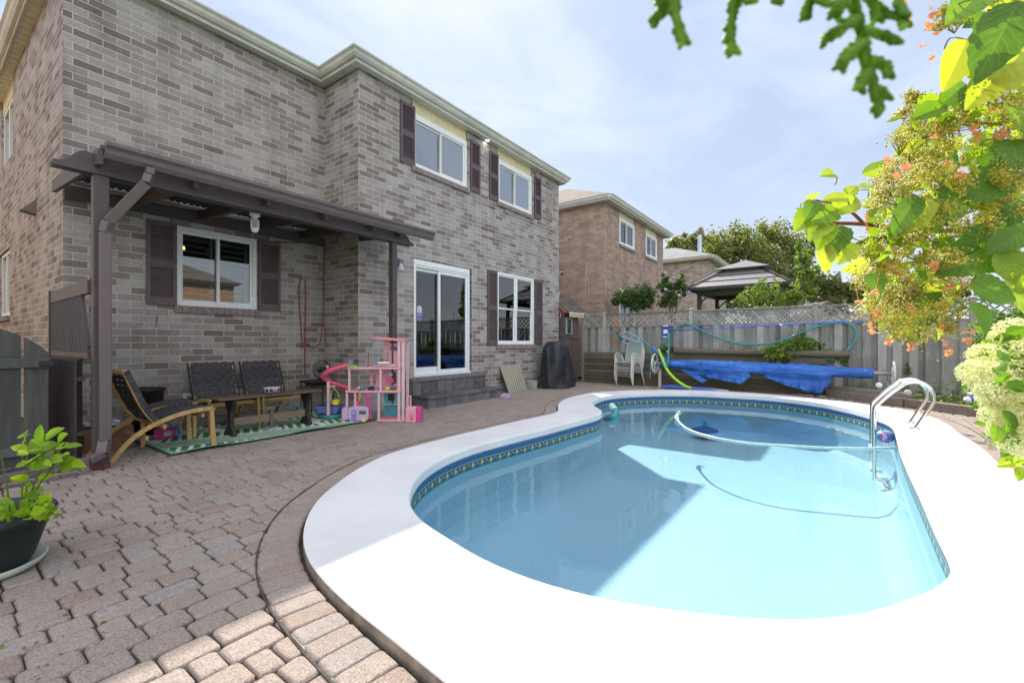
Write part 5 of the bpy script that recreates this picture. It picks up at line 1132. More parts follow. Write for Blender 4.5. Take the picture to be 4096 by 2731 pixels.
MB().extr(rrect(-.075, .0, .035, .19, .034, -.074), (0, .003, 0)).build('door', VIOL, cp_); MB().lathe([(0, -.002), (.018, -.002), (.018, .002)], (-.04, -.076, .145), 14, axis='y').build('porthole', LILAC, cp_)
MB().box(.04, -.076, .12, .135, -.071, .17).build('window', pm('toy_window', (.10, .16, .14), .2), cp_); MB().lathe([(0, -.008), (.030, -.008), (.034, .0), (.034, .008)], (.105, -.082, .035), 18, axis='y').build('wheel', YELL, cp_); MB().lathe([(0, -.010), (.016, -.010)], (.105, -.081, .035), 12, axis='y').build('hub', WHITE, cp_)
for a in (-.2, -.09): MB().box(a, -.05, 0, a + .012, .05, .03).build('leg', LILAC, cp_)
cam_place(cp_, 1425, 1690, .08)
tb1 = thing('toy_tub', 'periwinkle blue toy tub stacked in the teal basin under the egg swing', 'toy tub', (0, 0, 0)); mb = MB()
mb.hexa([(-.15, -.09, .085), (.12, -.09, .085), (.12, .09, .085), (-.15, .09, .085)], [(-.19, -.11, .20), (.18, -.11, .20), (.18, .11, .20), (-.19, .11, .20)]); mb.build('body', PURP, tb1, bev=.015); MB().box(-.175, -.10, .2, .165, .10, .203).build('inside', pm('tub_dark', (.05, .06, .2), .6), tb1); cam_place(tb1, 1308, 1680, .12)
tb2 = thing('toy_basin', 'round teal basin under the periwinkle toy tub', 'basin', (0, 0, 0)); MB().lathe([(0, .01), (.15, .01), (.185, .08), (.17, .08), (.14, .02), (0, .02)], (0, 0, 0), 26).build('body', TEAL, tb2, smooth=True); cam_place(tb2, 1312, 1680, .12)
tg = thing('toy_bag', 'small pale aqua toy handbag behind the camper', 'toy bag', (0, 0, 0)); MB().hexa([(-.05, -.02, 0), (.05, -.02, 0), (.05, .03, 0), (-.05, .03, 0)], [(-.03, -.01, .13), (.03, -.01, .13), (.03, .02, .13), (-.03, .02, .13)]).build('body', plastic('pale_aqua', (.5, .66, .66)), tg, bev=.008); MB().tube(crv([(-.02, 0, .13), (0, 0, .19), (.03, 0, .2), (.05, 0, .17)], 4), .005, 6).build('strap', WHITE, tg); cam_place(tg, 1448, 1650, .12, z=.02)
rw_ = thing('toy_hoop', 'blue plastic hoop leaning on the foundation behind the table', 'hoop', (3.5, 7.1, .1)); MB().tube([(3.55 + .17 * math.cos(a * .2), 7.18 - .03 * math.sin(a * .2), .19 + .17 * math.sin(a * .2)) for a in range(-2, 14)], .009, 7).build('tube', SKYB, rw_, smooth=True)
# low box of odds and ends behind the side-on chair
bx_ = thing('storage_crate', 'brown crate with crumpled foil and tape behind the lounge chair seat', 'crate', (1.30, 6.5, 0)); MB().box(1.12, 6.25, 0, 1.52, 6.75, .24).build('body', pm('cardboard', (.24, .14, .09), .8, .15, 8), bx_, bev=.004); MB().ball((1.3, 6.45, .27), .16, .2, .05, seg=18, ring=10, jit=.16).build('foil', pm('foil', (.5, .52, .58), .3, metal=.6), bx_); MB().box(1.525, 6.35, .12, 1.53, 6.43, .18).build('paper_tag', pm('paper', (.6, .56, .45), .8), bx_)

# ================================================================ ALONG THE HOUSE AND THE BACK FENCE
# covered barbecue: a draped cloth over the grill
mb = MB(); q = Vector((9.93, 5.80, 0)); seg = 72; prof = [(0.0, 1.19, 0), (.35, 1.185, 0), (.62, 1.165, 0), (.80, 1.10, .2), (.90, .98, .5), (.95, .80, .8), (.97, .55, 1.0), (1.0, .28, 1.3), (1.04, .10, 1.6), (1.06, .012, 1.8)]
vs = []; fs = []
for i, (k_, z, fo) in enumerate(prof):
    for j in range(seg):
        a = 2 * math.pi * j / seg; ca, sa = math.cos(a), math.sin(a); sq_ = 1 / max(abs(ca) ** 4 + abs(sa) ** 4, 1e-6) ** .25
        fold = fo * (.016 * math.sin(a * 6 + z * 3.5) + .007 * math.sin(a * 15 + 1 + z * 7) + .024 * math.sin(a * 3 - z * 6)); rr = k_ * sq_
        dx = .44 * rr * ca + fold * ca; dy = .29 * rr * sa + fold * sa
        tp = 1 + .14 * (1 - min(1, z / 1.0)) * (1 if ca > 0 else .35); zz = z - (.09 * max(0, ca) ** 2 if .9 < z else 0) + (.02 * math.sin(a * 3 + i) if 0.3 < z < 1.15 else 0)
        vs.append((q.x + dx * tp + .02, q.y + dy * tp, max(.004, zz - (.0 if z > .02 else 0))))
for i in range(len(prof) - 1):
    for j in range(seg): fs.append((i*seg+j, (i+1)*seg+j, (i+1)*seg+(j+1) % seg, i*seg+(j+1) % seg))
mb.add(vs, fs); m, t, o = newmat('black_cover_cloth'); v = coords(t, 'Object'); n1 = noise(t, v, 3.5, 6, .6, 1.5); c = ramp(t, n1, [(.3, (.012, .014, .016)), (.7, (.028, .032, .036))]); princ(t, o, c, .45, 0, .5, bumpn(t, n1, .7, .05))
o_ = mb.build('barbecue', m, loc=(q.x, q.y, 0), smooth=True); sb = o_.modifiers.new('s', 'SUBSURF'); sb.levels = 1; sb.render_levels = 1; tag(o_, 'barbecue grill under a black draped cloth cover near the shed', 'covered barbecue')
m, t, o = newmat('rippled_board'); v = coords(t, 'Object', (1, 1, 1)); wv_ = t.nodes.new('ShaderNodeTexWave'); wv_.wave_type = 'BANDS'; wv_.bands_direction = 'X'; wv_.inputs['Scale'].default_value = 3.4; wv_.inputs['Distortion'].default_value = 1.2; wv_.inputs['Detail'].default_value = 3; wv_.inputs['Detail Scale'].default_value = .6; t.links.new(v, wv_.inputs[0])
c = ramp(t, wv_.outputs[0], [(.1, (.22, .205, .15)), (.6, (.36, .335, .26)), (1, (.42, .40, .33))]); princ(t, o, c, .8)
tag(MB().hexa([(8.12, 5.97, .0), (8.98, 6.05, .0), (8.98, 6.08, .0), (8.12, 6.0, .0)], [(8.17, 6.255, .60), (9.0, 6.255, .60), (9.0, 6.285, .605), (8.17, 6.285, .605)]).build('panel_board', m, loc=(8.5, 6.1, 0), bev=.003), 'striped sand coloured board leaning against the house wall by the steps', 'board')
shoe = thing('garden_clog', 'lilac rubber clog on the pavers at the foot of the stone steps', 'shoe', (0, 0, 0)); LILS = pm('lilac_rubber', (.50, .36, .56), .5, .05, 10)
mb = MB(); vs = []; fs = []; 
for i, (x, hw, h) in enumerate([(-.11, .02, .05), (-.09, .036, .055), (-.05, .04, .058), (0, .042, .07), (.04, .048, .065), (.08, .046, .045), (.108, .03, .03), (.118, .008, .015)]):
    for j in range(9): a = math.pi * j / 8; vs.append((x, hw * math.cos(a), .012 + h * math.sin(a)))
mb.add(vs, [(i*9+j, i*9+j+1, (i+1)*9+j+1, (i+1)*9+j) for i in range(7) for j in range(8)]); mb.build('upper', LILS, shoe, smooth=True); MB().box(-.11, -.045, 0, .11, .045, .014).build('sole', LILS, shoe, bev=.01); MB().tube(crv([(.0, -.045, .06), (-.08, -.05, .085), (-.125, 0, .08), (-.08, .05, .085), (0, .045, .06)], 4), .007, 6).build('heel_strap', LILS, shoe); cam_place(shoe, 2020, 1589, .02, R_(170))
tag(MB().box(9.24, 6.05, 0, 9.42, 6.25, .2).build('concrete_block', CONC, loc=(9.3, 6.15, 0), bev=.006), 'pale concrete block on the pavers between the leaning board and the barbecue', 'block')
# stacked sling chairs
POW = pm('powder_white', (.62, .62, .58), .4, .05, 12, rv=.03); SLING = pm('sage_sling', (.36, .45, .39), .8, .06, 60, .2, 300)
def sling():
    t = thing('patio_chair', 'x', 'chair', (0, 0, 0), 'stacked white sling patio chairs')
    W = .255
    for s_ in (-1, 1):
        MB().tube(crv([(-.245, s_ * (W + .02), 0), (-.235, s_ * (W + .02), .2), (-.225, s_ * (W + .02), .45), (-.22, s_ * (W + .02), .58), (-.18, s_ * (W + .02), .635), (-.09, s_ * (W + .02), .645), (.02, s_ * (W + .02), .61), (.10, s_ * (W + .02), .52), (.135, s_ * (W + .02), .40), (.19, s_ * (W + .015), .2), (.25, s_ * (W + .01), 0)], 4), .0125, 8).build('leg_frame', POW, t, smooth=True)
        MB().tube(crv([(-.21, s_ * W, .405), (-.05, s_ * W, .385), (.12, s_ * W, .375), (.17, s_ * W, .42), (.215, s_ * W, .6), (.27, s_ * W, .92)], 4), .0125, 8).build('seat_rail', POW, t, smooth=True)
    MB().tube([(-.21, -W, .405), (-.21, W, .405)], .011, 8).build('crossbar', POW, t); MB().tube([(.27, -W, .92), (.27, W, .92)], .011, 8).build('crossbar', POW, t); MB().tube([(.155, -W, .33), (.155, W, .33)], .010, 8).build('crossbar', POW, t); MB().tube([(-.232, -W - .02, .26), (-.232, W + .02, .26)], .009, 8).build('crossbar', POW, t)
    for nm, pts in (('seat', [(-.21, 0, .405), (-.12, 0, .375), (0, 0, .362), (.10, 0, .362), (.15, 0, .385)]), ('backrest', [(.16, 0, .41), (.20, 0, .55), (.235, 0, .72), (.27, 0, .92)])):
        cv = crv(pts, 3); vs = []
        for p in cv: vs += [(p.x, -W + .008, p.z), (p.x, W - .008, p.z)]
        MB().add(vs, [(2*j, 2*j+1, 2*j+3, 2*j+2) for j in range(len(cv) - 1)]).build(nm, SLING, t, smooth=True)
    return t
sc0 = sling(); labs = ['bottom white sling chair of the stack, its feet on the pavers', 'white sling chair second from the bottom of the stack', 'middle white sling chair of the stack of five', 'white sling chair second from the top of the stack', 'topmost white sling chair of the stack, its sage back fully in view']
for k in range(5):
    c_ = sc0 if k == 0 else copy_tree(sc0); c_['label'] = labs[k]; aa = R_(-18); place(c_, (11.54 - .022 * k * math.cos(aa), 4.44 - .022 * k * math.sin(aa), .055 * k), aa)
# pool cover reel
RX = 11.34; y0, y1, zr = 3.72, -.92, .585
reel = thing('cover_reel', 'long roller with two white wheels carrying the blue pool cover', 'cover reel', (RX, 1.4, 0))
MB().tube([(RX, y0 + .02, zr + .03), (RX, y1, zr - .045)], .04, 16).build('roller_tube', pm('reel_aluminium', (.55, .56, .56), .35, metal=.7), reel, smooth=True)
for (y, z) in ((y0, zr + .03), (y1, zr - .045)):
    mb = MB(); mb.tube([(RX + .235 * math.cos(a / 16 * math.pi), y, z + .235 * math.sin(a / 16 * math.pi)) for a in range(33)], .022, 8, cap=False)
    for k in range(3): a = k * 2.094 + .4; mb.bar((RX, y, z), (RX + .23 * math.cos(a), y, z + .23 * math.sin(a)), .03, .03, up=(0, 1, 0))
    mb.lathe([(0, -.03), (.05, -.03), (.05, .03), (0, .03)], (RX, y, z), 14, axis='y'); mb.build('wheel', POW, reel, smooth=False)
    yy = y - .06 if y > 0 else y + .05; mb = MB(); mb.bar((RX, yy, z), (RX + .22, yy, z - .2), .035, .05); mb.box(RX + .18, yy - .03, 0.0, RX + .26, yy + .03, z - .15); mb.build('stand', POW, reel)
m, t, o = newmat('blue_bubble_cover'); v = coords(t, 'Object', (1, .25, 1)); n1 = noise(t, v, 6, 6, .65, .8); n2 = noise(t, coords(t, 'Object'), 130, 2); c = ramp(t, n1, [(.3, (.012, .09, .36)), (.55, (.03, .16, .60)), (.75, (.12, .32, .75))]); princ(t, o, c, .32, 0, .5, bumpn(t, math_(t, 'ADD', n1, math_(t, 'MULTIPLY', n2, .15)), .9, .05)); COVER = m
mb = MB(); NY = 90; ys_ = np.linspace(3.55, -.62, NY); seg = 28; vs = []
def rollr(f): return .080 + .062 * min(1, f / .22) - .045 * max(0, (f - .72) / .28)
def rollz(f): return zr + .035 - .085 * f
for i, y in enumerate(ys_):
    f = i / (NY - 1); rad = rollr(f) + .004 * math.sin(i * 1.3); pin = min([1] + [.86 + .14 * min(1, abs(y - t_) / .07) for t_ in (2.62, 1.9, .9)])
    for j in range(seg):
        a = 2 * math.pi * j / seg; r = rad * pin * (1 + .035 * math.sin(a * 4 + i * .22) + .03 * math.sin(a * 7 - i * .47) + .015 * math.sin(a * 13 + i * .9))
        vs.append((RX + r * math.sin(a), y, rollz(f) + r * math.cos(a) * .95))
mb.add(vs, [(i*seg+j, (i+1)*seg+j, (i+1)*seg+(j+1) % seg, i*seg+(j+1) % seg) for i in range(NY-1) for j in range(seg)] + [tuple(range(seg)), tuple((NY-1)*seg + j for j in range(seg-1, -1, -1))])
cv_ = thing('pool_cover', 'crumpled blue bubble pool cover rolled and sagging on the reel', 'pool cover', (RX, 1.4, zr)); mb.build('rolled_sheet', COVER, cv_, smooth=True)
def flap(y0, y1, prof, seed):              # loose sheet hanging off the roll; prof: drop along the width
    random.seed(seed); nu, nv = 36, 10; mb = MB(); vs = []
    for i in range(nu + 1):
        u = i / nu; y = lerp(y0, y1, u); f = (3.55 - y) / 4.17; d = np.interp(u, [p[0] for p in prof], [p[1] for p in prof]); r = rollr(f)
        for j in range(nv + 1):
            v = j / nv; a = math.pi * (1.45 - .35 * min(1, v * 3)); x = RX + (r + .008) * math.sin(a); z = rollz(f) + (r + .008) * math.cos(a)
            k = max(0, v - .15) / .85; x += -.02 * k + .030 * k * math.sin(u * 26 + v * 2.2) + .016 * k * math.sin(u * 55 + 1); z -= d * k
            vs.append((x, y + .05 * k * math.sin(u * 5 + seed), z))
    mb.add(vs, [(i*(nv+1)+j, i*(nv+1)+j+1, (i+1)*(nv+1)+j+1, (i+1)*(nv+1)+j) for i in range(nu) for j in range(nv)]); o_ = mb.build('hanging_flap', COVER, cv_, smooth=True); o_.modifiers.new('t', 'SOLIDIFY').thickness = .004
flap(2.80, 1.55, [(0, 0), (.25, .12), (.6, .20), (.82, .24), (1, .05)], 1); flap(1.25, .05, [(0, .02), (.3, .20), (.6, .31), (.85, .33), (1, .10)], 2)
RPM = pm('tie_rope', (.02, .24, .22), .6)
for y in (2.62, 1.9, .9):
    mb = MB(); mb.tube([(RX + .178 * math.sin(a / 10 * math.pi), y + .22 * math.cos(a / 10 * math.pi) * .6, zr - .01 + .178 * math.cos(a / 10 * math.pi)) for a in range(21)], .005, 5, cap=False); mb.build('tie_rope', RPM, cv_)
mb = MB(); mb.add([(RX - .14, 3.05, .50), (RX - .17, 2.80, .48), (RX - .2, 2.42, .26), (RX - .19, 2.55, .20)], [(0, 1, 2, 3)]); o_ = mb.build('loose_flap', COVER, cv_); o_.modifiers.new('t', 'SOLIDIFY').thickness = .01
# hoses, pole, brush, net
HOSE = pm('teal_hose', (.035, .30, .28), .35, .12, 10, spec=.6); PALEH = pm('pale_hose', (.50, .72, .66), .35)
def ribtube(pts, r, m, name, lab, cat, n=6, parent=None):
    c_ = crv(pts, n); rs = [r * (1 + .05 * (i % 2)) for i in range(len(c_))]; return c_, rs
XH = 11.78
def hx(l, X=XH): return [FX(x, y, X) for x, y in l]
p1 = crv(hx([(2622, 1408), (2650, 1380), (2680, 1345), (2707, 1310), (2735, 1297), (2765, 1300), (2800, 1317), (2850, 1340), (2910, 1362), (2980, 1376), (3050, 1376), (3110, 1366), (3180, 1340), (3250, 1312), (3310, 1296), (3370, 1289), (3405, 1300), (3425, 1325), (3420, 1360), (3395, 1395), (3350, 1425), (3290, 1438), (3230, 1438), (3150, 1428)]), 6)
tag(MB().tube(p1, .020, 9).build('vacuum_hose', HOSE, loc=tuple(p1[40]), smooth=True), 'long teal vacuum hose looping along the whole back fence', 'hose')
p2 = crv(hx([(2560, 1360), (2580, 1368), (2598, 1385), (2606, 1420), (2602, 1470), (2600, 1515)], 11.5), 5)
tag(MB().tube(p2, .020, 9).build('vacuum_hose', HOSE, loc=tuple(p2[10]), smooth=True), 'short teal hose hanging down between chairs and reel', 'hose')
p3 = crv([FX(x, y, 11.15) for x, y in [(2672, 1330), (2676, 1370), (2674, 1410), (2672, 1445), (2664, 1472)]], 4)
vh = thing('pool_brush', 'blue and white pool brush head with teal hose tail hooked on the fence', 'pool brush', tuple(FX(2665, 1330, 11.2)))
q = FX(2664, 1325, 11.25); BLU = plastic('deep_blue_plastic', (.04, .05, .42)); b = MB(); b.box(q.x - .02, q.y - .085, q.z - .16, q.x + .02, q.y + .085, q.z + .16); b.build('brush_plate', BLU, vh, bev=.01); MB().box(q.x - .045, q.y - .06, q.z + .12, q.x - .021, q.y + .06, q.z + .15).box(q.x - .045, q.y - .05, q.z - .06, q.x - .021, q.y + .05, q.z + .04).box(q.x - .045, q.y - .06, q.z - .15, q.x - .021, q.y + .06, q.z - .12).build('weight', WHITE, vh, bev=.006)
MB().tube(p3, .026, 10).build('hose_tail', HOSE, vh, smooth=True); MB().tube([FX(2672, 1402, 11.15), FX(2672, 1410, 11.15)], .032, 10).build('clamp', plastic('cream_clamp', (.6, .58, .4)), vh)
pa, pb2 = FX(2680, 1322, 11.62), FX(3520, 1278, 11.62); MB_ = MB().tube([pa, pb2], .0145, 8); tag(MB_.build('telescopic_pole', plastic('pole_blue', (.10, .17, .66)), loc=tuple(pa), smooth=True), 'long thin blue pole resting across the back fence', 'pool pole')
tag(MB().tube([FX(3118, 1299, 11.6), FX(3130, 1298, 11.6)], .022, 8).build('pole_clamp', WHITE, loc=tuple(FX(3124, 1299, 11.6))), 'white locking collar midway on the blue pole', 'collar')
def PX_(px, X, z=.035): r = ray(px, 1370); d = X / r.x; return Vector((X, r.y * d, z))
NOOD = {'b': plastic('noodle_blue', (.09, .17, .72), .6), 'g': plastic('noodle_green', (.36, .72, .05), .6), 'l': plastic('noodle_lilac', (.62, .54, .70), .6)}
for key, pts, lab in (('b', [FX(2608, 1388, 11.5), FX(2665, 1442, 11.45)], 'blue pool noodle poking up behind the left reel wheel'), ('g', [FX(2634, 1398, 11.5), FX(2650, 1436, 11.35), FX(2668, 1478, 11.12), FX(2700, 1515, 11.05), FX(2740, 1543, 11.0), FX(2764, 1552, 10.95)], 'lime green pool noodle bending down under the blue cover'),
                      ('l', [PX_(2680, 11.60), PX_(2760, 11.5), PX_(2840, 11.35), PX_(2912, 11.12)], 'pale lilac pool noodle lying on the pavers below the cover'), ('b', [PX_(2650, 11.35), PX_(2760, 11.2), PX_(2860, 11.1)], 'blue pool noodle on the pavers in front of the lilac one'), ('b', [PX_(2650, 11.47), PX_(2750, 11.33, .05), PX_(2850, 11.20)], 'blue pool noodle on the pavers against the lilac one')):
    cv2 = crv(pts, 5); o_ = MB().tube(cv2, .033, 12).build('pool_noodle', NOOD[key], loc=tuple(cv2[0]), smooth=False); smooth_angle(o_, 50); tag(o_, lab, 'pool noodle', 'foam pool noodles by the reel')
ORC = pm('orange_cord', (.62, .17, .05), .5); mb = MB(); X = 11.76
for l in ([(2466, 1272), (2458, 1310), (2452, 1340), (2456, 1365), (2470, 1376), (2485, 1370), (2490, 1350)], [(2466, 1272), (2474, 1300), (2486, 1330), (2490, 1345)], [(2464, 1274), (2463, 1330), (2462, 1420)], [(2468, 1274), (2478, 1310), (2476, 1350), (2462, 1360)]):
    mb.tube(crv(hx(l, X), 4), .007, 5)
tag(mb.build('orange_cord', ORC, loc=tuple(FX(2466, 1272, X)), smooth=True), 'thin orange cord loops hanging from the fence above the chairs', 'cord')
nt_ = thing('skimmer_net', 'teal skimmer net on a pale blue folded frame above the chairs', 'skimmer net', tuple(FX(2520, 1345, 11.5)))
c_ = crv(hx([(2458, 1320), (2468, 1340), (2482, 1360), (2492, 1362), (2486, 1345), (2472, 1330), (2458, 1320)], 11.5), 3); MB().add(c_, [tuple(range(len(c_)))]).build('net_bag', pm('net_teal', (.02, .17, .17), .8), nt_)
PB = plastic('pale_blue_plastic', (.30, .50, .66)); mb = MB(); 
for l in ([(2475, 1340), (2510, 1350), (2560, 1365)], [(2480, 1345), (2515, 1358), (2558, 1370)], [(2475, 1338), (2500, 1328), (2530, 1336), (2560, 1358)], [(2490, 1362), (2500, 1372), (2530, 1370), (2565, 1368)]): mb.tube(crv(hx(l, 11.48), 4), .011, 7)
mb.build('net_frame', PB, nt_, smooth=True); mb = MB(); mb.tube(crv(hx([(2516, 1325), (2510, 1345), (2505, 1355)], 11.47), 3), .012, 6); mb.build('net_handle', PB, nt_)
sp_ = thing('spray_bottle', 'little blue spray nozzle lying by the foot of the reel', 'nozzle', tuple(G(2622, 1540))); q = G(2622, 1540); MB().lathe([(.03, 0), (.03, .05), (.01, .07), (.008, .13), (0, .13)], q, 12).build('body', BLU, sp_, smooth=True); MB().box(q.x - .03, q.y - .04, 0, q.x + .03, q.y + .03, .045).build('base', WHITE, sp_, bev=.006)
# grab rail and ladder at the pool's right end
m, t, o = newmat('stainless'); princ(t, o, (.72, .70, .66), .12, 1.0); STEEL = m
gr = thing('pool_ladder', 'polished steel pool ladder with two arched handrails', 'pool ladder', (7.9, -.6, 0))
RA = [(3497, 1791), (3497, 1700), (3497, 1650), (3500, 1630), (3511, 1617), (3560, 1575), (3608, 1542), (3632, 1530), (3665, 1527), (3700, 1536), (3725, 1560), (3735, 1590), (3728, 1618), (3700, 1660), (3660, 1716)]
pr = [FX(x, y, 7.66) for x, y in RA]; pr[-1].z = .03; prof = [(p.y, p.z) for p in pr]; yin = prof[0][0]
for i in range(3): prof[i] = (yin, prof[i][1])
prof[0] = (yin, -.68)
for dx in (0, .50):
    cv2 = crv([(7.66 + dx, y, z) for y, z in prof], 8); MB().tube(cv2, .024, 14).build('handrail', STEEL, gr, smooth=True)
    y, z = prof[-1]; MB().lathe([(.05, CZ), (.045, CZ + .018), (.026, CZ + .022)], (7.66 + dx, y, 0), 20).build('flange', STEEL, gr, smooth=True)
for z in (-.32, -.58): MB().box(7.67, yin - .05, z, 8.15, yin + .04, z + .03).build('step', WHITE, gr, bev=.008)
for dx in (0, .5): MB().tube([(7.66 + dx, yin, -.66), (7.66 + dx, yin - .12, -.67)], .028, 10).build('bumper', WHITE, gr)
# things afloat
m, t, o = newmat('ball_print'); v = coords(t, 'Object'); n1 = noise(t, v, 7, 3, .5, 1.5); c = ramp(t, n1, [(.0, (.55, .5, .2)), (.40, (.06, .25, .55)), (.48, (.05, .2, .5)), (.52, (.35, .08, .35)), (.58, (.7, .6, .55)), (.62, (.15, .12, .45))], 'CONSTANT'); princ(t, o, c, .35)
q = G(3540, 1745, -.12); tag(MB().ball(q, .105, .105, .085, 24, 16).build('beach_ball', m, loc=tuple(q), smooth=True), 'small blue and purple ball floating beside the ladder', 'ball')
fl = thing('suction_hose', 'green teal return hose with white elbow floating at the pool notch', 'hose', tuple(G(2440, 1640, -.15)))
q = G(2440, 1655, WATER_Z); c_ = crv([G(2425, 1672, -.22), G(2450, 1668, -.16), G(2462, 1655, -.11), G(2458, 1638, -.05), G(2446, 1622, .0)], 4); MB().tube(c_[:12], .065, 12).build('tube', HOSE, fl, smooth=True); MB().tube(c_[8:], .060, 12).build('elbow', PALEH, fl, smooth=True)
pts = [G(2718, 1646, -.05), G(2708, 1662, -.12), G(2712, 1682, -.15), G(2745, 1712, -.16), G(2800, 1735, -.165), G(2880, 1755, -.165), G(3000, 1772, -.165), G(3150, 1782, -.165), G(3300, 1790, -.165), G(3450, 1793, -.165), G(3585, 1790, -.165)]
c_ = crv(pts, 8); cl = thing('pool_cleaner_hose', 'pale green cleaner hose curving across the water surface', 'hose', tuple(pts[0])); MB().tube(c_, [.026 if i < 16 else .017 for i in range(len(c_))], 9).build('tube', PALEH, cl, smooth=True); MB().tube([G(2706, 1668, -.13), G(2708, 1672, -.13)], .036, 10).build('collar', WHITE, cl)
q = G(2820, 1725, -.68); cr_ = thing('pool_cleaner', 'round dark cleaning robot on the deep pool floor', 'pool cleaner', tuple(q)); MB().lathe([(0, -.0), (.24, .0), (.26, .03), (.16, .07), (.06, .10), (0, .10)], q, 28).build('skirt', pm('navy_rubber', (.03, .10, .22), .6), cr_, smooth=True); MB().lathe([(.05, .09), (.04, .2), (0, .2)], q, 14).build('neck', SKYB, cr_, smooth=True)
# ================================================================ PLANTS
def onb(n):
    n = Vector(n).normalized(); a = n.orthogonal().normalized(); return a, n.cross(a), n
def rvec(): 
    while True:
        v = Vector((random.uniform(-1, 1), random.uniform(-1, 1), random.uniform(-1, 1)))
        if 0.05 < v.length < 1: return v.normalized()
class LB(MB):
    def __init__(s): super().__init__(); s.uvs = []
    def leaf(s, base, d, nrm, L, W, n=4, curl=0.25, fold=0.25, serr=0.0, r=None, blunt=0.8):
        base = Vector(base); d = Vector(d).normalized(); nrm = Vector(nrm); nrm = (nrm - d * nrm.dot(d)); nrm = nrm.normalized() if nrm.length > 1e-4 else d.orthogonal().normalized(); sd = d.cross(nrm)
        vs = []; p = base.copy(); dd = d.copy(); ang = -curl / n
        for i in range(n + 1):
            t = i / n; w_ = W * .5 * (math.sin(math.pi * min(1, t * .97 + .03) ** blunt)) ** .8 if 0 < i < n else W * .02
            if serr and 0 < i < n: w_ *= 1 + serr * (1 if i % 2 else -1)
            nn = dd.cross(sd) * -1
            vs += [p - sd * w_ + nn * (w_ * fold), p, p + sd * w_ + nn * (w_ * fold)]; s.uvs += [(-1, t), (0, t), (1, t)]
            p = p + dd * (L / n); dd = (dd * math.cos(ang) + nn * math.sin(ang)).normalized()
        fs = []
        for i in range(n): fs += [(3*i, 3*i+1, 3*i+4, 3*i+3), (3*i+1, 3*i+2, 3*i+5, 3*i+4)]
        return s.add(vs, fs, r)
    def card(s, c, size, nrm=None, r=None):      # one small folded leaf
        nrm = nrm or rvec(); d = rvec(); d = (d - nrm * d.dot(nrm)).normalized() if (d - nrm * d.dot(nrm)).length > .01 else nrm.orthogonal(); sd = d.cross(nrm) * size * .32; c = Vector(c)
        s.uvs += [(0, 0)] * 4
        return s.add([c - d * size * .5, c + sd + nrm * size * .06, c + d * size * .5, c - sd + nrm * size * .06], [(0, 1, 2, 3)], r)
LG_TREE = leafm('far_tree_leaf', (0.075, 0.10, 0.04), (0.26, 0.265, 0.11), .42)
LG_TREE2 = leafm('dark_tree_leaf', (0.06, 0.08, 0.03), (0.20, 0.21, 0.08), .4)
LG_SHRUB = leafm('shrub_leaf', (0.045, 0.09, 0.035), (0.14, 0.22, 0.075), .4)
LG_BRIGHT = leafm('bright_vine_leaf', (0.07, 0.14, 0.03), (0.24, 0.32, 0.075), .42)
LG_YEL = leafm('yellowing_leaf', (0.22, 0.20, 0.02), (0.45, 0.36, 0.03), .5)
BARK = pm('bark', (0.10, 0.075, 0.05), .9, .25, 15, .5, 60)
def tree(name, lab, cat, base, blobs, nleaf, lsize, mat, trunk_r=.2, group=None, crown='crown'):
    base = Vector(base); t = thing(name, lab, cat, base, group); top = sum((Vector(b[0]) for b in blobs), Vector()) / len(blobs)
    mb = MB(); mb.tube(crv([base, base.lerp(top, .35) + Vector((.1, .1, 0)), top], 4), [trunk_r * (1 - i / 12) for i in range(9)], 9)
    for b in blobs: c = Vector(b[0]); st_ = base.lerp(top, random.uniform(.35, .7)); mb.tube(crv([st_, st_.lerp(c, .5) + Vector((0, 0, -.1 * b[1])), c], 3), [trunk_r * .35 * (1 - i / 9) for i in range(7)], 6)
    mb.build('trunk', BARK, t)
    lb = LB(); tot = sum(b[1] ** 2 for b in blobs)
    for (c, rad, *rest) in blobs:
        c = Vector(c); sz = rest[0] if rest else .85; n = int(nleaf * rad ** 2 / tot); subs = []
        for _ in range(max(5, int(n / 55))):
            v = rvec(); subs.append((c + Vector((v.x, v.y, v.z * sz)) * rad * random.uniform(.2, .95), rad * random.uniform(.22, .42)))
        for i in range(n):
            sc_, sr = random.choice(subs); v = rvec() * sr * random.uniform(.2, 1.15); p = sc_ + v
            lb.card(p, lsize * random.uniform(.7, 1.35), (rvec() + UP * .5).normalized(), random.random())
    lb.build(crown, mat, t); return t
random.seed(21)
def bl(px, py, d, rpx, sz=.85): return (FD(px, py, d), rpx / FPX * d, sz)
def ground_at(px, d): q = FD(px, 1370, d); return (q.x, q.y, 0)
tree('tree', 'big rounded olive green tree rising behind the gazebo', 'tree', ground_at(3020, 46), [bl(2890, 1010, 46, 95), bl(2970, 960, 46, 85), bl(3080, 960, 46, 95), bl(3170, 1010, 46, 90), bl(3030, 1060, 45, 130), bl(3150, 1110, 45, 115), bl(2900, 1110, 46, 100), bl(3230, 1120, 46, 80), bl(3000, 1180, 46, 120), bl(3170, 1200, 46, 90)], 26000, .30, LG_TREE, .35, 'trees beyond the gardens')
tree('tree', 'yellowish tree behind the steel chimney of the pale house', 'tree', ground_at(2760, 52), [bl(2720, 975, 52, 50), bl(2790, 960, 52, 55), bl(2850, 975, 52, 50), bl(2750, 1040, 52, 80), bl(2840, 1040, 52, 70), bl(2690, 1000, 52, 35)], 9000, .34, LG_TREE, .3, 'trees beyond the gardens')
tree('tree', 'dark bushy tree just right of the tall climbing vine', 'tree', ground_at(3340, 40), [bl(3310, 1150, 40, 60), bl(3370, 1165, 40, 50), bl(3300, 1215, 40, 70), bl(3400, 1200, 40, 45)], 7000, .27, LG_TREE2, .25, 'trees beyond the gardens')
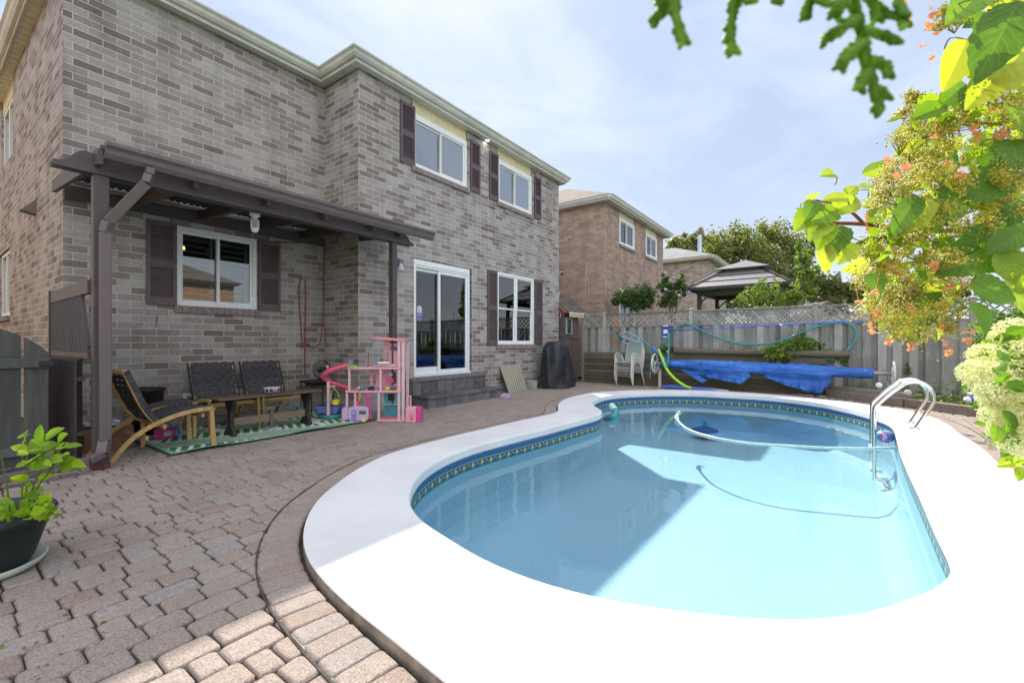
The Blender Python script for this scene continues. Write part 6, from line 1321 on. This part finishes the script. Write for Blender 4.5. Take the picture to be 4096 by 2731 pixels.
tree('tree', 'low tree row end seen under the hanging seed heads', 'tree', ground_at(3520, 42), [bl(3450, 1170, 42, 50), bl(3530, 1160, 42, 55), bl(3610, 1170, 42, 50), bl(3700, 1165, 42, 60), bl(3560, 1215, 42, 60), bl(3800, 1180, 42, 70)], 9000, .28, LG_TREE2, .25, 'trees beyond the gardens')
tree('hibiscus_shrub', 'dark green rounded shrub over the fence below the neighbour window', 'shrub', ground_at(2520, 13.9), [bl(2500, 1190, 13.9, 62, .7), bl(2580, 1180, 13.9, 55, .8), bl(2555, 1210, 13.9, 60), bl(2460, 1200, 13.9, 32)], 4200, .075, LG_SHRUB, .04)
tree('hibiscus_shrub', 'looser pale flowering shrub beside the gazebo post', 'shrub', ground_at(2690, 13.4), [bl(2665, 1150, 13.4, 38, 1.1), bl(2715, 1140, 13.4, 34, 1.1), bl(2680, 1200, 13.4, 48), bl(2735, 1170, 13.4, 24), bl(2660, 1110, 13.4, 18, 1.4), bl(2722, 1110, 13.4, 16, 1.3)], 3400, .07, LG_SHRUB, .03)
fb = MB(); 
for (x, y) in ((2662, 1158), (2660, 1092), (2696, 1112), (2756, 1170), (2716, 1182)):
    fb.ball(FD(x, y, 13.1), .045, seg=8, ring=6, jit=.2)
fo = thing('hibiscus_bloom', 'few pale mauve blooms on the loose shrub by the gazebo', 'flower', FD(2700, 1130, 13.1)); fb.build('petals', pm('mauve_petal', (.5, .38, .62), .6), fo)
def vine(name, lab, cat, blobs, n, ls, mat, stems=(), X=None, yel=0.0):
    t = thing(name, lab, cat, blobs[0][0]); lb = LB(); ly = LB(); tot = sum(b[1] ** 2 for b in blobs)
    for (c, rad, sz) in blobs:
        for _ in range(int(n * rad ** 2 / tot)):
            v = rvec() * rad * random.uniform(.15, 1.0) ** .6; p = Vector(c) + Vector((v.x * .5, v.y, v.z * sz)); L = ls * random.uniform(.6, 1.25)
            (ly if random.random() < yel else lb).leaf(p, (rvec() + Vector((-.3, -.2, -.6))).normalized(), (rvec() * .8 + UP * .6 - FWD * .4), L, L * .75, 3, .4, .2)
    lb.build('foliage', mat, t)
    if ly.v: ly.build('yellow_leaves', LG_YEL, t)
    mb = MB()
    for s_ in stems: mb.tube(crv(s_, 4), .008, 6)
    if stems: mb.build('stem', BARK, t)
    return t
vine('climbing_vine', 'bright green arching vine spilling over the lattice by the gazebo', 'vine', [bl(3000, 1185, 11.4, 50, .8), bl(3060, 1170, 11.4, 55), bl(3110, 1200, 11.3, 50), bl(3160, 1205, 11.2, 42, .7), bl(2960, 1200, 11.4, 26), bl(3045, 1130, 11.4, 20, 1.2), bl(3105, 1128, 11.4, 16, 1.5), bl(3040, 1240, 10.9, 35, .6), bl(3120, 1240, 10.8, 30, .8)], 1500, .075, LG_BRIGHT, [[FX(3060, 1300, 11.98), FX(3065, 1180, 11.98)]], yel=.03)
vine('pole_vine', 'tall narrow leafy vine climbing a thin pole above the fence', 'vine', [bl(3200, 980, 11.2, 22, 1.6), bl(3215, 1040, 11.2, 34, 1.1), bl(3225, 1095, 11.2, 36), bl(3205, 1140, 11.2, 34), bl(3180, 1180, 11.1, 36), bl(3235, 1165, 11.1, 30), bl(3260, 1075, 11.2, 20), bl(3240, 1010, 11.2, 18), bl(3225, 1260, 10.2, 18, 1.3)], 900, .10, LG_BRIGHT, [[FX(3208, 1300, 12.0), FX(3210, 1100, 12.0), FX(3195, 930, 12.0)]], yel=.04)
vine('fence_vine', 'yellow green vine growing on the fence boards inside the hose loop', 'vine', [bl(3090, 1405, 10.0, 38, .8), bl(3150, 1390, 10.0, 40), bl(3210, 1375, 9.9, 46), bl(3270, 1400, 9.8, 42, .7), bl(3200, 1330, 10.0, 20), bl(3130, 1425, 10, 30, .5), bl(3330, 1420, 9.6, 28, .7), bl(3370, 1440, 9.5, 16)], 850, .085, leafm('fence_vine_leaf', (.05, .12, .02), (.20, .30, .04), .35), [[FX(3150, 1460, 11.7), FX(3180, 1380, 11.7), FX(3200, 1300, 11.7)]], yel=.10)
vine('fence_vine', 'small green plant behind the teal hose tail on the fence', 'vine', [bl(2668, 1398, 11.6, 24, .7), bl(2700, 1395, 11.6, 18, .7)], 130, .07, LG_SHRUB)
vine('fence_plant', 'dark ivy sprig low on the fence boards right of the reel', 'plant', [bl(3632, 1478, 8.9, 13, 1.2), bl(3640, 1455, 8.9, 8)], 40, .06, LG_SHRUB)
# ground cover in the bed
gc = LB(); random.seed(5)
for _ in range(9000):
    x = random.uniform(8.2, 11.8); y = random.uniform(-5.5, .15); 
    if x - y < 11.72 or x > 11.75: continue
    h_ = .10 + random.random() ** 2 * (.10 + .16 * max(0, math.sin(x * 2.3 + y * 3.1)) + (.12 if x > 10.9 else 0)); gc.card((x, y, h_ + .0), random.uniform(.03, .065), (rvec() + UP * .8).normalized())
o_ = gc.build('ground_cover', leafm('ground_cover_leaf', (.05, .12, .03), (.22, .34, .08), .4)); o_['kind'] = 'stuff'; tag(o_, 'low green ground cover growing between the timbers and the fence', 'ground cover')
mb = MB(); rs = thing('garden_ball', 'white glass garden ball in the bed by the fence', 'garden ball', G(3518, 1545, .2)); mb.ball(FX(3516, 1541, 10.9), .055).build('globe', WHITE, rs, smooth=True)
rs2 = thing('garden_ball', 'grey garden ball among the plants behind the ladder rails', 'garden ball', G(3630, 1570, .2)); MB().ball(FX(3632, 1570, 10.5), .055).build('globe', CONC, rs2, smooth=True)
gn = thing('garden_gnome', 'small blue and white garden ornament beside the white blooms', 'ornament', G(3885, 1610, .15)); q = G(3885, 1612, .13); MB().lathe([(.08, 0), (.1, .06), (.06, .12), (.03, .2), (0, .22)], q, 12).build('body', pm('glazed_blue', (.15, .2, .42), .3, .4, 30), gn, smooth=True); MB().ball((q.x - .05, q.y + .05, q.z + .05), .06).build('white_part', WHITE, gn, smooth=True)
# weeds in the paving joints
wd_ = LB()
for (x, y) in ((2565, 1700),):
    pass
for _ in range(260):
    a, b = random.choice([(.9, 3.4), (1.6, 3.9), (1.2, 2.9), (2.2, 3.4), (2.9, 4.4), (.2, 2.4), (5.2, 5.5), (7.9, -1.6), (6.9, -2.2)]); x = a + random.gauss(0, .25); y = b + random.gauss(0, .25)
    if inside(x, y, outer): continue
    wd_.card((x, y, random.uniform(.0, .012)), random.uniform(.012, .028), (rvec() + UP).normalized())
o_ = wd_.build('joint_weeds', leafm('weed_leaf', (.06, .10, .02), (.15, .22, .04), .3)); o_['kind'] = 'stuff'; tag(o_, 'tiny weeds sprouting in the joints of the paving', 'weeds')
fl_ = LB(); random.seed(31)
for _ in range(90):
    a = random.uniform(0, 1); q = offs(outer, random.uniform(.0, .5))[int(a * len(outer))]
    fl_.card((q.x, q.y, .010), random.uniform(.01, .022), (rvec() * .4 + UP).normalized())
o_ = fl_.build('fallen_petals', leafm('dry_petal', (.35, .12, .04), (.5, .28, .06), .2)); o_['kind'] = 'stuff'; tag(o_, 'dry orange petals scattered on the paving beside the coping', 'petals')
# ---- potted plant
pc = FD(-88, 1370, 2.22); pc.z = 0; pt = thing('flower_pot', 'dark green plastic pot on a pale saucer at the lower left', 'plant pot', pc)
DG = pm('pot_dark_green', (.022, .032, .034), .5, .12, 10, spec=.4)
MB().lathe([(0, .02), (.18, .02), (.20, .06), (.255, .245), (.275, .25), (.283, .275), (.275, .29), (.262, .288), (.25, .25), (0, .25)], pc, 40).build('body', DG, pt, smooth=True)
MB().lathe([(0, .002), (.21, .002), (.225, .012), (.245, .045), (.238, .047), (.215, .018), (0, .018)], pc, 40).build('saucer', pm('pale_saucer', (.50, .55, .47), .5), pt, smooth=True); MB().lathe([(0, .256), (.262, .252)], pc, 30).build('soil', pm('potting_soil', (.035, .025, .018), .95, .4, 30, .6, 80), pt)
POTL = leafm('potted_leaf', (.10, .22, .012), (.36, .50, .04), .45, rough=.35); pl = thing('potted_plant', 'bright yellow green leafy plant growing in the dark pot', 'plant', pc + Vector((0, 0, .25)))
random.seed(9); mb = MB(); lb = LB()
def PD(x, y, d=2.42): return FD(x, y, d - .17)
stems = [[PD(95, 2075), PD(105, 1960), PD(110, 1850), PD(100, 1750), PD(98, 1728)], [PD(100, 2080), PD(130, 1950), PD(160, 1880), PD(175, 1800), PD(182, 1735)], [PD(105, 2078), PD(150, 1950), PD(200, 1880), PD(240, 1800), PD(262, 1770)], [PD(80, 2080), PD(85, 2000), PD(90, 1930)]]
for s_ in stems: mb.tube(crv(s_, 4), .0035, 6)
mb.tube(crv([PD(45, 2090, 2.3), PD(25, 1930, 2.3), PD(5, 1830, 2.3), PD(-20, 1760, 2.3)], 4), [.005, .005, .004, .004, .004, .003, .003, .003, .002, .002, .002, .002, .001], 5)
mb.build('stem', leafm('potted_stem', (.08, .14, .02), (.16, .22, .05), .2), pl)
for (x0, y0, x1, y1, wf) in [(165, 1765, 150, 1702, .5), (180, 1755, 240, 1712, .55), (230, 1765, 258, 1735, .7), (185, 1805, 118, 1760, .6), (160, 1790, 222, 1775, .7), (220, 1790, 280, 1775, .6), (260, 1785, 315, 1777, .35), (95, 1745, 92, 1728, .9), (98, 1748, 118, 1732, .6), (95, 1770, 80, 1772, 1), (110, 1800, 50, 1785, .7), (110, 1800, 160, 1790, .6), (115, 1815, 65, 1812, .4), (170, 1820, 200, 1815, .8), (110, 1850, 60, 1862, .6), (115, 1850, 150, 1815, .5), (115, 1870, 135, 1850, .6), (190, 1870, 125, 1842, .7), (195, 1880, 250, 1840, .6), (240, 1860, 308, 1850, .75), (290, 1845, 328, 1862, .35), (230, 1880, 215, 1900, .8), (110, 1920, 48, 1905, .75), (115, 1925, 118, 1945, .9), (150, 1910, 210, 1895, .5), (150, 1930, 190, 1910, .7), (130, 1950, 70, 1970, .6), (130, 1955, 165, 1960, .5), (205, 1830, 235, 1838, .5), (245, 1820, 270, 1812, .5), (180, 1840, 200, 1860, .6), (160, 1990, 100, 1975, .6)]:
    dd = random.uniform(2.36, 2.48); a, b = PD(x0, y0, dd), PD(x1, y1, dd + random.uniform(-.06, .03)); L = (b - a).length * 1.12; lb.leaf(a, b - a, UP * .7 - FWD * .75 + rvec() * .45, L, L * wf * 1.05, 7, .35, .22, .03)
for _ in range(55):                     # curly lettuce-like growth on the soil
    a = PD(random.uniform(-20, 190), random.uniform(2020, 2080), random.uniform(2.25, 2.45)); L = random.uniform(.035, .075); lb.leaf(a, rvec() * .7 + UP * .8, rvec() - FWD * .4, L, L * .8, 5, .6, .4, .15)
for _ in range(26): a = PD(random.uniform(150, 225), random.uniform(2030, 2070), 2.35); lb.leaf(a, rvec() + UP * .4, rvec() + UP, .025, .02, 3)
lb.build('foliage', POTL, pl, uv=lb.uvs)
# ---- cedar sprays hanging into the picture
CED = leafm('cedar_scale', (.13, .29, .02), (.28, .48, .05), .55, rough=.5); DC = .30
cd_t = thing('cedar_tree', 'green cedar sprays hanging from the top edge of the picture', 'tree', FWD * -.45 + RGT * 1.3)
tb_ = FWD * -.45 + RGT * 1.3; mb = MB(); mb.tube([tb_, tb_ + Vector((.03, .02, 1.4)), tb_ + Vector((0, .05, 2.6))], [.08, .06, .03], 10); mb.tube(crv([tb_ + Vector((.02, .03, 1.75)), FWD * .05 + RGT * .7 + UP * 1.78, FWD * .28 + RGT * .3 + UP * 1.62, FD(2700, -160, .33)], 5), .005, 7); mb.build('trunk', BARK, cd_t)
SP = [[(2700, -160), (2700, -60), (2668, 20), (2630, 65), (2610, 92)], [(2700, -160), (2697, -20), (2697, 50), (2712, 105), (2737, 170)], [(2920, -140), (2940, -30), (2930, 50), (2918, 120), (2920, 170), (2932, 208)], [(3130, -120), (3120, -20), (3108, 8)],
      [(3380, -140), (3410, -20), (3432, 80), (3452, 160), (3462, 230), (3482, 300), (3500, 370), (3516, 462)], [(3440, 70), (3390, 100), (3330, 140), (3292, 178)], [(3458, 165), (3420, 195), (3380, 235), (3362, 265)], [(3452, 120), (3510, 135), (3560, 155), (3592, 170)], [(3478, 240), (3520, 252), (3548, 275), (3556, 300)], [(3470, 290), (3450, 320), (3440, 355)], [(3500, 360), (3530, 368), (3540, 385)],
      [(3260, -130), (3250, -20), (3228, 35), (3220, 72)], [(3250, -20), (3300, 10), (3330, 20)], [(3410, -20), (3360, 20), (3340, 60)], [(3430, -60), (3490, 10), (3545, 55), (3600, 72), (3622, 108)], [(3490, 5), (3500, 50), (3505, 75)], [(3580, -60), (3600, 20), (3625, 60)], [(2960, -30), (2985, -5), (3000, 5)], [(2690, 0), (2650, -10), (2640, 5)]]
lb = MB(); random.seed(4)
def spray(pts):
    c_ = crv([FD(x, y, DC + .012 * math.sin(x * .02)) for x, y in pts], 7); n = len(c_)
    rad = [.0030 * (1 - .45 * (i / n)) * (1 + .22 * (i % 2)) for i in range(n)]; lb.tube(c_, rad, 7, r=random.random())
    for i in range(1, n - 1, 1):          # scale tips leaning out on both sides
        t_ = (c_[i+1] - c_[i-1]).normalized(); sd = t_.cross(FWD).normalized()
        for s_ in (-1, 1):
            if random.random() < .75: L = random.uniform(.002, .0042) * (1.3 if i % 3 == 0 else 1); lb.tube([c_[i], c_[i] + (t_ * .7 + sd * s_ * .8) * L * .7, c_[i] + (t_ * 1.0 + sd * s_ * .9) * L], [.0024, .0021, .0012], 6, r=random.random())
for p in SP: spray(p)
lb.build('foliage', CED, cd_t, smooth=True)
# ---- climbing hydrangea at the right: leaves, seed heads, orange bracts
m, t, o = newmat('hydrangea_leaf'); u = t.nodes.new('ShaderNodeUVMap'); su = t.nodes.new('ShaderNodeSeparateXYZ'); t.links.new(u.outputs[0], su.inputs[0])
ab = math_(t, 'ABSOLUTE', su.outputs[0]); mid = math_(t, 'LESS_THAN', ab, .035); sv = math_(t, 'FRACT', math_(t, 'MULTIPLY', math_(t, 'SUBTRACT', su.outputs[1], math_(t, 'MULTIPLY', ab, .30)), 8.0)); side = math_(t, 'LESS_THAN', math_(t, 'ABSOLUTE', math_(t, 'SUBTRACT', sv, .5)), .055); vein = math_(t, 'MAXIMUM', mid, side)
g = t.nodes.new('ShaderNodeNewGeometry'); n1 = noise(t, g.outputs['Position'], 30, 4); k = math_(t, 'MULTIPLY_ADD', n1, .35, math_(t, 'MULTIPLY', attr(t), .85))
c = ramp(t, k, [(.15, (.06, .14, .018)), (.55, (.14, .27, .03)), (.85, (.33, .42, .05)), (1.0, (.46, .48, .07))]); c = mixc(t, math_(t, 'MULTIPLY', vein, .22), c, (.30, .38, .12))
spot = ramp(t, noise(t, g.outputs['Position'], 110, 3, .7), [(.69, (0, 0, 0)), (.74, (.6, .6, .6))]); c = mixc(t, spot, c, (.22, .12, .03))
pch = math_(t, 'SINE', math_(t, 'MULTIPLY', sv, 3.14)); p = princ(t, None, c, .42, 0, .4, bumpn(t, pch, .35, .003)); tr = t.nodes.new('ShaderNodeBsdfTranslucent'); t.links.new(mixc(t, 1.0, c, (1.7, 1.75, .5), 'MULTIPLY'), tr.inputs[0])
ms = t.nodes.new('ShaderNodeMixShader'); ms.inputs[0].default_value = .5; t.links.new(p.outputs[0], ms.inputs[1]); t.links.new(tr.outputs[0], ms.inputs[2]); t.links.new(ms.outputs[0], o.inputs[0]); HYL = m
SEED = leafm('seed_head', (.32, .28, .045), (.68, .62, .14), .36); BRACT = leafm('orange_bract', (.78, .30, .12), (.92, .52, .28), .45, (1.15, 1.0, .8)); STEMR = pm('red_stem', (.26, .07, .025), .5, .15, 20); STEMY = leafm('pale_stalk', (.26, .28, .06), (.42, .42, .12), .3)
DH = 1.45; root = FWD * 1.9 + RGT * 2.75
hy = thing('climbing_hydrangea', 'climbing hydrangea with large leaves, olive seed heads and orange bracts at the right', 'shrub', root)
mb = MB()
BR = [[root, root + UP * .7, FD(4300, 1150, 1.7), FD(4096, 865, DH), FD(3900, 912, DH), FD(3700, 925, DH), FD(3457, 897, DH - .05), FD(3278, 893, DH - .1), FD(3190, 885, DH - .12)], [FD(4300, 1150, 1.7), FD(4150, 520, DH), FD(4030, 500, DH), FD(3890, 488, DH), FD(3789, 461, DH), FD(3700, 425, DH)], [FD(4200, 990, DH), FD(3948, 1048, DH), FD(3770, 1110, DH)], [FD(3750, 925, DH), FD(3569, 945, DH), FD(3377, 985, DH - .05)], [FD(3960, 1040, DH), FD(3881, 1137, DH - .05), FD(3819, 1200, DH - .08)], [FD(4300, 1000, 1.7), FD(4250, 200, DH), FD(4100, 60, DH), FD(3950, 40, DH)], [FD(3457, 897, DH), FD(3380, 830, DH - .05), FD(3255, 800, DH - .1)]]
for i, b in enumerate(BR): c_ = crv(b, 5); mb.tube(c_, [(.011 if i == 0 else .006) * (1 - .6 * j / len(c_)) for j in range(len(c_))], 7)
mb.build('stem', STEMR, hy, smooth=True)
lb = LB(); st = MB(); random.seed(12)
BIG = [(3880,1142,4066,1190,.75,.25,1.20),(3868,1210,3955,1325,.95,.32,1.18),(3705,1172,3745,1300,.95,.30,1.28),(4002,948,3822,1068,.60,.15,1.25),(4110,925,3973,985,.6,.25,1.2),(4010,1000,4075,1120,.8,.62,1.2),(4075,5,3930,285,.50,.10,1.15),(3870,160,3795,335,.52,.98,1.25),(3872,218,3935,342,.75,.8,1.28),(4120,185,3938,350,.55,.92,1.2),(3930,345,3868,415,.6,.3,1.3),(3860,335,3788,402,.6,.35,1.35),(3920,-20,3810,70,.6,.45,1.25),(3930,-10,4080,70,.5,.75,1.2),(3262,850,3192,905,.7,.7,1.3),(3390,795,3312,782,.5,.9,1.3),(3425,745,3370,800,.5,.85,1.35),(3439,805,3318,842,.5,.8,1.32),(3345,845,3275,870,.45,.55,1.3),(3375,905,3320,1012,.55,.1,1.3),(3300,975,3312,1070,.5,.98,1.3),(3395,965,3375,1032,.6,.9,1.35),(3440,965,3530,1018,.6,.3,1.4),(3672,785,3595,905,.35,.2,1.25),(3735,800,3632,925,.35,.85,1.25),(3800,760,3790,868,.8,.35,1.3),(3925,745,3935,832,.95,.8,1.35),(3625,760,3690,742,.6,.6,1.4),(3990,700,3925,772,.7,.2,1.3),(4096,805,4012,880,.7,.1,1.3),(4100,900,3990,950,.6,.3,1.35),(3250,870,3200,820,.5,.85,1.3),(3290,880,3250,940,.6,.75,1.3),(3310,890,3290,960,.5,.6,1.3),(3350,930,3345,990,.6,.7,1.35),(3240,800,3270,760,.5,.8,1.32),(3260,805,3240,850,.5,.4,1.3),(3290,815,3330,870,.5,.7,1.35),(4096,1040,4140,1180,.9,.7,1.2),(4060,1130,4140,1250,.9,.8,1.25),(3800,1040,3870,1010,.6,.3,1.5),(3700,1090,3640,1130,.6,.4,1.45),(3820,900,3860,960,.7,.35,1.5),(3700,660,3760,720,.7,.3,1.4),(3790,600,3850,660,.7,.35,1.45),(4040,560,4096,640,.8,.2,1.3),(4060,430,4140,520,.7,.6,1.3),(3560,900,3600,960,.7,.5,1.5),(3480,760,3530,800,.6,.7,1.5),(3700,440,3760,470,.35,.85,1.4),(3850,450,3890,500,.6,.5,1.5),(3340,700,3300,690,.5,.8,1.3),(4000,620,3960,690,.8,.25,1.35)]
for (x0, y0, x1, y1, wf, tone, d) in BIG:
    a = FD(x0, y0, d + .02); b = FD(x1, y1, d - random.uniform(-.03, .05)); L = (b - a).length * 1.08
    lb.leaf(a, b - a, -FWD * .8 + UP * .55 + rvec() * .35, L, L * wf * 1.1, 14, random.uniform(.2, .7), random.uniform(.12, .35), .045, r=tone, blunt=.75)
    c_ = Vector(a) + (a - b).normalized() * .03 + rvec() * .02 + FWD * .04; st.tube(crv([a, c_, c_ + FWD * .05 + RGT * .03], 3), .0022, 5)
poly = [(3600,400),(3700,420),(3850,410),(4096,300),(4200,300),(4200,1000),(3900,1050),(3720,1335),(3640,1340),(3560,1300),(3470,1210),(3450,1100),(3440,1020),(3500,930),(3440,820),(3560,620),(3640,500)]
def inpoly():
    while True:
        x, y = random.uniform(3430, 4180), random.uniform(300, 1345)
        if inside(x, y, poly): return x, y
for _ in range(290):
    x, y = inpoly(); a = FD(x, y, random.uniform(1.3, 1.9)); L = random.uniform(.05, .095); lb.leaf(a, rvec() + UP * -.5 - RGT * .3, -FWD * .5 + UP * .5 + rvec() * .9, L, L * .66, 7, random.uniform(.3, 1.1), .35, .05, r=random.uniform(.25, 1) ** .8)
for _ in range(60):
    a = FD(random.uniform(3900, 4250), random.uniform(-60, 380), random.uniform(1.35, 1.8)); L = random.uniform(.06, .12); lb.leaf(a, rvec() + UP * -.4, -FWD * .6 + UP * .5 + rvec() * .5, L, L * .6, 7, .5, .25, .05)
lb.build('foliage', HYL, hy, uv=lb.uvs)
heads = []
for _ in range(95): heads.append((*inpoly(), random.uniform(1.22, 1.7), random.uniform(.055, .09)))
for (x, y) in ((3530, 1180), (3500, 1130), (3570, 1230), (3620, 1270), (3660, 1300), (3540, 1050), (3500, 1010), (3780, 1300), (3800, 1270), (3700, 1260), (3590, 1160), (3650, 1180), (3690, 1030), (3600, 1020), (3560, 700), (3520, 780), (3620, 560), (3650, 620), (3740, 520)): heads.append((x, y, 1.36, .06))
for (x, y) in ((3640, 400), (3615, 455), (3660, 375)): heads.append((x, y, 1.4, .03))
for (x, y) in ((3770, 40), (3760, 95), (3800, 30), (3820, 95)): heads.append((x, y, 1.4, .035))
random.seed(8); NH = 0
for (x, y, d, rad) in heads:
    c = FD(x, y, d); nrm = (UP * .5 - RGT * .5 - FWD * .4 + rvec() * .9).normalized(); a_, b_, n_ = onb(nrm); hub = c - nrm * rad * .8
    mb = MB(); n = int(50 + 1700 * rad)
    spokes = [c + (a_ * math.cos(q_ * 6.283) + b_ * math.sin(q_ * 6.283)) * rad * .55 * math.sqrt(random.random()) for q_ in (random.random() for _ in range(9))]
    for s_ in spokes: st.bar(hub, s_ - nrm * rad * .25, .0022, .0022); 
    for _ in range(n):
        s_ = random.choice(spokes); p = s_ + (a_ * random.gauss(0, 1) + b_ * random.gauss(0, 1)) * rad * .24 + n_ * random.gauss(0, .12) * rad
        mb.octa(p, random.uniform(.0022, .0037), random.random())
        if random.random() < .45:
            q_ = s_ - nrm * rad * .2; w_ = rvec() * .0007; mb.add([q_ - w_, q_ + w_, p + w_, p - w_], [(0, 1, 2, 3)])
    mb.build('seed_head', SEED, hy)
st.build('flower_stalk', STEMY, hy)
BP = [(3435,1208),(3490,1245),(3505,1258),(3480,1300),(3494,1332),(3560,1365),(3637,1390),(3648,1382),(3775,1235),(3650,1240),(3713,1342),(3780,1372),(3795,1410),(3865,1365),(3880,1328),(3770,1312),(3790,1200),(3665,1157),(3720,1133),(3740,1060),(3620,1120),(3762,1000),(3735,1065),(3558,1070),(3590,1090),(3610,5),(3722,38),(3735,60),(3745,135),(3712,110),(3690,190),(3725,232),(3637,92),(3740,553),(3892,520),(3910,548),(4005,540),(3880,712),(3548,642),(3625,672),(3585,705),(3780,660),(3462,872),(3465,905),(3765,745),(4025,792),(3840,700),(3500,1170),(3800,1150),(3850,1130),(3690,1215),(3560,1000),(3640,780),(3970,440),(4040,300),(3660,860)]
random.seed(17)
for i, (x, y) in enumerate(BP):
    mb = LB(); c = FD(x, y, random.uniform(1.26, 1.38)); nrm = (UP * .6 - FWD * .5 + rvec() * .7).normalized(); a_, b_, n_ = onb(nrm); L = random.uniform(.013, .021); k0 = random.random() * 6
    for k in range(random.choice([3, 4, 4])):
        an = k0 + k * 1.57; d = a_ * math.cos(an) + b_ * math.sin(an) + n_ * random.uniform(-.1, .6); mb.leaf(c, d, n_, L * random.uniform(.8, 1.15), L * .95, 4, .7, .3, 0, r=random.random(), blunt=.9)
    w_ = RGT * .0006; e = c + UP * random.uniform(.03, .07) + rvec() * .012; mb.uvs += [(0, 0)] * 4; mb.add([c - w_, c + w_, e + w_, e - w_], [(0, 1, 2, 3)], .1); mb.build('bract', BRACT, hy)
# ---- white mophead hydrangea and small leaved bush lower right
mp_ = thing('hydrangea_bush', 'bush of creamy white mophead hydrangea blooms at the right edge', 'shrub', FWD * 2.6 + RGT * 3.0)
HEADS = [(4060,1330,70,2.5),(4000,1350,38,2.6),(3945,1425,62,2.45),(3905,1490,62,2.4),(3960,1510,70,2.35),(4080,1475,45,2.4),(3990,1560,75,2.3),(4040,1600,70,2.3),(3930,1545,55,2.45),(4075,1540,40,2.3),(3970,1660,45,2.3),(4030,1690,48,2.25),(4000,1725,42,2.25),(4055,1775,50,2.2),(4085,1640,40,2.2),(4090,1720,35,2.2),(4110,1400,50,2.4),(3960,1470,50,2.4),(4120,1800,50,2.2),(3985,1612,50,2.35)]
WH = leafm('cream_petal', (.66, .66, .34), (.88, .87, .62), .4, (1.2, 1.2, .9)); random.seed(14)
for (x, y, r_, d) in HEADS:
    c = FD(x, y, d); R1 = r_ / FPX * d; lb = LB()
    for k in range(int(850 * (r_ / 60) ** 2)):
        v = rvec(); p = c + Vector((v.x, v.y, v.z * .85)) * R1 * (random.uniform(.80, 1.03) + .05 * math.sin(v.x * 9) * math.sin(v.z * 8)); lb.card(p, random.uniform(.010, .018), (v + rvec() * .7).normalized(), random.uniform(.2, 1))
    lb.build('bloom', WH, mp_)
lb = LB()
for _ in range(420):
    x = random.uniform(3930, 4230); y = random.uniform(1330, 1880)
    if x < 3900 + max(0, (y - 1560)) * .45: continue
    L = random.uniform(.06, .12); lb.leaf(FD(x, y, random.uniform(2.35, 2.8)), rvec() + UP * -.3 - FWD * .2, -FWD * .5 + UP * .6 + rvec() * .6, L, L * .6, 6, .4, .25, .04)
for (x, y) in [(4040, 1500), (4000, 1440), (3990, 1480), (4020, 1540), (4060, 1560), (4070, 1610), (4050, 1660), (4010, 1640), (3990, 1700), (4060, 1720), (4075, 1760), (4020, 1760), (4030, 1450)]: lb.leaf(FD(x, y, 2.2), rvec() - RGT * .3 - UP * .4, -FWD * .7 + UP * .5 + rvec() * .3, .10, .065, 8, .4, .25, .05, r=random.uniform(.2, .6))
lb.build('foliage', HYL, mp_, uv=lb.uvs)
mb = MB(); b0 = FWD * 2.7 + RGT * 3.8
for _ in range(14): x, y, r_, d = random.choice([h for h in HEADS if h[0] > 4020]); mb.tube(crv([b0 + rvec() * .1 * Vector((1, 1, 0)).length, b0.lerp(FD(x, y, d), .5) + UP * .15, FD(x, y, d + .03)], 4), .005, 6)
mb.build('stem', BARK, mp_)
tree('small_leaf_bush', 'airy small leaved bush behind the hydrangea blooms by the fence', 'shrub', ground_at(4010, 5.2), [bl(3930, 1330, 5.2, 55), bl(4000, 1290, 5.2, 60), bl(4070, 1260, 5.2, 60), bl(3960, 1400, 5.2, 60), bl(4060, 1380, 5.2, 80), bl(3900, 1380, 5.2, 30), bl(4110, 1200, 5.2, 50)], 4200, .035, leafm('tiny_bush_leaf', (.05, .11, .03), (.22, .32, .12), .4), .02)
mb = LB()
for x, y, x1, y1 in ((3960, 1375, 3835, 1395), (3950, 1410, 3810, 1432), (3955, 1345, 3860, 1370)):
    a, b = FD(x, y, 4.6), FD(x1, y1, 4.5); mb.tube([a, b], [.003, .001], 4); mb.uvs += [(0, 0)] * 8
    for k in range(9): mb.card(a.lerp(b, k / 9) + rvec() * .01, .022, rvec())
sp1 = thing('bush_sprig', 'thin twigs with tiny leaves reaching across the fence at right', 'twig', FD(3960, 1375, 4.6)); mb.build('foliage', MATS['tiny_bush_leaf'], sp1)
q = FD(3905, 1480, 6.2); tag(MB().tube([FD(3905, 1640, 6.2), FD(3905, 1330, 6.2)], .018, 8).build('white_stake', WHITE, loc=(q.x, q.y, 0)), 'thin white stake standing at the fence behind the blooms', 'stake')
# little plants creeping onto the paving below the blooms
lb = LB(); random.seed(44)
for _ in range(700):
    x, y = random.choice([(3950, 1655), (3900, 1650), (3860, 1640), (3990, 1680), (4010, 1790), (4060, 1830)]); q = G(x + random.gauss(0, 25), y + random.gauss(0, 8), 0); lb.card((q.x, q.y, random.uniform(.0, .10)), random.uniform(.02, .045), (rvec() + UP).normalized())
o_ = lb.build('creeping_weeds', MATS['ground_cover_leaf']); o_['kind'] = 'stuff'; tag(o_, 'leafy weeds creeping over the timber and paving at the right', 'weeds')
